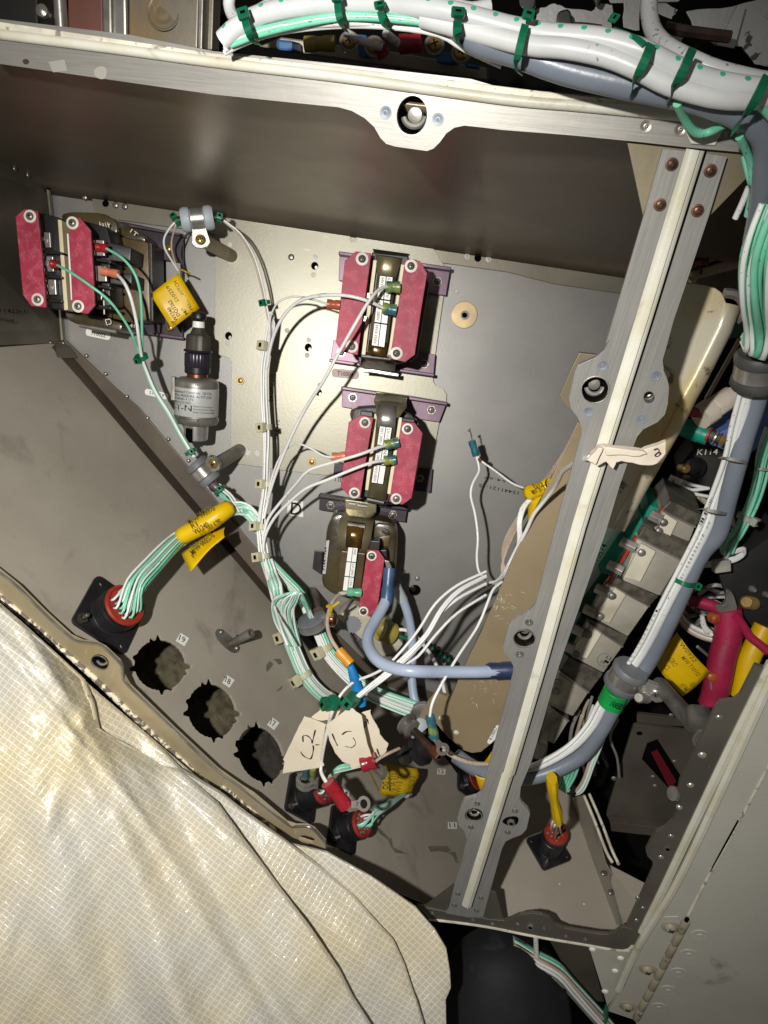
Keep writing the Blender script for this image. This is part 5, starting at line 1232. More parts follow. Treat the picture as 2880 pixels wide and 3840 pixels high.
# wire with a ring terminal hanging in front of the bracket
RT = thing('ring_lead', c7(330,1500,175), 'white lead ending in a teal and yellow sleeve with a round ring terminal', 'wire')
wire(run((c7, [(905,195,120),(830,260,128),(782,370,136),(690,590,148),(500,880,175),(345,1150,200),(285,1280,210),(265,1395,214)])), 1.6, W_, RT)
sleeve(c7(266,1388,214), c7(306,1578,216), 4.6, RT, 'lug_blue_yellow')
eyelet(c7(380,1682,216), (c7(380,1682,216)-c7(310,1585,216)), Vector((.1,-1,.15)), c7.L(66,216), c7.L(38,216), 3, RT)
HS_ON = True
# ================================================================ tags, floor connectors and odds and ends low in the compartment
def tape(label, outline, h, name='tape_tag', mat='tape_cream', th=.6, reg=d4, dh=0):
    P = [reg(x, y, h+dh*i/len(outline)) for i, (x, y) in enumerate(outline)]
    t = thing(name, P[0], label, 'tag'); mb().prism(P, th).build('tape', mat, t, bevel=.12); return t
def rough(pts, amp=5, n=4, seed=1):
    rnd = random.Random(seed); out = []
    for i in range(len(pts)):
        a, b = pts[i], pts[(i+1) % len(pts)]
        for k in range(n): out.append((a[0]+(b[0]-a[0])*k/n+(rnd.uniform(-amp,amp) if k else 0), a[1]+(b[1]-a[1])*k/n+(rnd.uniform(-amp,amp) if k else 0)))
    return out
TA = tape('left of the two big masking tape tags, marked C2 in pen, hanging over the floor', rough([(665,795),(780,835),(888,882),(850,1240),(872,1305),(800,1330),(440,1385),(460,1260),(445,1240),(560,1000)], 3), 206)
mb().prism([d4(x,y,207.4) for x, y in ((888,884),(858,1050),(835,1240),(815,1240),(838,1040),(862,875))], .7).build('folded_edge', 'tape_cream', TA, bevel=.15)
for s_ in ([(655,1055),(652,1000),(672,988),(705,995),(738,1030),(748,1070)], [(782,930),(768,985),(748,1070)], [(757,1090),(762,1130),(748,1200),(728,1232),(690,1220),(650,1190),(628,1155)], [(782,1085),(828,1085)]):
    stroke([d4(x,y,206.4) for x, y in s_], .95, 'pen', TA)
TB = tape('right of the two big masking tape tags, with faded pen marks, above a red terminal', rough([(1135,690),(1190,735),(1262,790),(1280,900),(1320,1080),(1366,1212),(1262,1300),(1160,1345),(1140,1290),(1060,1260),(985,1170),(925,1040),(892,885),(1010,800)], 3, seed=3), 211)
for s_ in ([(1058,980),(1100,950),(1156,945)], [(955,968),(985,1040),(1012,1096)]): stroke([d4(x,y,211.4) for x, y in s_], 1.0, 'pen', TB)
for s_ in ([(1090,1100),(1130,1110),(1160,1112)], [(1150,1120),(1190,1090),(1196,1050),(1170,1010)]): stroke([d4(x,y,211.4) for x, y in s_], .6, 'ink_faint', TB)
TC = tape('torn masking tape tag marked B1, half hidden behind the two big tags', rough([(1240,770),(1355,728),(1362,790),(1420,890),(1450,985),(1538,1078),(1520,1150),(1480,1200),(1380,1215),(1300,1180),(1180,900)], 7, seed=7), 188)
for s_ in ([(1285,850),(1310,860),(1300,895),(1275,905),(1290,870)], [(1318,815),(1332,868)], [(1365,1190),(1390,1185),(1400,1205),(1375,1212)], [(1420,1125),(1445,1195),(1460,1200)]): stroke([d4(x,y,188.4) for x, y in s_], 1.0, 'pen', TC)
TD = tape('small crumpled tape piece behind the green tie above the tag marked C2', rough([(740,800),(885,690),(1040,720),(1020,790),(930,830),(780,840)], 5, seed=9), 196)
# ties gathering the tags
GT = thing('tie_pair', d4(1050,640,176), 'two bulky green cable ties gathering the white wires just above the tape tags', 'cable tie')
for c, ax, hd in ((d4(965,650,206), d4(985,690,206)-d4(1020,620,206), Vector((-.8,-.6,.1))), (d4(1165,615,205), d4(1140,650,206)-d4(1190,590,205), Vector((-.3,-.9,.2)))):
    pth = [c-ax.normalized()*4, c, c+ax.normalized()*4]
    tie(pth, .5, 3.6, GT, 'tie_green', w=7.5, head=hd, hs=.85, name='strap')
TW = thing('ring_lead', d4(900,1450,170), 'white lead below the C2 tape tag ending in a red sleeve and ring', 'wire')
wire(run((d4, [(1005,650,208),(975,700,209),(945,780,210),(920,880,203),(860,1150,203),(838,1330,206),(862,1420,222),(925,1512,232)])), 2.2, 'wire_white', TW)
sleeve(b4(515,800,232), b4(640,965,238), 7.4, TW, 'lug_red', waist=.93)
ec = b4(765,948,242); ea = b4(765,948,242)-b4(645,955,239)
eyelet(ec, ea, Vector((.15,-.8,.5)), b4.L(54,242), b4.L(32,242), 4, TW, 'steel')
lettering('40712', ec-ea.normalized()*5.6+Vector((0,-1.2,3)), ec-ea.normalized()*5.6+Vector((0,-1.2,-3)), 1.4, 'ink_faint', TW, name='stamp')
TW2 = thing('ring_lead', d4(1350,1270,170), 'red sleeve with a tilted ring terminal under the right big tape tag', 'wire')
sleeve(d4(1262,1290,212), d4(1405,1245,208), 8.0, TW2, 'lug_red')
eyelet(d4(1455,1365,208), d4(1455,1365,208)-d4(1330,1310,210), Vector((.15,-.35,1)), d4.L(85,208), d4.L(48,208), 4, TW2, 'steel', th=1.6)
wire(run((d4, [(1405,1262,208),(1450,1225,208),(1530,1180,206),(1650,1125,188)])), 1.8, 'wire_dirty', TW2)
wire(run((d4, [(1330,1330,206),(1360,1400,190),(1400,1480,165),(1440,1560,140)])), 1.0, 'tag_yellow_old', TW2, 'lacing_cord')
for k in range(2): eyelet(d4(680,1445+k*45,190), Vector((-1,0,0)), Vector((0,-.3,1)), 6, 3.6, 2, TW2, 'steel', th=.9)
for k, x in enumerate((680,755)): mb().lathe(d4(x,1330,198), d4(x-5,1420,192)-d4(x,1330,198), [(0,2),(7,2),(11,1.8)], 14).build('terminal_sleeve', 'lug_blue_yellow', TW2)

# connectors on the floor
HS_ON = False
C2, p2, n2, H2, r2, ux2, uy2 = connector('round connector with wine-red insert below the tape tag marked C2', b4, (325,910), (468,815), 84, 'insert_pink', rot=.25)
C3, p3, n3, H3, r3, ux3, uy3 = connector('round connector with orange-red insert under the stamped ring terminal', b4, (610,1130), (742,1060), 82, 'insert_red', rot=.25)
C4, p4, n4, H4, r4, ux4, uy4 = connector('round connector half hidden behind the post beside number 12', c1, (285,600), (330,535), 78, 'insert_red', rot=.2)
nb = EX.n
C5, p5, n5, H5, r5, ux5, uy5 = connector('round connector at the lower right behind the post with a yellow wire tag', c1, (840,1085), (876,962), 74, 'insert_red', rot=.5, n=nb, pl=EX)
def pins(c, n, H, r, ux, uy, t, k=14, mat='steel_dull'):
    for i in range(k):
        rr = math.sqrt((i+.5)/k)*r*.72; a = i*2.4; q = c+n*H*.99+(ux*math.cos(a)+uy*math.sin(a))*rr
        mb().lathe(q, n, [(0, r*.11), (1.0, r*.10), (1.3, r*.04)], 8).build('pin', mat, t)
pins(p2,n2,H2,r2,ux2,uy2,C2); pins(p3,n3,H3,r3,ux3,uy3,C3,16); pins(p5,n5,H5,r5,ux5,uy5,C5,10)
S2 = thing('wire_bundle', b4(520,780,120), 'short green and white wires curving out of the wine-red connector behind the tape tags', 'wire bundle')
for k in range(6):
    e0 = p2+n2*H2+(ux2*math.cos(k)+uy2*math.sin(k*1.7))*r2*.45
    f = floor_h(b4, 560, 760)
    wire([e0, e0+n2*5, b4(520+k*6,770-k*8,f+36), b4(560+k*8,735-k*10,f+38), b4(640+k*8,715-k*9,f+36), b4(740,690-k*6,f+34)], 1.4, G_ if k % 3 else W_, S2, n=6)
S3 = thing('wire_bundle', b4(900,960,120), 'green and white wires from the orange-red connector to the crumpled yellow tag', 'wire bundle')
f3 = floor_h(b4, 1060, 870)
for k in range(6):
    e0 = p3+n3*H3+(ux3*math.cos(k*1.1)+uy3*math.sin(k*1.9))*r3*.5
    wire([e0, e0+n3*5, b4(840+k*5,985+k*8,floor_h(b4,840,985)+34), b4(930+k*3,940+k*6,floor_h(b4,930,940)+34), b4(1010,895+k*4,floor_h(b4,1010,895)+30), b4(1070,862+k*2,f3+24)], 1.5, [G_, W_, G_, WG, W_, G_][k], S3, n=6)
mb().lathe(b4(1045,878,f3+26), b4(1100,855,f3+18)-b4(1045,878,f3+26), [(0,2.6),(1,3.6),(5,3.6),(6,2.4)], 14).build('end_cap', 'tie_grey', S3)
P = [b4(905,660,f3+26), b4(1145,705,f3+18), b4(1110,870,f3+22), b4(880,895,f3+34)]
t, n = ytag('crumpled yellow tag lying on the floor beside number 12', b4, [(905,660),(1145,705),(1108,870),(878,892)], [f3+28,f3+20,f3+24,f3+34],
     [('OG DSC',.12,.75,.12,.15,4.6),('G IA 310',.3,.8,.3,.2,4.4),('W13 7/J',.48,.85,.48,.2,4.6),('25/52',.85,.8,.85,.25,4.2)], bend=3.5, mat='tag_yellow_old', seed=4, crumple=1.6)
HS_ON = True
S5 = thing('wire_tag', c1(880,700,190), 'long yellow tag twisted round the wires above the lower right connector', 'tag')
mb().tube(run((c1, [(865,585,205),(870,650,205),(880,730,204),(895,800,202),(905,865,200)])), lambda t: 5.0+.6*math.sin(t*9), 9, flat=.6).build('film', 'tag_yellow_old', S5, angle=25)
for k in range(4): wire([p5+n5*H5+(ux5*math.cos(k*2)+uy5*math.sin(k*2))*r5*.45, c1(865+k*18,920,199), c1(885+k*10,860,200)], 1.3, W_ if k % 2 else 'wire_dirty', S5)
Y2 = thing('wire_tag', c1(360,600,150), 'yellow tag strip squeezed behind the post beside the number 12 connector', 'tag')
paper([c1(335,560,175), c1(420,585,178), c1(395,660,178), c1(372,672,175)], Y2, 'tag_yellow_old', 'film', 1, seed=6)
paper([c1(400,470,165), c1(450,400,168), c1(450,470,168), c1(410,500,165)], Y2, 'tag_yellow_old', 'film', 1, seed=6)
# brown rod with hex ends in front of the wire trunk
RD = thing('threaded_rod', d2(750,750,140), 'rusty brown rod with hex ends beside the ring terminal', 'rod')
ra, rb = d2(640,610,128), d2(905,880,158)
mb().cyl(ra, rb, 2.5, n=18).build('shank', 'rod_brown', RD)
hexnut(rb-(rb-ra).normalized()*2, (rb-ra), d2.L(58,158), 7, RD, 'copper', name='hex_end', bore=.45)
mb().lathe(ra-(rb-ra).normalized()*4, rb-ra, [(0,4),(1,7),(3,7.4),(4,5),(6,6),(8,6),(9,3.8)], 22).build('collar', 'steel_dull', RD)
hexnut(d2(630,690,126), Vector((-.1,-1,-.3)), d2.L(38,126), 3, RD, 'copper', bore=.3)
K6 = thing('cable_clamp', d2(760,480,110), 'bright metal clamp strap round the trunk left of the tan bracket', 'clamp')
mb().prism(soften(d2.P([(640,520),(700,400),(820,385),(850,440),(790,560),(840,600),(800,680),(740,690),(700,640),(715,560)], 118), 1, .4), 3).build('strap', 'steel', K6, bevel=.6)
mb().lathe(d2(700,560,112), Vector((.7,-.3,-.6)), [(0,8),(2,9),(6,9),(8,8)], 22).build('cushion', 'cushion_pale', K6)
TWR = thing('wire_lead', d2(1200,950,150), 'pale pinkish wire running right from the rusty rod behind the post', 'wire')
wire(run((d2, [(1000,860,150),(1080,915,156),(1180,965,164),(1330,1005,172),(1480,1010,176)])), 2.6, 'wire_dirty', TWR)
wire(run((d2, [(860,720,120),(960,800,128),(1060,880,134),(1160,940,140)])), 2.2, 'wire_grey', TWR)
# dark fittings in the hollow under the trunk
DK = thing('dark_fitting', d2(700,850,80), 'black round fitting in the hollow behind the rusty rod', 'fitting')
mb().lathe(d2(740,860,95), fn, [(0,11),(4,11),(5,8),(10,8),(11,5)], 24).build('body', 'connector_black', DK)
mb().lathe(d2(580,930,95), fn, [(0,6),(4,6),(5,3)], 18).build('stud', 'connector_grey', DK)
# ================================================================ behind and beside the frame
# added black sheet behind everything; the bay's darkness is put into its colour
HS_ON = False
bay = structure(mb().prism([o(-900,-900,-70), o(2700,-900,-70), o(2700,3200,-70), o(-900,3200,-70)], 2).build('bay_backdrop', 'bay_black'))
HS_ON = True
# tan relay bracket passing behind the post
RB = thing('relay_bracket', c7(700,1200,128), 'large tan scratched bracket plate behind the post with a bright upper end', 'bracket')
tp = b5.P([(1385,170),(1310,330),(1165,640),(945,1085),(832,1335),(800,1420)], 126)+c7.P([(815,430),(580,930),(470,1170),(445,1215),(415,1220),(345,1188),(300,1195),(270,1235),(310,1440),(420,1570),(560,1690),(640,1715),(720,1705),(800,1640),(900,1500),(1180,900)], 126)+b5.P([(1300,1250),(1560,500),(1560,300)], 126)
mb().prism(tp, 2).build('plate', 'plate_tan', RB, bevel=.25)
sr = random.Random(9)
for k in range(46):
    x, y = (sr.gauss(900,70), sr.gauss(370,85)) if k < 30 else (sr.uniform(600,860), sr.uniform(1050,1330)); a = sr.uniform(-.2,1.3); l_ = sr.uniform(10,55)
    if k % 5 == 0: a += 1.4
    q = [c7(x+l_*math.cos(a)*t, y+l_*math.sin(a)*t+sr.uniform(-3,3), 126) for t in (0,.5,1)]
    stroke(q, sr.uniform(.12,.34), 'paint_spot', RB, lift=.06, name='scratch')
mb().prism(b7.P([(192,255),(325,270),(330,400),(200,720),(110,692),(60,640),(36,590),(130,380)], 200), 2).build('tab', 'gusset_tan', RB, bevel=.3)
mb().prism(soften(c7.P([(440,1215),(345,1190),(250,1250),(150,1440),(140,1475),(190,1470),(320,1400)], 120), 1, .3), 2.5).build('bent_ear', 'plate_tan', RB, bevel=.3)
for x, y in ((365,1408),(500,1535)): rivet(26, c7, x, y, 126, 'paint_spot', RB, hgt=.3)
ub = d1.P([(560,560),(730,575),(850,595),(980,630),(1050,680),(1085,740),(1120,830)], 192)+b7.P([(1185,300),(1010,590),(860,860),(700,1140),(560,1390),(440,1620)], 192)+b7.P([(150,1600),(300,1000),(500,400),(780,-60)], 192)
mb().prism(ub, 2).build('bright_plate', 'plate_bright', RB, bevel=.25)
edge = d1.P([(1112,815),(1010,1120),(850,1440),(700,1740),(560,1990)], 192)+b7.P([(860,850),(700,1135),(560,1385),(440,1615)], 192)
V = []
for i, p in enumerate(edge):
    t = (edge[min(i+1,len(edge)-1)]-edge[max(i-1,0)]).normalized(); s_ = t.cross(YB).normalized()
    if s_.x < 0: s_ = -s_
    for k in range(8):
        a = k/7*math.pi/2; V.append(p+s_*9*math.sin(a)+YB*9*(1-math.cos(a)))
    V.append(p+s_*9+YB*45)
mb().grid(V, len(edge), 9).build('rolled_flange', 'plate_bright', RB, solid=1.2, angle=60)
mb().tube(d1.P([(1090,690),(1200,700),(1290,745),(1345,830),(1345,920),(1290,1000),(1235,1060)], 180), 2.2).build('end_lip', 'steel_dull', RB)
mb().prism(d1.P([(1350,870),(1440,960),(1430,1120),(1250,1270),(1150,1280),(1240,1060),(1330,960)], 128), 3).build('side_flange', 'relay_green_dark', RB, bevel=.5)
mb().prism(d1.P([(1290,1270),(1330,1290),(900,2050),(840,2074)], 128), 3).build('edge_bar', 'plate_tan', RB, bevel=.5)
ph = thing('wire_label', c7(830,1550,130), 'small white curled label printed in black at the foot of the tan bracket', 'label')
mb().prism(soften(c7.P([(848,1478),(885,1470),(880,1560),(800,1640),(770,1620)], 134), 1, .3), .5).build('film', 'label_white', ph)
lettering('K10057', c7(815,1600,134.2), c7(870,1490,134.2), c7.L(34,134), 'ink', ph)
# relays in a slanting row
def relay(label, F, T, inner, posts, screws, reg=b8, h=150, green=None, side=None, red=None, group='relays in a slanting row behind the post', mark=None):
    t = thing('relay', reg(*F[0],h-30), label, 'relay', group)
    mb().prism(reg.P(F, h), 30).build('case', 'relay_steel', t, bevel=1.2)
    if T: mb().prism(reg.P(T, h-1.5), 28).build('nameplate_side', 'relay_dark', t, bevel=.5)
    if T: mb().tube(reg.P([T[3], T[2]], h+.2), .55).build('bright_edge', 'steel', t)
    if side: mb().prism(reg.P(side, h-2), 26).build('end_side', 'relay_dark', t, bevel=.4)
    if inner: mb().prism(reg.P(inner, h+3), 2.2).build('mounting_lug', 'bracket_beige', t, bevel=.5)
    for (x, y), (dx, dy) in posts:
        a = reg(x-dx, y-dy, h-3); b = reg(x+dx, y+dy, h+1); r = reg.L(36, h)
        hexnut(a, b-a, r, (b-a).length, t, 'steel', name='hex_post', bore=.4)
    for x, y in screws:
        c = reg(x, y, h+1.4); r = reg.L(26, h)
        mb().lathe(c, -YB, [(0,r*1.2),(.7,r*1.2),(.8,r),(1.6,r*1.05),(1.7,r*.9),(2.8,r*.8),(3.2,r*.4),(3.3,r*.1)], 18).build('spring_screw', 'steel_dull', t, angle=30)
    if green: mb().prism(reg.P(green[0], h-8), 24).build('base', green[1], t, bevel=1)
    if red: mb().prism(reg.P(red, h-2), 2).build('gasket', 'insert_red', t)
    return t
hx = (48,24)
relay('topmost relay of the slanting row, half behind the striped harness', [(985,22),(1195,135),(1160,225),(1100,215),(960,150)], [(1040,-35),(1245,60),(1197,130),(985,20)], [(1010,50),(1085,95),(1040,190),(960,150)], [((960,72),hx)], [(990,95),(960,150)], green=([(830,40),(900,-15),(985,20),(930,110),(860,80)],'relay_green'), red=[(960,40),(990,5),(1000,25),(965,65)])
relay('largest relay, its flat grey face turned to the camera beside two bright hex posts', [(832,200),(1110,345),(972,570),(735,470)], [(872,128),(1182,264),(1112,342),(832,198)], [(855,235),(948,287),(850,478),(745,450)], [((775,240),hx),((692,385),hx)], [(850,285)], green=([(850,55),(880,120),(700,455),(590,420),(575,375),(712,172)],'relay_green'), side=[(1182,266),(1112,345),(975,568),(1015,560),(1165,330)], red=[(815,190),(832,198),(655,490),(635,480)], h=158)
relay('relay below the largest one, with an oval eyelet plate and two posts', [(642,490),(905,637),(770,828),(600,735),(545,660)], [(662,438),(962,570),(906,634),(642,488)], [(690,520),(758,562),(655,740),(545,705)], [((605,530),(38,18)),((530,660),(38,18))], [(665,560),(590,690)], green=([(600,420),(690,450),(560,700),(420,660)],'relay_green_dark'), h=150, red=[(640,470),(655,475),(640,500),(625,492)])
rd = relay('relay stamped with an oval inspection mark, fourth down the row', [(520,742),(735,892),(615,1058),(400,945)], [(500,705),(770,828),(737,890),(516,740)], [(540,770),(602,812),(510,965),(400,940)], [((455,785),(34,16)),((400,895),(34,16))], [(512,805),(435,930)], green=([(470,690),(520,730),(390,960),(330,900)],'relay_green_dark'), h=146)
m = [b8(620+44*math.cos(a)*.95-12*math.sin(a), 972+40*math.sin(a)+10*math.cos(a), 146) for a in [2*math.pi*k/24 for k in range(25)]]
stroke(m, .25, 'ink', rd, name='inspection_stamp')
for body, x, y in (('LI',628,958),('I',615,982),('210',590,985)): lettering(body, b8(x,y,146), b8(x+26,y+14,146), 1.7, 'ink', rd, name='inspection_stamp')
relay('fifth relay of the row, brassy lug plate and dark label side', [(332,1050),(520,1182),(420,1335),(268,1262)], [(392,955),(612,1062),(522,1180),(336,1048)], [(330,1070),(410,1120),(330,1260),(270,1240)], [], [(325,1110),(310,1165)], h=142)
relay('lowest full relay of the row just above the white cables', [(1330,1310),(1500,1435),(1370,1642),(1255,1580)], [(1350,1230),(1475,1350),(1500,1432),(1335,1308)], [], [], [], reg=c7, h=138)
relay('last relay, only a small corner showing above the brown wire', [(1225,1615),(1312,1690),(1250,1790),(1185,1760)], None, [], [], [], reg=c7, h=134)
lettering('10574', b8(585,345,152), b8(640,245,152), b8.L(36,150), 'ink', rd, name='stamp')
# big striped harness
BH = thing('cable_harness', a3(800,400,268), 'thick harness of white cables, grey cable and green wires along the top and right', 'cable harness')
slate = run((a2, [(1480,120,262),(1659,255,264)]), (a3, [(100,325,264),(400,432,265),(800,525,266),(1200,605,266),(1480,705,265),(1650,860,262)]), (b6, [(1640,300,256),(1625,500,250),(1590,720,244),(1560,900,238),(1600,1150,228)]), (d1, [(1560,1300,212),(1560,1700,200)]), (b7, [(1575,600,196),(1480,900,192),(1355,1350,188),(1270,1659,184)]), (b8, [(1215,330,180),(1010,770,174),(870,1030,170),(690,1260,168)]), (c1, [(1200,260,170),(1080,420,172),(930,510,174),(800,560,176),(690,580,176),(560,575,172),(420,555,160),(300,500,148),(200,430,138)]))
wire(slate, lambda t: 4.0+.7*t, 'cable_slate', BH, 'grey_cable', 16, k=1)
ca = run((a2, [(60,250,262),(150,170,262),(320,85,262),(600,35,262),(900,25,262),(1200,35,264),(1500,80,266)]), (a3, [(30,165,266),(300,215,268),(600,240,270),(860,310,272),(1080,420,272),(1300,500,272),(1500,540,272),(1720,560,270)]))
wire(ca, 2.9, 'cable_dots_b', BH, 'white_cable', 14, k=1)
cb = run((a2, [(1300,110,264),(1600,190,266)]), (a3, [(150,278,269),(400,300,271),(650,350,272),(850,430,273),(1050,530,273),(1300,600,273),(1500,620,272),(1720,600,270)]))
wire(cb, 2.7, 'cable_white', BH, 'white_cable', 14, k=1)
cc = run((a3, [(930,-80,240),(918,60,244),(945,190,250),(1030,290,258),(1180,370,264),(1350,440,266),(1600,500,266),(1720,510,264)]))
wire(cc, 2.5, 'cable_white', BH, 'white_cable', 14, k=1)
for k in range(7):
    dy = k*19; mt = [W_, G_, W_, G_, WG, W_, W_][k]
    wire(run((a2, [(70,215+dy,260+k%2),(180,170+dy*.9,260),(400,110+dy*.8,261),(760,75+dy*.75,262+k%2),(1100,75+dy*.8,262),(1400,110+dy*.9,262),(1560,190+dy,260)]), (a3, [(0,330+dy*.7,258)])), 1.75, mt, BH)
for k in range(4):
    wire(run((a2, [(110,285-k*14,262),(300,215-k*12,263),(600,145-k*10,265),(850,112-k*8,265),(1150,128-k*8,265),(1400,165-k*8,264),(1560,235-k*6,262),(1680,345,258)])), 1.5, G_ if k != 2 else W_, BH)
for y, x in ((140,.05),(75,.27),(60,.40),): pass
def strapband(reg, pts, r, parent, head=None, w=3.4, mat='tie_green', name='cable_tie', flat=1):
    """tie drawn as a flat band lying over the cables, ending in its head"""
    P = smooth_path([reg(x, y, h) for x, y, h in pts], 2); m = mb(); N = len(P); hw = reg.L(r, 262)
    for i, p in enumerate(P):
        t = (P[min(i+1,N-1)]-P[max(i-1,0)]).normalized(); s_ = t.cross(YB).normalized()
        m.v += [p-s_*hw, p+s_*hw, p+s_*hw+YB*.9, p-s_*hw+YB*.9]
        if i:
            b = 4*i-4
            for q in range(4): m.f.append([b+q, b+(q+1)%4, b+4+(q+1)%4, b+4+q])
    ob = m.build(name, mat, parent, bevel=.15)
    if head:
        x, y, h = head; c = reg(x, y, h); d = (P[1]-P[0]).normalized(); s_ = d.cross(YB).normalized()
        mb().box(c, s_, d, -YB, hw*3.2, hw*3.6, hw*1.8).build('head', mat, ob, bevel=.5)
        mb().box(c-YB*hw*1.75, s_, d, -YB, hw*1.3, hw*.9, .25).build('slot', 'hole_black', ob)
    return ob
strapband(a2, [(195,120,269),(215,190,271),(245,245,268),(290,270,262)], 22, BH, (190,95,268))
strapband(a2, [(770,0,268),(778,80,271),(795,140,270),(825,190,262)], 20, BH, (770,-10,268))
strapband(a2, [(1040,70,268),(1055,120,271),(1080,160,268),(1110,172,262)], 20, BH, (1035,40,268))
strapband(a2, [(1520,130,270),(1518,190,273),(1525,250,270),(1545,290,262)], 24, BH, (1520,90,270))
strapband(a3, [(150,150,272),(130,230,275),(105,340,276),(95,420,272),(120,450,264)], 22, BH, (165,100,272))
strapband(a3, [(935,270,276),(900,360,279),(850,470,278),(805,590,270)], 24, BH)
strapband(a3, [(1195,300,276),(1150,400,279),(1090,520,278),(1035,625,270)], 24, BH)
strapband(a3, [(1659,470,276),(1600,590,279),(1530,710,277),(1440,820,268)], 24, BH)
strapband(a3, [(690,180,270),(780,210,272),(850,240,274),(895,275,275)], 16, BH, (695,120,270), mat='tie_green')
# loose green wire loop over the rail corner
GL = thing('loose_wire', a3(1250,820,262), 'mint green wire loop drooping over the top right corner of the frame', 'wire')
wire(run((a3, [(1095,640,270),(1130,720,264),(1180,800,260),(1240,832,258),(1310,815,258),(1390,772,262)])), 2.4, G_, GL)
wire(run((a3, [(1480,850,266),(1520,930,262),(1550,1020,258),(1560,1150,254)]), (b6, [(1480,180,254),(1530,300,252),(1540,440,250),(1500,640,246)])), 2.2, G_, GL)
wire(run((b6, [(1510,420,246),(1460,540,244),(1405,660,242)])), 2.0, W_, GL)
wire(run((a3, [(1600,640,272),(1660,700,270),(1740,800,268)])), 2.6, G_, GL)
# right hand run of green wires down to the dark clamp
RH = thing('wire_bundle', b7(1550,100,200), 'bundle of green and white wires down the right edge beside the grey cable', 'wire bundle')
rp_ = run((b6, [(1720,560,254),(1640,800,254),(1600,1000,250),(1595,1250,242),(1610,1480,228),(1590,1659,222)]), (b7, [(1550,150,214),(1520,330,202),(1470,560,198),(1400,830,194),(1340,1100,190),(1210,1450,186),(1130,1659,184)]), (b8, [(1010,590,180),(880,850,174),(780,1010,172),(610,1230,170)]), (c1, [(1130,210,172),(1010,350,176),(860,450,180),(720,510,180),(560,530,172)]))
bundle(rp_[:7], 5.6, 20, 2.1, [G_, G_, G_, WG], RH, 31)
for k, (dx, mt, r) in enumerate(((0,W_,2.9),(16,W_,3.0),(-12,G_,2.1),(30,'cable_white',3.3),(-20,W_,2.2))):
    wire([p+Vector((dx*.09,-k*.5+1.2,0)) for p in rp_[5:]], r, mt, RH)
# printed wire numbers on the white wires
def digits(reg, s_, x0, y0, x1, y1, h, size, parent):
    a, b = reg(x0,y0,h), reg(x1,y1,h); d = (b-a); n = len(s_); up = (-YB).cross(d).normalized()
    for i, ch in enumerate(s_):
        if ch == ' ': continue
        c = a.lerp(b, (i+.5)/n); u = d.normalized()
        lettering(ch, c-up*size*.35-u*size*.0+up*.0, c+up*size*.35, size, 'ink', parent, n=-YB, name='wire_number')
digits(b8, 'HT-9680007-5 LZ', 1100,455,1290,85, 191, 1.15, RH); digits(b8, '811-100L69', 1225,110,1300,-60, 194, 1.1, RH)
digits(b8, 'HFT-0L96 LOI', 770,985,960,640, 186, 1.1, RH)
for x, y, w_, mt in ((1390,1090,190,'tie_grey'),(1225,1490,190,'tie_grey')):
    strapband(b7, [(x-w_*.55,y-20,196),(x-w_*.2,y-12,204),(x+w_*.2,y+5,204),(x+w_*.55,y+18,196)], 16, RH, None, mat=mt)
strapband(b8, [(1070,465,184),(1110,485,188),(1160,500,188),(1210,500,182)], 18, RH, (1205,500,182))
# clamps on the right-hand run
K4 = thing('cable_clamp', b8(760,1090,170), 'big grey cushioned clamp with a projecting bolt on the right-hand harness', 'clamp')
sc, nn = clamp(b8(755,1085,176), b8(690,1190,174)-b8(830,990,178), 8.2, 15, b8(880,1215,178)-b8(755,1085,176), 15, K4, 'cushion_grey', screw='steel', sr=2.8, tabw=11)
bd = (b8(835,1212,196)-b8(890,1212,178)); mb().lathe(b8(885,1212,178), bd, [(0,3.2)]+[(z*.9+.5*(q%2), 2.6 if q % 2 else 2.9) for z in range(1,16) for q in range(2)]+[(15,2.2)], 16).build('bolt', 'steel', K4, angle=30)
GS = mb().lathe(b8(700,1165,174), b8(640,1290,172)-b8(700,1165,174), [(0,6.6),(.4,7.0),(b8.L(125,172),7.2),(b8.L(130,172),6.7)], 24).build('marker_sleeve', 'sleeve_green', K4)
lettering('16B', b8(650,1262,196), b8(715,1290,196), 4.2, 'ink', K4, name='sleeve_number')
K5 = thing('cable_clamp', d1(1500,1700,200), 'dark rubber cushioned clamp at the right edge round the grey cable', 'clamp')
clamp(d1(1520,1690,204), d1(1440,1950,202)-d1(1540,1450,206), 8.2, 15.5, Vector((1,0,.1)), 14, K5, 'cushion_dark', sr=3, tabw=9)
# stubs hanging below the bundle at lower right
SB = thing('wire_bundle', c1(1050,600,170), 'green and white stubs hooking back under the harness left of the dark tray', 'wire bundle')
for k in range(5):
    wire(run((c1, [(1230-k*10,300+k*14,160),(1190-k*8,400,158),(1150-k*8,500,156),(1110-k*8,610,154),(1070-k*12,680,152),(1010-k*8,695-k*8,150),(960-k*4,655-k*8,150)])), 1.9, [W_, G_, W_, WG, 'wire_dirty'][k], SB)
for k in range(5):
    wire(run((c1, [(1060-k*26,470+k*10,164),(1030-k*24,560,158),(1000-k*20,620,154),(960-k*14,685-k*9,150)])), 1.7, G_, SB)
tie(run((c1, [(960,640,150),(1000,665,150),(1060,690,150)])), .5, 3.2, SB, 'black_plastic', w=3)
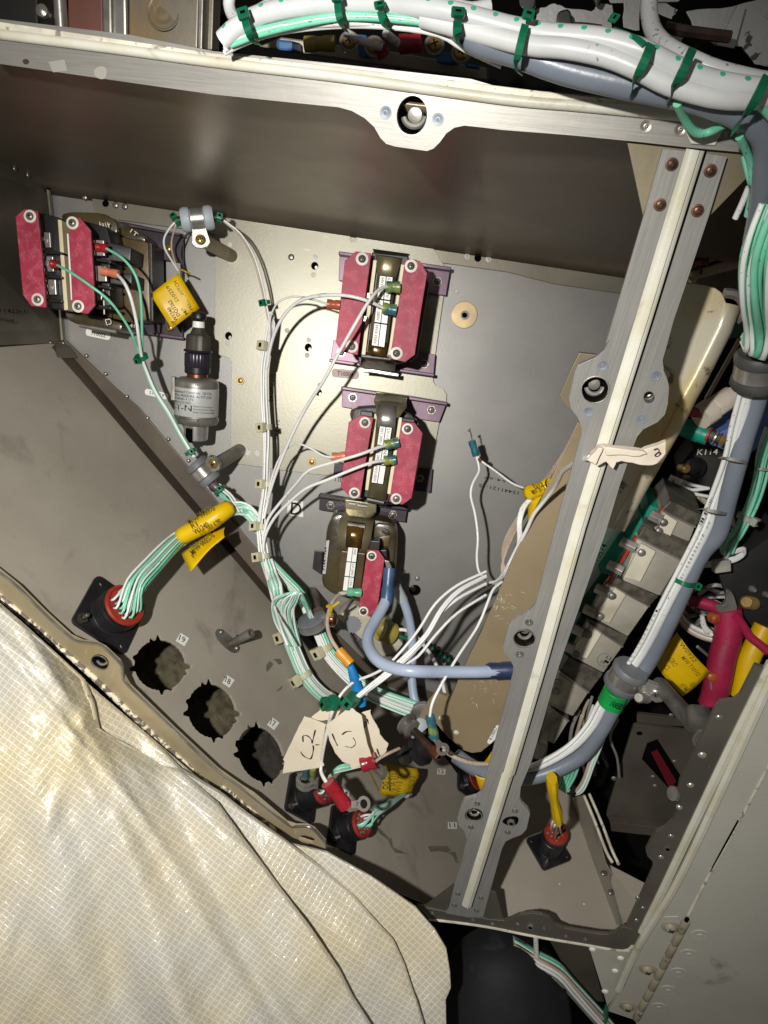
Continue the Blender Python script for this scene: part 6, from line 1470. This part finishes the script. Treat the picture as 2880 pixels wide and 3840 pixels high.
# white tape wrapped wire over the post
TE = thing('tape_tag', b7(560,1050,256), 'rolled masking tape tag with a pen mark lying across the post', 'tag')
mb().prism(b7.P(rough([(248,1088),(300,1030),(342,985),(392,984),(520,1000),(680,1020),(770,985),(868,950),(864,1040),(800,1115),(740,1132),(640,1122),(520,1098),(482,1106),(455,1162),(425,1132),(400,1102),(330,1140)], 4, 3, seed=2), 259), 3.0).build('tape_wrap', 'tape_pale', TE, bevel=.9)
mb().prism(b7.P(rough([(385,990),(520,1004),(690,1024),(720,1045),(640,1062),(500,1050),(395,1052)], 4, 3, seed=4), 261), 2.2).build('tape_fold', 'tape_pale', TE, bevel=.8)
mb().prism(b7.P(rough([(256,1088),(340,992),(376,1000),(350,1060),(322,1126)], 4, 3, seed=5), 261.5), 2.0).build('tape_fold', 'tape_pale', TE, bevel=.7)
stroke([b7(x,y,259.6) for x, y in ((770,1010),(800,1000),(812,1020),(780,1050),(800,1060),(825,1035),(800,1030))], .6, 'pen', TE)
# stud with taped tip, blue block and plates in the dark bay
TS = thing('terminal_stud', b7(1150,850,120), 'threaded terminal stud on a teal base next to a taped red cable end', 'stud')
a, b = b7(1130,865,125), b7(1330,940,132)
mb().lathe(a, b-a, [(0,2.6)]+[(z*.55+.25*(q%2), 2.2 if q % 2 else 2.6) for z in range(1,36) for q in range(2)]+[(20,2.0)], 14).build('thread', 'steel', TS, angle=25)
mb().lathe(b7(1000,830,122), b-a, [(0,5),(9,5.5),(10,5),(14,5)], 16).build('base', 'relay_green', TS)
ring(b7(1205,900,130), b-a, 4.6, 2.6, 1.2, 'insulating_washer', 'insert_red', TS); ring(b7(1260,920,131), b-a, 4.4, 2.2, .8, 'lock_washer', 'steel', TS)
hexnut(b7(1290,930,131), b-a, 3.2, 2.5, TS, 'brass')
TP = thing('taped_end', b7(1180,720,130), 'two white taped cable ends with a red core showing', 'cable')
a, b = b7(1130,760,134), b7(1290,650,128)
mb().lathe(a, b-a, [(0,3),(0,6.4),(8,6.6),(9,5.2),(10,5.8),(22,5.6),(23,3)], 20, mod=lambda k, n: 1+.05*math.sin(k*2.3)).build('tape', 'tape_pale', TP, angle=50)
mb().prism(b7.P([(1045,690),(1130,690),(1155,770),(1030,755)], 136), 4).build('red_core', 'lug_red', TP, bevel=.8)
BB = mb().prism(b7.P([(1700,690),(1600,705),(1440,800),(1230,900),(1200,965),(1350,1025),(1500,1062),(1700,900)], 110), 30).build('blue_block', 'blue_box', None, bevel=1); tag(BB, 'blue terminal block in the dark bay behind the right-hand harness', 'terminal block')
KP = mb().prism(b7.P([(1080,990),(1420,970),(1440,1340),(1000,1480),(960,1150)], 70), 20).build('black_box', 'bay_dark', None, bevel=1); tag(KP, 'black box lettered K114 behind the post and harness', 'box')
pl_ = mb().prism(b7.P([(1095,985),(1280,990),(1275,1060),(1090,1055)], 70.6), .5).build('placard', 'black_matte', KP); lettering('K114', b7(1105,1050,71.2), b7(1265,1045,71.2), b7.L(50,70), 'ink_white', pl_)
mb().lathe(b7(985,1150,84), Vector((.2,-1,.1)), [(0,3),(5,3),(6,2)], 14).build('stud', 'brass', KP); mb().lathe(b7(1085,1140,80), Vector((.2,-1,.1)), [(0,6),(3,6),(3,4.4),(2,4)], 22).build('socket', 'black_plastic', KP)
WL = thing('wire_label', b7(920,1290,100), 'two small white wire flags lettered A with thin white wires', 'label')
for q, tx in (([(905,1205),(990,1240),(955,1295),(870,1270)], (905,1265)), ([(860,1285),(945,1305),(900,1378),(838,1345)], (860,1345))):
    f = mb().prism(b7.P(q, 112), .5).build('flag', 'label_white', WL); lettering('A', b7(tx[0],tx[1],112.4), b7(tx[0]+26,tx[1]+4,112.4), b7.L(34,112), 'ink', f)
for k, p in enumerate(([(985,1250),(1080,1285),(1200,1310)], [(970,1270),(1060,1320),(1190,1310)], [(935,1330),(1040,1345),(1190,1372)])): wire([b7(x,y,110) for x, y in p], 1.9, W_, WL)
wire(run((b7, [(1000,1285,108),(1080,1340,106),(1180,1420,104)])), 3.2, 'braid', WL)
RW = thing('wire_bundle', b7(1560,1250,120), 'thin striped wire bundle at the far right ending in a tied coil', 'wire bundle')
tp_ = run((b7, [(1700,850,130),(1630,1050,128),(1590,1250,126),(1530,1440,124),(1420,1659,122)]), (b8, [(1430,210,120),(1390,290,118)]))
bundle(tp_, 3.6, 9, 1.8, [W_, G_, WG], RW, 41)
strapband(b7, [(1565,1160,134),(1610,1162,136),(1680,1168,134)], 14, RW, None, mat='tie_grey'); tie(tp_, .62, 4.2, RW, 'tie_grey', w=5, head=Vector((.6,-.8,0)))
for k in range(5): wire(run((b8, [(1380,330-k*8,112),(1440,285-k*4+k*6,114),(1500,262+k*4,114),(1508,280+k*6,112),(1450,320+k*6,110),(1340,345+k*6,106),(1240,365+k*4,100)])), 1.7, W_, RW)
for k in range(4): wire(run((b8, [(1370,-10+k*20,112),(1430,60+k*14,112),(1440,140,112),(1410,230,114),(1370,300,112)])), 1.9, W_ if k % 2 else 'wire_dirty', RW)
mb().box(b8(1345,365,112), Vector((1,0,.3)), Vector((-.3,0,1)), -YB, 9, 7, 6).build('tie_head', 'tie_grey', RW, bevel=.8)
BK = mb().prism(b8.P([(1340,415),(1520,300),(1720,160),(1720,800),(1570,790),(1480,660),(1400,600)], 96), 40).build('black_box', 'black_matte', None, bevel=2); tag(BK, 'matte black relay housing at the right edge above the pink cable', 'box')
for x, y, r in ((1555,520,22),(1640,555,20)): mb().lathe(b8(x,y,96), -YB, [(0,b8.L(r,96)),(2,b8.L(r,96)),(4,b8.L(r*.5,96))], 16).build('screw', 'steel', BK)
a = b8(1565,615,98); b = b8(1505,600,116); mb().lathe(a, b-a, [(0,4)]+[(z*.7+.35*(q%2), 3.4 if q % 2 else 3.9) for z in range(1,22) for q in range(2)]+[(15.5,3)], 16).build('stud', 'brass', BK, angle=25)
PK = thing('power_cable', b8(1370,900,100), 'crimson sleeved cable in the dark bay at right, with a yellow tag tied on', 'cable')
wire(run((b8, [(1400,650,104),(1410,740,106),(1400,850,108),(1370,950,110),(1350,1060,112),(1320,1200,112),(1300,1260,112)])), 1, 'sleeve_pink', PK, 'sleeve', 18, k=8.0)
wire(run((b8, [(1395,700,104),(1330,640,104),(1240,610,102),(1160,600,100)])), 1, 'sleeve_pink', PK, 'sleeve', 14, k=3.6)
wire(run((b8, [(1440,680,112),(1490,740,112),(1540,820,112),(1600,870,114),(1660,920,116)])), 1, 'sleeve_pink', PK, 'sleeve', 12, k=2.6)
for z in (.42,.58): tie(run((b8, [(1400,650,104),(1410,740,106),(1400,850,108),(1370,950,110),(1350,1060,112)])), z, 8.0, PK, 'sleeve_pink', w=2, head=YB)
mb().prism(soften(b8.P([(1390,520),(1440,550),(1470,660),(1420,720),(1370,680),(1330,660),(1330,620),(1390,630)], 110), 1, .4), 2.5).build('lug', 'steel_dull', PK, bevel=.5)
mb().lathe(b8(1300,700,108), Vector((.3,-1,0)), [(0,3.2),(4,3.2),(5,2)], 12).build('orange_cap', 'lug_orange', PK)
wire(run((b8, [(1295,1085,118),(1310,1150,118),(1325,1230,118)])), 1.2, 'tag_yellow_old', PK, 'lacing_cord'); wire(run((b8, [(1290,1085,118),(1300,1150,119),(1312,1230,118)])), 1.2, 'wire_grey', PK, 'lacing_cord')
mb().lathe(b8(1300,1080,118), Vector((0,-1,0)), [(0,3),(2,3),(3,1.5)], 12).build('orange_cap', 'lug_orange', PK)
ytag('large yellow tag printed POWER and XFM in the dark bay at right', b8, [(1080,800),(1292,1050),(1118,1205),(920,965)], [110,116,112,104],
     [('GROUND POWER',.2,.62,.98,.62,3.4),('CURRENT XFM',.25,.84,.92,.84,3.4),('M/W T10152',.35,.3,.85,.3,2.6),('W0922',.15,.12,.6,.12,2.4)], bend=2.5, seed=8, crumple=.4)
YC = thing('power_cable', b8(1620,900,100), 'yellow sleeved cable at the right edge beside the frame post', 'cable')
wire(run((b8, [(1640,760,104),(1590,860,106),(1540,960,108),(1510,1080,110),(1490,1200,112)])), 1, 'tag_yellow', YC, 'sleeve', 14, k=6.4)
for k in range(4): wire(run((b8, [(1080,650+k*16,90),(1150,740+k*14,92),(1240,790+k*14,94),(1330,820+k*12,98)])), 2.6, 'wire_dirty' if k % 2 else W_, YC, 'white_lead')
for k in range(3): wire(run((b8, [(1240,690+k*20,96),(1260,760+k*12,96),(1300,800+k*8,96)])), 2.6, W_, YC, 'white_lead')
# tray and fittings low in the right bay
TR = thing('equipment_tray', c2(800,800,70), 'dim painted tray with a dark red slot in the bay behind the right post', 'tray')
mb().prism(soften(c2.P([(610,462),(660,450),(1150,520),(1180,640),(960,1240),(900,1300),(430,1210),(400,1150)], 60), 1, .15), 3).build('tray_plate', 'tray_paint', TR, bevel=.4)
mb().prism(circ(c2, 660, 520, 24, 14, 60.4), .3).build('hole', 'hole_black', TR)
mb().prism(c2.P([(720,600),(800,570),(1010,900),(1000,1000),(900,960),(680,720)], 61), 1).build('slot', 'hole_black', TR)
mb().prism(c2.P([(750,670),(800,650),(945,890),(900,960)], 62), 1).build('slot_liner', 'red_dark', TR)
for x, y in ((905,380),(460,870),(765,860),(780,930),(930,740)): rivet(22, c2, x, y, 60.5, 'standoff_grey', TR)
mb().prism(c2.P([(640,370),(1100,420),(1100,470),(640,450)], 56), 3).build('rear_lip', 'tray_paint', TR, bevel=.4)
mb().prism(c2.P([(430,1210),(900,1260),(890,1330),(440,1280)], 70), 6).build('front_lip', 'tray_paint', TR, bevel=.4)
GRD = thing('support_rod', c2(950,300,160), 'thick grey rod with a forked end bolted to the right post', 'rod')
mb().lathe(c2(800,120,170), c2(1075,440,226)-c2(800,120,170), [(0,2),(1,3.6),(3,4.1),((c2(1075,440,226)-c2(800,120,170)).length,4.6)], 22).build('shaft', 'standoff_grey', GRD)
mb().prism(soften(c2.P([(1030,440),(1080,400),(1200,410),(1280,480),(1260,620),(1180,600),(1100,560),(1050,500)], 236), 1, .3), 10).build('fork', 'standoff_grey', GRD, bevel=1.4)
mb().lathe(c2(1190,580,236), Vector((.3,-.9,-.3)), [(0,5),(3,5),(4,3.4),(4.4,2)], 18).build('pin', 'steel_dull', GRD)
mb().lathe(c2(1150,560,236), Vector((.2,-1,0)), [(0,5.5),(1.2,5.5),(1.3,4.4)], 18).build('washer', 'steel_dull', GRD)
a, b = c2(1060,1000,236), c2(915,985,244); mb().cyl(a, b, 3.6, n=16).build('stop_pin', 'standoff_grey', GRD)
# folded side wall at the right of the floor
SW = thing('side_wall', c3(930,300,150), 'folded painted side wall with a seal strip right of the lower connector', 'wall')
ex = lambda reg, x, y, up: reg.on(EX, x, y, up)
mb().prism([ex(c1,1000,720,0), ex(c1,1080,700,34), ex(c1,1180,950,34), ex(c3,930,236,34), ex(c3,1060,470,24), ex(c3,1000,522,16), ex(c3,975,505,0), ex(c1,1130,1100,0)], 1.2, -EX.n).build('wall_sheet', 'floor_tan', SW, bevel=.2)
mb().prism([ex(c3,928,235,30), ex(c3,1112,330,42), ex(c3,1075,430,40), ex(c3,1010,522,24)], 1.2, -EX.n).build('corner_sheet', 'floor_tan', SW, bevel=.2)
mb().tube([ex(c1,x,y,u) for x, y, u in ((1085,700,36),(1160,880,36),(1240,1090,36),(1285,1170,36))], 1.0).build('seal_strip', 'bead_scuffed', SW)
mb().tube([ex(c1,x,y,u) for x, y, u in ((1104,697,35),(1183,880,35),(1263,1090,35),(1305,1175,35))], 1.1).build('dark_seam', 'hole_black', SW)
mb().tube([ex(c1,x,y,u) for x, y, u in ((1122,692,36),(1203,880,36),(1283,1090,36),(1330,1185,36))], 1.0).build('seal_strip', 'bead_scuffed', SW)
for x, y in ((918,282),(950,368)): rivet(14, c3, x, y, 0, 'rivet', SW, pl=EX, off=32, n=EX.n)
# black duct and wires below the bottom rail
DU = thing('duct', c3(400,800,200), 'matte black scuffed rounded duct below the bottom rail', 'duct')
pth = run((c3, [(385,590,196),(415,680,206),(450,790,212),(480,900,216),(500,1100,216)]))
mb().tube(pth, lambda t: 44*math.sqrt(max(.02, min(1, t*2.6+.06)))*(1-.0*t), 28).build('shell', 'duct_black', DU, angle=70)
UW = thing('wire_bundle', c3(800,830,190), 'dirty bundle of white and green wires under the bottom rail right of the black duct', 'wire bundle')
bundle(run((c3, [(500,600,190),(600,660,194),(700,715,197),(760,780,198),(830,860,200),(920,960,202),(1000,1060,204)])), 6.5, 22, 1.9, ['wire_grey', 'wire_white', 'wire_dirty', WG], UW, 51, squash=.7)
wire(run((c3, [(612,565,200),(614,620,200),(618,680,196)])), 3.2, W_, UW)
mb().tube(run((c3, [(945,860,206),(930,900,206),(925,950,206)])), 1.8).build('green_wire', 'tie_green', UW)
PB = mb().prism(c3.P([(660,560),(850,610),(920,860),(820,860),(740,700)], 160), 2).build('lower_plate', 'tray_paint'); tag(PB, 'dim brown plate under the bottom rail behind the dirty wires', 'plate')
# ---------------------------------------------------------------- above the upper rail
top_backdrop = structure(mb().prism([o(-300,-250,130), o(1950,-250,130), o(1950,420,130), o(1600,330,130), o(-300,110,130)], 2).build('top_backdrop', 'bay_black'))  # black backdrop added; the darkness above the rail comes from its colour
UP = thing('equipment_rack', a1(600,100,170), 'worn grey metal plate with an oval dimple above the upper rail', 'rack plate')
mb().prism(a1.P([(800,-60),(1235,-60),(1225,300),(810,270)], 180), 3).build('plate', 'plate_worn', UP, bevel=.5)
mb().lathe(a1(1015,80,180), -YB, [(0,a1.L(100,180)),(.5,a1.L(98,180)),(.6,a1.L(90,180)),(-.2,a1.L(80,180)),(.3,a1.L(30,180))], 28).build('dimple', 'plate_worn', UP, angle=60)
mb().prism(a1.P([(1232,-60),(1265,-60),(1255,310),(1228,300)], 184), 8).build('edge', 'steel_dull', UP, bevel=.5); mb().prism(a1.P([(1275,-60),(1330,-60),(1318,310),(1262,310)], 178), 8).build('edge', 'plate_worn', UP, bevel=.5)
UQ = tag(mb().prism(a1.P([(420,-60),(632,-60),(640,240),(425,200)], 176), 4).build('brown_panel', 'brown_panel', None, bevel=.5), 'dull red-brown panel above the upper rail at left', 'panel')
UR = thing('metal_channel', a1(710,100,176), 'shiny grooved metal channel between the brown panel and the dimpled plate', 'channel')
mb().prism(a1.P([(632,-60),(690,-60),(695,250),(640,240)], 184), 6).build('flange', 'steel_dull', UR, bevel=.8); mb().prism(a1.P([(700,-60),(780,-60),(785,260),(700,250)], 182), 6).build('flange', 'steel', UR, bevel=.8)
mb().prism(a1.P([(780,-60),(806,-60),(812,270),(786,262)], 179), 4).build('rusty_edge', 'strap_amber', UR, bevel=.4)
UL = thing('metal_fitting', a1(320,80,176), 'dark stained metal fitting with a screw above the rail at upper left', 'fitting')
mb().prism(a1.P([(-80,-60),(230,-60),(235,165),(-80,110)], 160), 6).build('block', 'bay_dark', UL, bevel=.8)
mb().prism(a1.P([(230,-60),(415,-60),(425,200),(240,160)], 172), 6).build('plate', 'socket_dark', UL, bevel=.8)
mb().lathe(a1(272,78,172), -YB, [(0,a1.L(38,172)),(2,a1.L(36,172)),(3,a1.L(14,172))], 16).build('screw', 'steel', UL); mb().cyl(a1(370,-40,178), a1(385,190,178), 2.6).build('pin', 'steel', UL)
TBk = thing('terminal_strip', a2(900,300,190), 'terminal strip with blue walls, screws and coloured lugs under the white harness', 'terminal strip')
mb().prism(a2.P([(280,290),(1700,500),(1700,420),(1180,330),(420,230)], 190), 12).build('base', 'plate_worn', TBk, bevel=.6)
for x, y, w_, h_ in ((395,245,95,75),(895,210,60,150),(1385,320,120,80),(1560,395,80,30)): mb().prism(a2.P([(x,y),(x+w_,y+8),(x+w_+4,y+h_),(x+4,y+h_-8)], 204), 12).build('wall', 'blue_plastic', TBk, bevel=.8)
for x, y in ((845,260),(1375,280),(1000,290),(1540,330)):
    c = a2(x,y,204); r = a2.L(62,204); phillips(c, -YB, r*.72, TBk, washer='steel_dull', mat='brass', wr=1.35, rot=.5)
sleeve(a2(570,275,206), a2(758,270,206), 4.6, TBk, 'lug_yellow'); sleeve(a2(1160,275,208), a2(1295,262,208), 5.6, TBk, 'lug_red'); sleeve(a2(1030,285,206), a2(1060,340,204), 4.4, TBk, 'lug_red')
wire(run((a2, [(820,200,214),(900,245,212),(980,272,210),(1045,292,208)])), 2.8, W_, TBk); wire(run((a2, [(1070,205,216),(1120,245,212),(1165,278,209)])), 2.8, W_, TBk)
WP = thing('speckled_plate', a3(700,100,180), 'pale metal plates stained with black spots behind the harness at top right', 'plate')
for q in ([(215,60),(330,20),(400,50),(560,70),(620,20),(690,30),(690,180),(560,190),(380,165),(215,150)], [(760,-60),(870,-60),(860,190),(760,170)], [(960,-30),(1100,60),(1060,120),(960,80)], [(1000,190),(1140,210),(1110,280),(1040,250)], [(1150,70),(1440,40),(1720,-40),(1720,420),(1580,400),(1500,290),(1330,280),(1200,180)], [(640,-60),(1150,-60),(1100,10),(680,20)]):
    mb().prism(a3.P(rough(q, 6, seed=len(q)+int(q[0][0])), 186+(q[0][0] % 7)), 2).build('plate', 'plate_white', WP, bevel=.2)
mb().tube(run((a3, [(1020,170,200),(1150,195,202),(1300,215,204),(1425,230,204)])), 2.0).build('rusty_rod', 'rod_brown', WP); mb().tube(run((a3, [(360,165,196),(500,165,196),(620,180,196)])), 1.4).build('rusty_rod', 'rod_brown', WP)
mb().prism(a3.P([(1370,200),(1390,200),(1470,30),(1520,40),(1450,300),(1340,280)], 192), 2).build('grey_strip', 'label_silver', WP)
for q in ([(100,-40),(220,-40),(210,60),(120,60)], [(350,70),(430,50),(445,170),(380,200),(340,140)], [(560,-40),(640,-40),(600,40)]): mb().prism(soften(a3.P(q, 200), 1, .4), 6).build('black_part', 'black_plastic', WP, bevel=.6)
UWr = thing('white_cable', a2(200,40,255), 'single white cable curling up out of frame above the left end of the harness', 'cable')
wire(run((a2, [(105,-40,250),(98,30,250),(120,95,252),(165,135,256)])), 1, 'cable_white', UWr, 'insulation', 12, k=1.9); wire(run((a2, [(230,110,258),(330,50,258),(430,10,256),(520,-40,254)])), 1, 'cable_white', UWr, 'insulation', 12, k=2.1)
wire(run((a2, [(1440,-40,262),(1500,30,263),(1600,60,262),(1720,40,260)])), 1, 'cable_white', UWr, 'insulation', 12, k=2.0)

# rack bars and loose wires filling the dark bay to the right
RK = thing('rack_bars', d1(1000,200,60), 'slanting brownish rack bars in the dark gap right of the post top', 'rack')
for q, mt in (([(560,215),(1320,-10),(1330,30),(570,262)], 'plate_tan'), ([(600,300),(1290,120),(1330,170),(620,370)], 'copper'), ([(620,420),(1400,190),(1420,330),(700,520)], 'plate_tan'), ([(640,520),(760,490),(700,570),(650,575)], 'plate_worn')):
    mb().prism(d1.P(q, 70), 8).build('bar', mt, RK, bevel=.6)
for x, y in ((880,290),(1180,120),(800,400)): mb().prism(d1.P([(x-14,y-50),(x+14,y-55),(x+10,y+60),(x-16,y+60)], 74), 3).build('clip', 'black_plastic', RK, bevel=.5)
XW = thing('wire_bundle', b8(1300,560,60), 'tangle of dim white and grey wires deep in the bay behind the crimson cable', 'wire bundle')
xr = random.Random(77)
for k in range(16):
    x0, y0 = xr.uniform(1080,1250), xr.uniform(520,900); pts = [(x0, y0)]
    for q in range(4): pts.append((pts[-1][0]+xr.uniform(40,130), pts[-1][1]+xr.uniform(-70,90)))
    wire([b8(x, y, 60+xr.uniform(-10,14)) for x, y in pts], xr.uniform(1.6,3), xr.choice(['wire_grey','wire_white','wire_dirty','wire_grey']), XW)
XV = thing('wire_bundle', c2(300,300,60), 'thin dark and white wires hanging behind the green marker sleeve', 'wire bundle')
for k in range(10):
    x0 = xr.uniform(120,520); y0 = xr.uniform(230,420)
    wire([c2(x0, y0, 110), c2(x0-40+xr.uniform(-30,30), y0+140, 104), c2(x0-60+xr.uniform(-50,50), y0+300, 96), c2(x0-40+xr.uniform(-90,60), y0+450, 90)], xr.uniform(1.6,2.6), xr.choice(['wire_grey','black_plastic','wire_dirty','wire_white_green']), XV)
# ================================================================ clear reinforced plastic sheeting, lower left
D_('sheeting', col='c0bdb2', rough=.34, col2='d2be86', vs=7, lo=.47, hi=.68, grid=(2.7, .085, 'e6e4dd'), bump=.85, bs=300, spec=.5, coat=1.0, coatr=.07, sss=.15)
def layer(label, left, right, zfun, nt, ns, seed, curl=3.0, rot=.7, cols=7):
    """one fold of sheeting: rows between a left and a right outline (picture readings), depths from zfun, right edge rolled under"""
    def along(pl, t):
        f = t*(len(pl)-1); i = min(int(f), len(pl)-2); u = f-i; return (pl[i][0]+(pl[i+1][0]-pl[i][0])*u, pl[i][1]+(pl[i+1][1]-pl[i][1])*u)
    rnd = random.Random(seed); V = []; UV = []; tot = ns+cols
    ph = [rnd.uniform(0,6.28) for _ in range(8)]; vd = -b_
    for i in range(nt+1):
        t = i/nt; a, b = along(left, t), along(right, t)
        row = []
        for j in range(ns+1):
            s_ = j/ns; x = a[0]+(b[0]-a[0])*s_; y = a[1]+(b[1]-a[1])*s_
            cr = lambda d, w: max(0, 1-abs(d)/w)
            wob = -2.6*cr((x-.62*(y-1500))-140, 26)-2.2*cr((x+.35*(y-1900))-60, 24)+2.0*cr((x-.3*(y-1700))-210, 30)-1.8*cr((x-.8*(y-1800))-330, 22)+1.0*math.sin(x*.021+y*.013+ph[0])+.6*math.sin(x*.045-y*.03+ph[1])+.3*math.sin(x*.09+y*.06+ph[2])+.12*math.sin(x*.2-y*.17+ph[3])
            row.append(oz(x, y, zfun(x, y, s_, t)+wob))
        p, q = row[-1], row[-2]; s0 = (p-q).normalized()
        for k in range(1, cols+1):
            ang = math.pi*k/cols; row.append(p+s0*curl*math.sin(ang)*.35+vd*curl*(1-math.cos(ang))*.7 if k < cols else p-s0*6+vd*curl*1.5)
        L = [0]
        for j in range(1, len(row)): L.append(L[-1]+(row[j]-row[j-1]).length)
        V += row
        for j, pp in enumerate(row):
            jj = min(j, ns); qx, qy = pix(row[jj]); e3 = row[jj]
            cu = .75*(qx-CX)*.124+.25*e3.dot(r_)+(L[j]-L[ns] if j > ns else 0); cv = .75*(CY-qy)*.124+.25*e3.dot(u_)
            UV.append((cu*math.cos(rot)-cv*math.sin(rot), cu*math.sin(rot)+cv*math.cos(rot)))
    ob = mb().grid(V, nt+1, tot+1, UV).build('plastic_sheet', 'sheeting', None, angle=80, solid=.35, origin=oz(right[-1][0]-80, right[-1][1], 330))
    return tag(ob, label, 'plastic sheet', 'folds of clear reinforced sheeting')
def rz(x, y):                       # depth of the leaning frame under the sheet, levelled off below it
    yl = min(y, 1262+x*.9); return (o.on(FP, x, yl)-CAM).dot(-b_)
def lift(x, y, k): return 1.2+k*min(1, max(0, (y-1285-x*.88)/90))
L3 = layer('rearmost fold of gridded plastic sheeting, reaching right over the bottom rail', [(100,1520),(150,1700),(200,1900),(300,2100),(350,2300)],
      [(325,1597),(450,1704),(560,1790),(610,1822),(660,1832),(704,1842),(800,1895),(895,1960),(938,2010),(962,2050),(970,2100),(972,2135),(961,2160),(962,2215),(962,2300)], lambda x, y, s_, t: min(rz(x, y), 408)-lift(x,y,3), 70, 44, 1, 1.6, .75)
L2 = layer('middle fold of gridded plastic sheeting with a brownish rolled edge', [(-60,1420),(-40,1480),(0,1600),(40,1800),(100,2000),(200,2300)],
      [(140,1442),(230,1520),(325,1600),(385,1662),(475,1716),(525,1756),(604,1812),(678,1868),(760,1938),(802,1986),(847,2035),(869,2082),(882,2123),(898,2170),(912,2215),(930,2300)], lambda x, y, s_, t: min(rz(x, y), 402)-lift(x,y,7)-6*s_*(1-s_), 80, 50, 2, 2.6, .55)
def fold(x, y, m, c, w): return math.exp(-((x-(y-1290)*m-c)/w)**2)
L1 = layer('front fold of gridded plastic sheeting filling the lower left corner', [(-80,1255),(-80,1400),(-80,1600),(-80,1800),(-80,2000),(-80,2300)],
      [(-10,1305),(55,1362),(115,1416),(175,1470),(196,1522),(208,1580),(294,1626),(384,1668),(464,1739),(516,1812),(553,1862),(593,1916),(662,2006),(731,2107),(756,2158),(792,2215),(843,2300)],
      lambda x, y, s_, t: min(rz(x, y), 396)-lift(x,y,11)-24*math.sin(min(1,max(0,(y-1300)/800))*1.57)*(1-s_**3)-11*fold(x,y,.36,60,60)+9*fold(x,y,.50,150,45)-7*fold(x,y,.2,10,60)-4*fold(x,y,.62,260,50), 100, 64, 3, 3.2, .62)
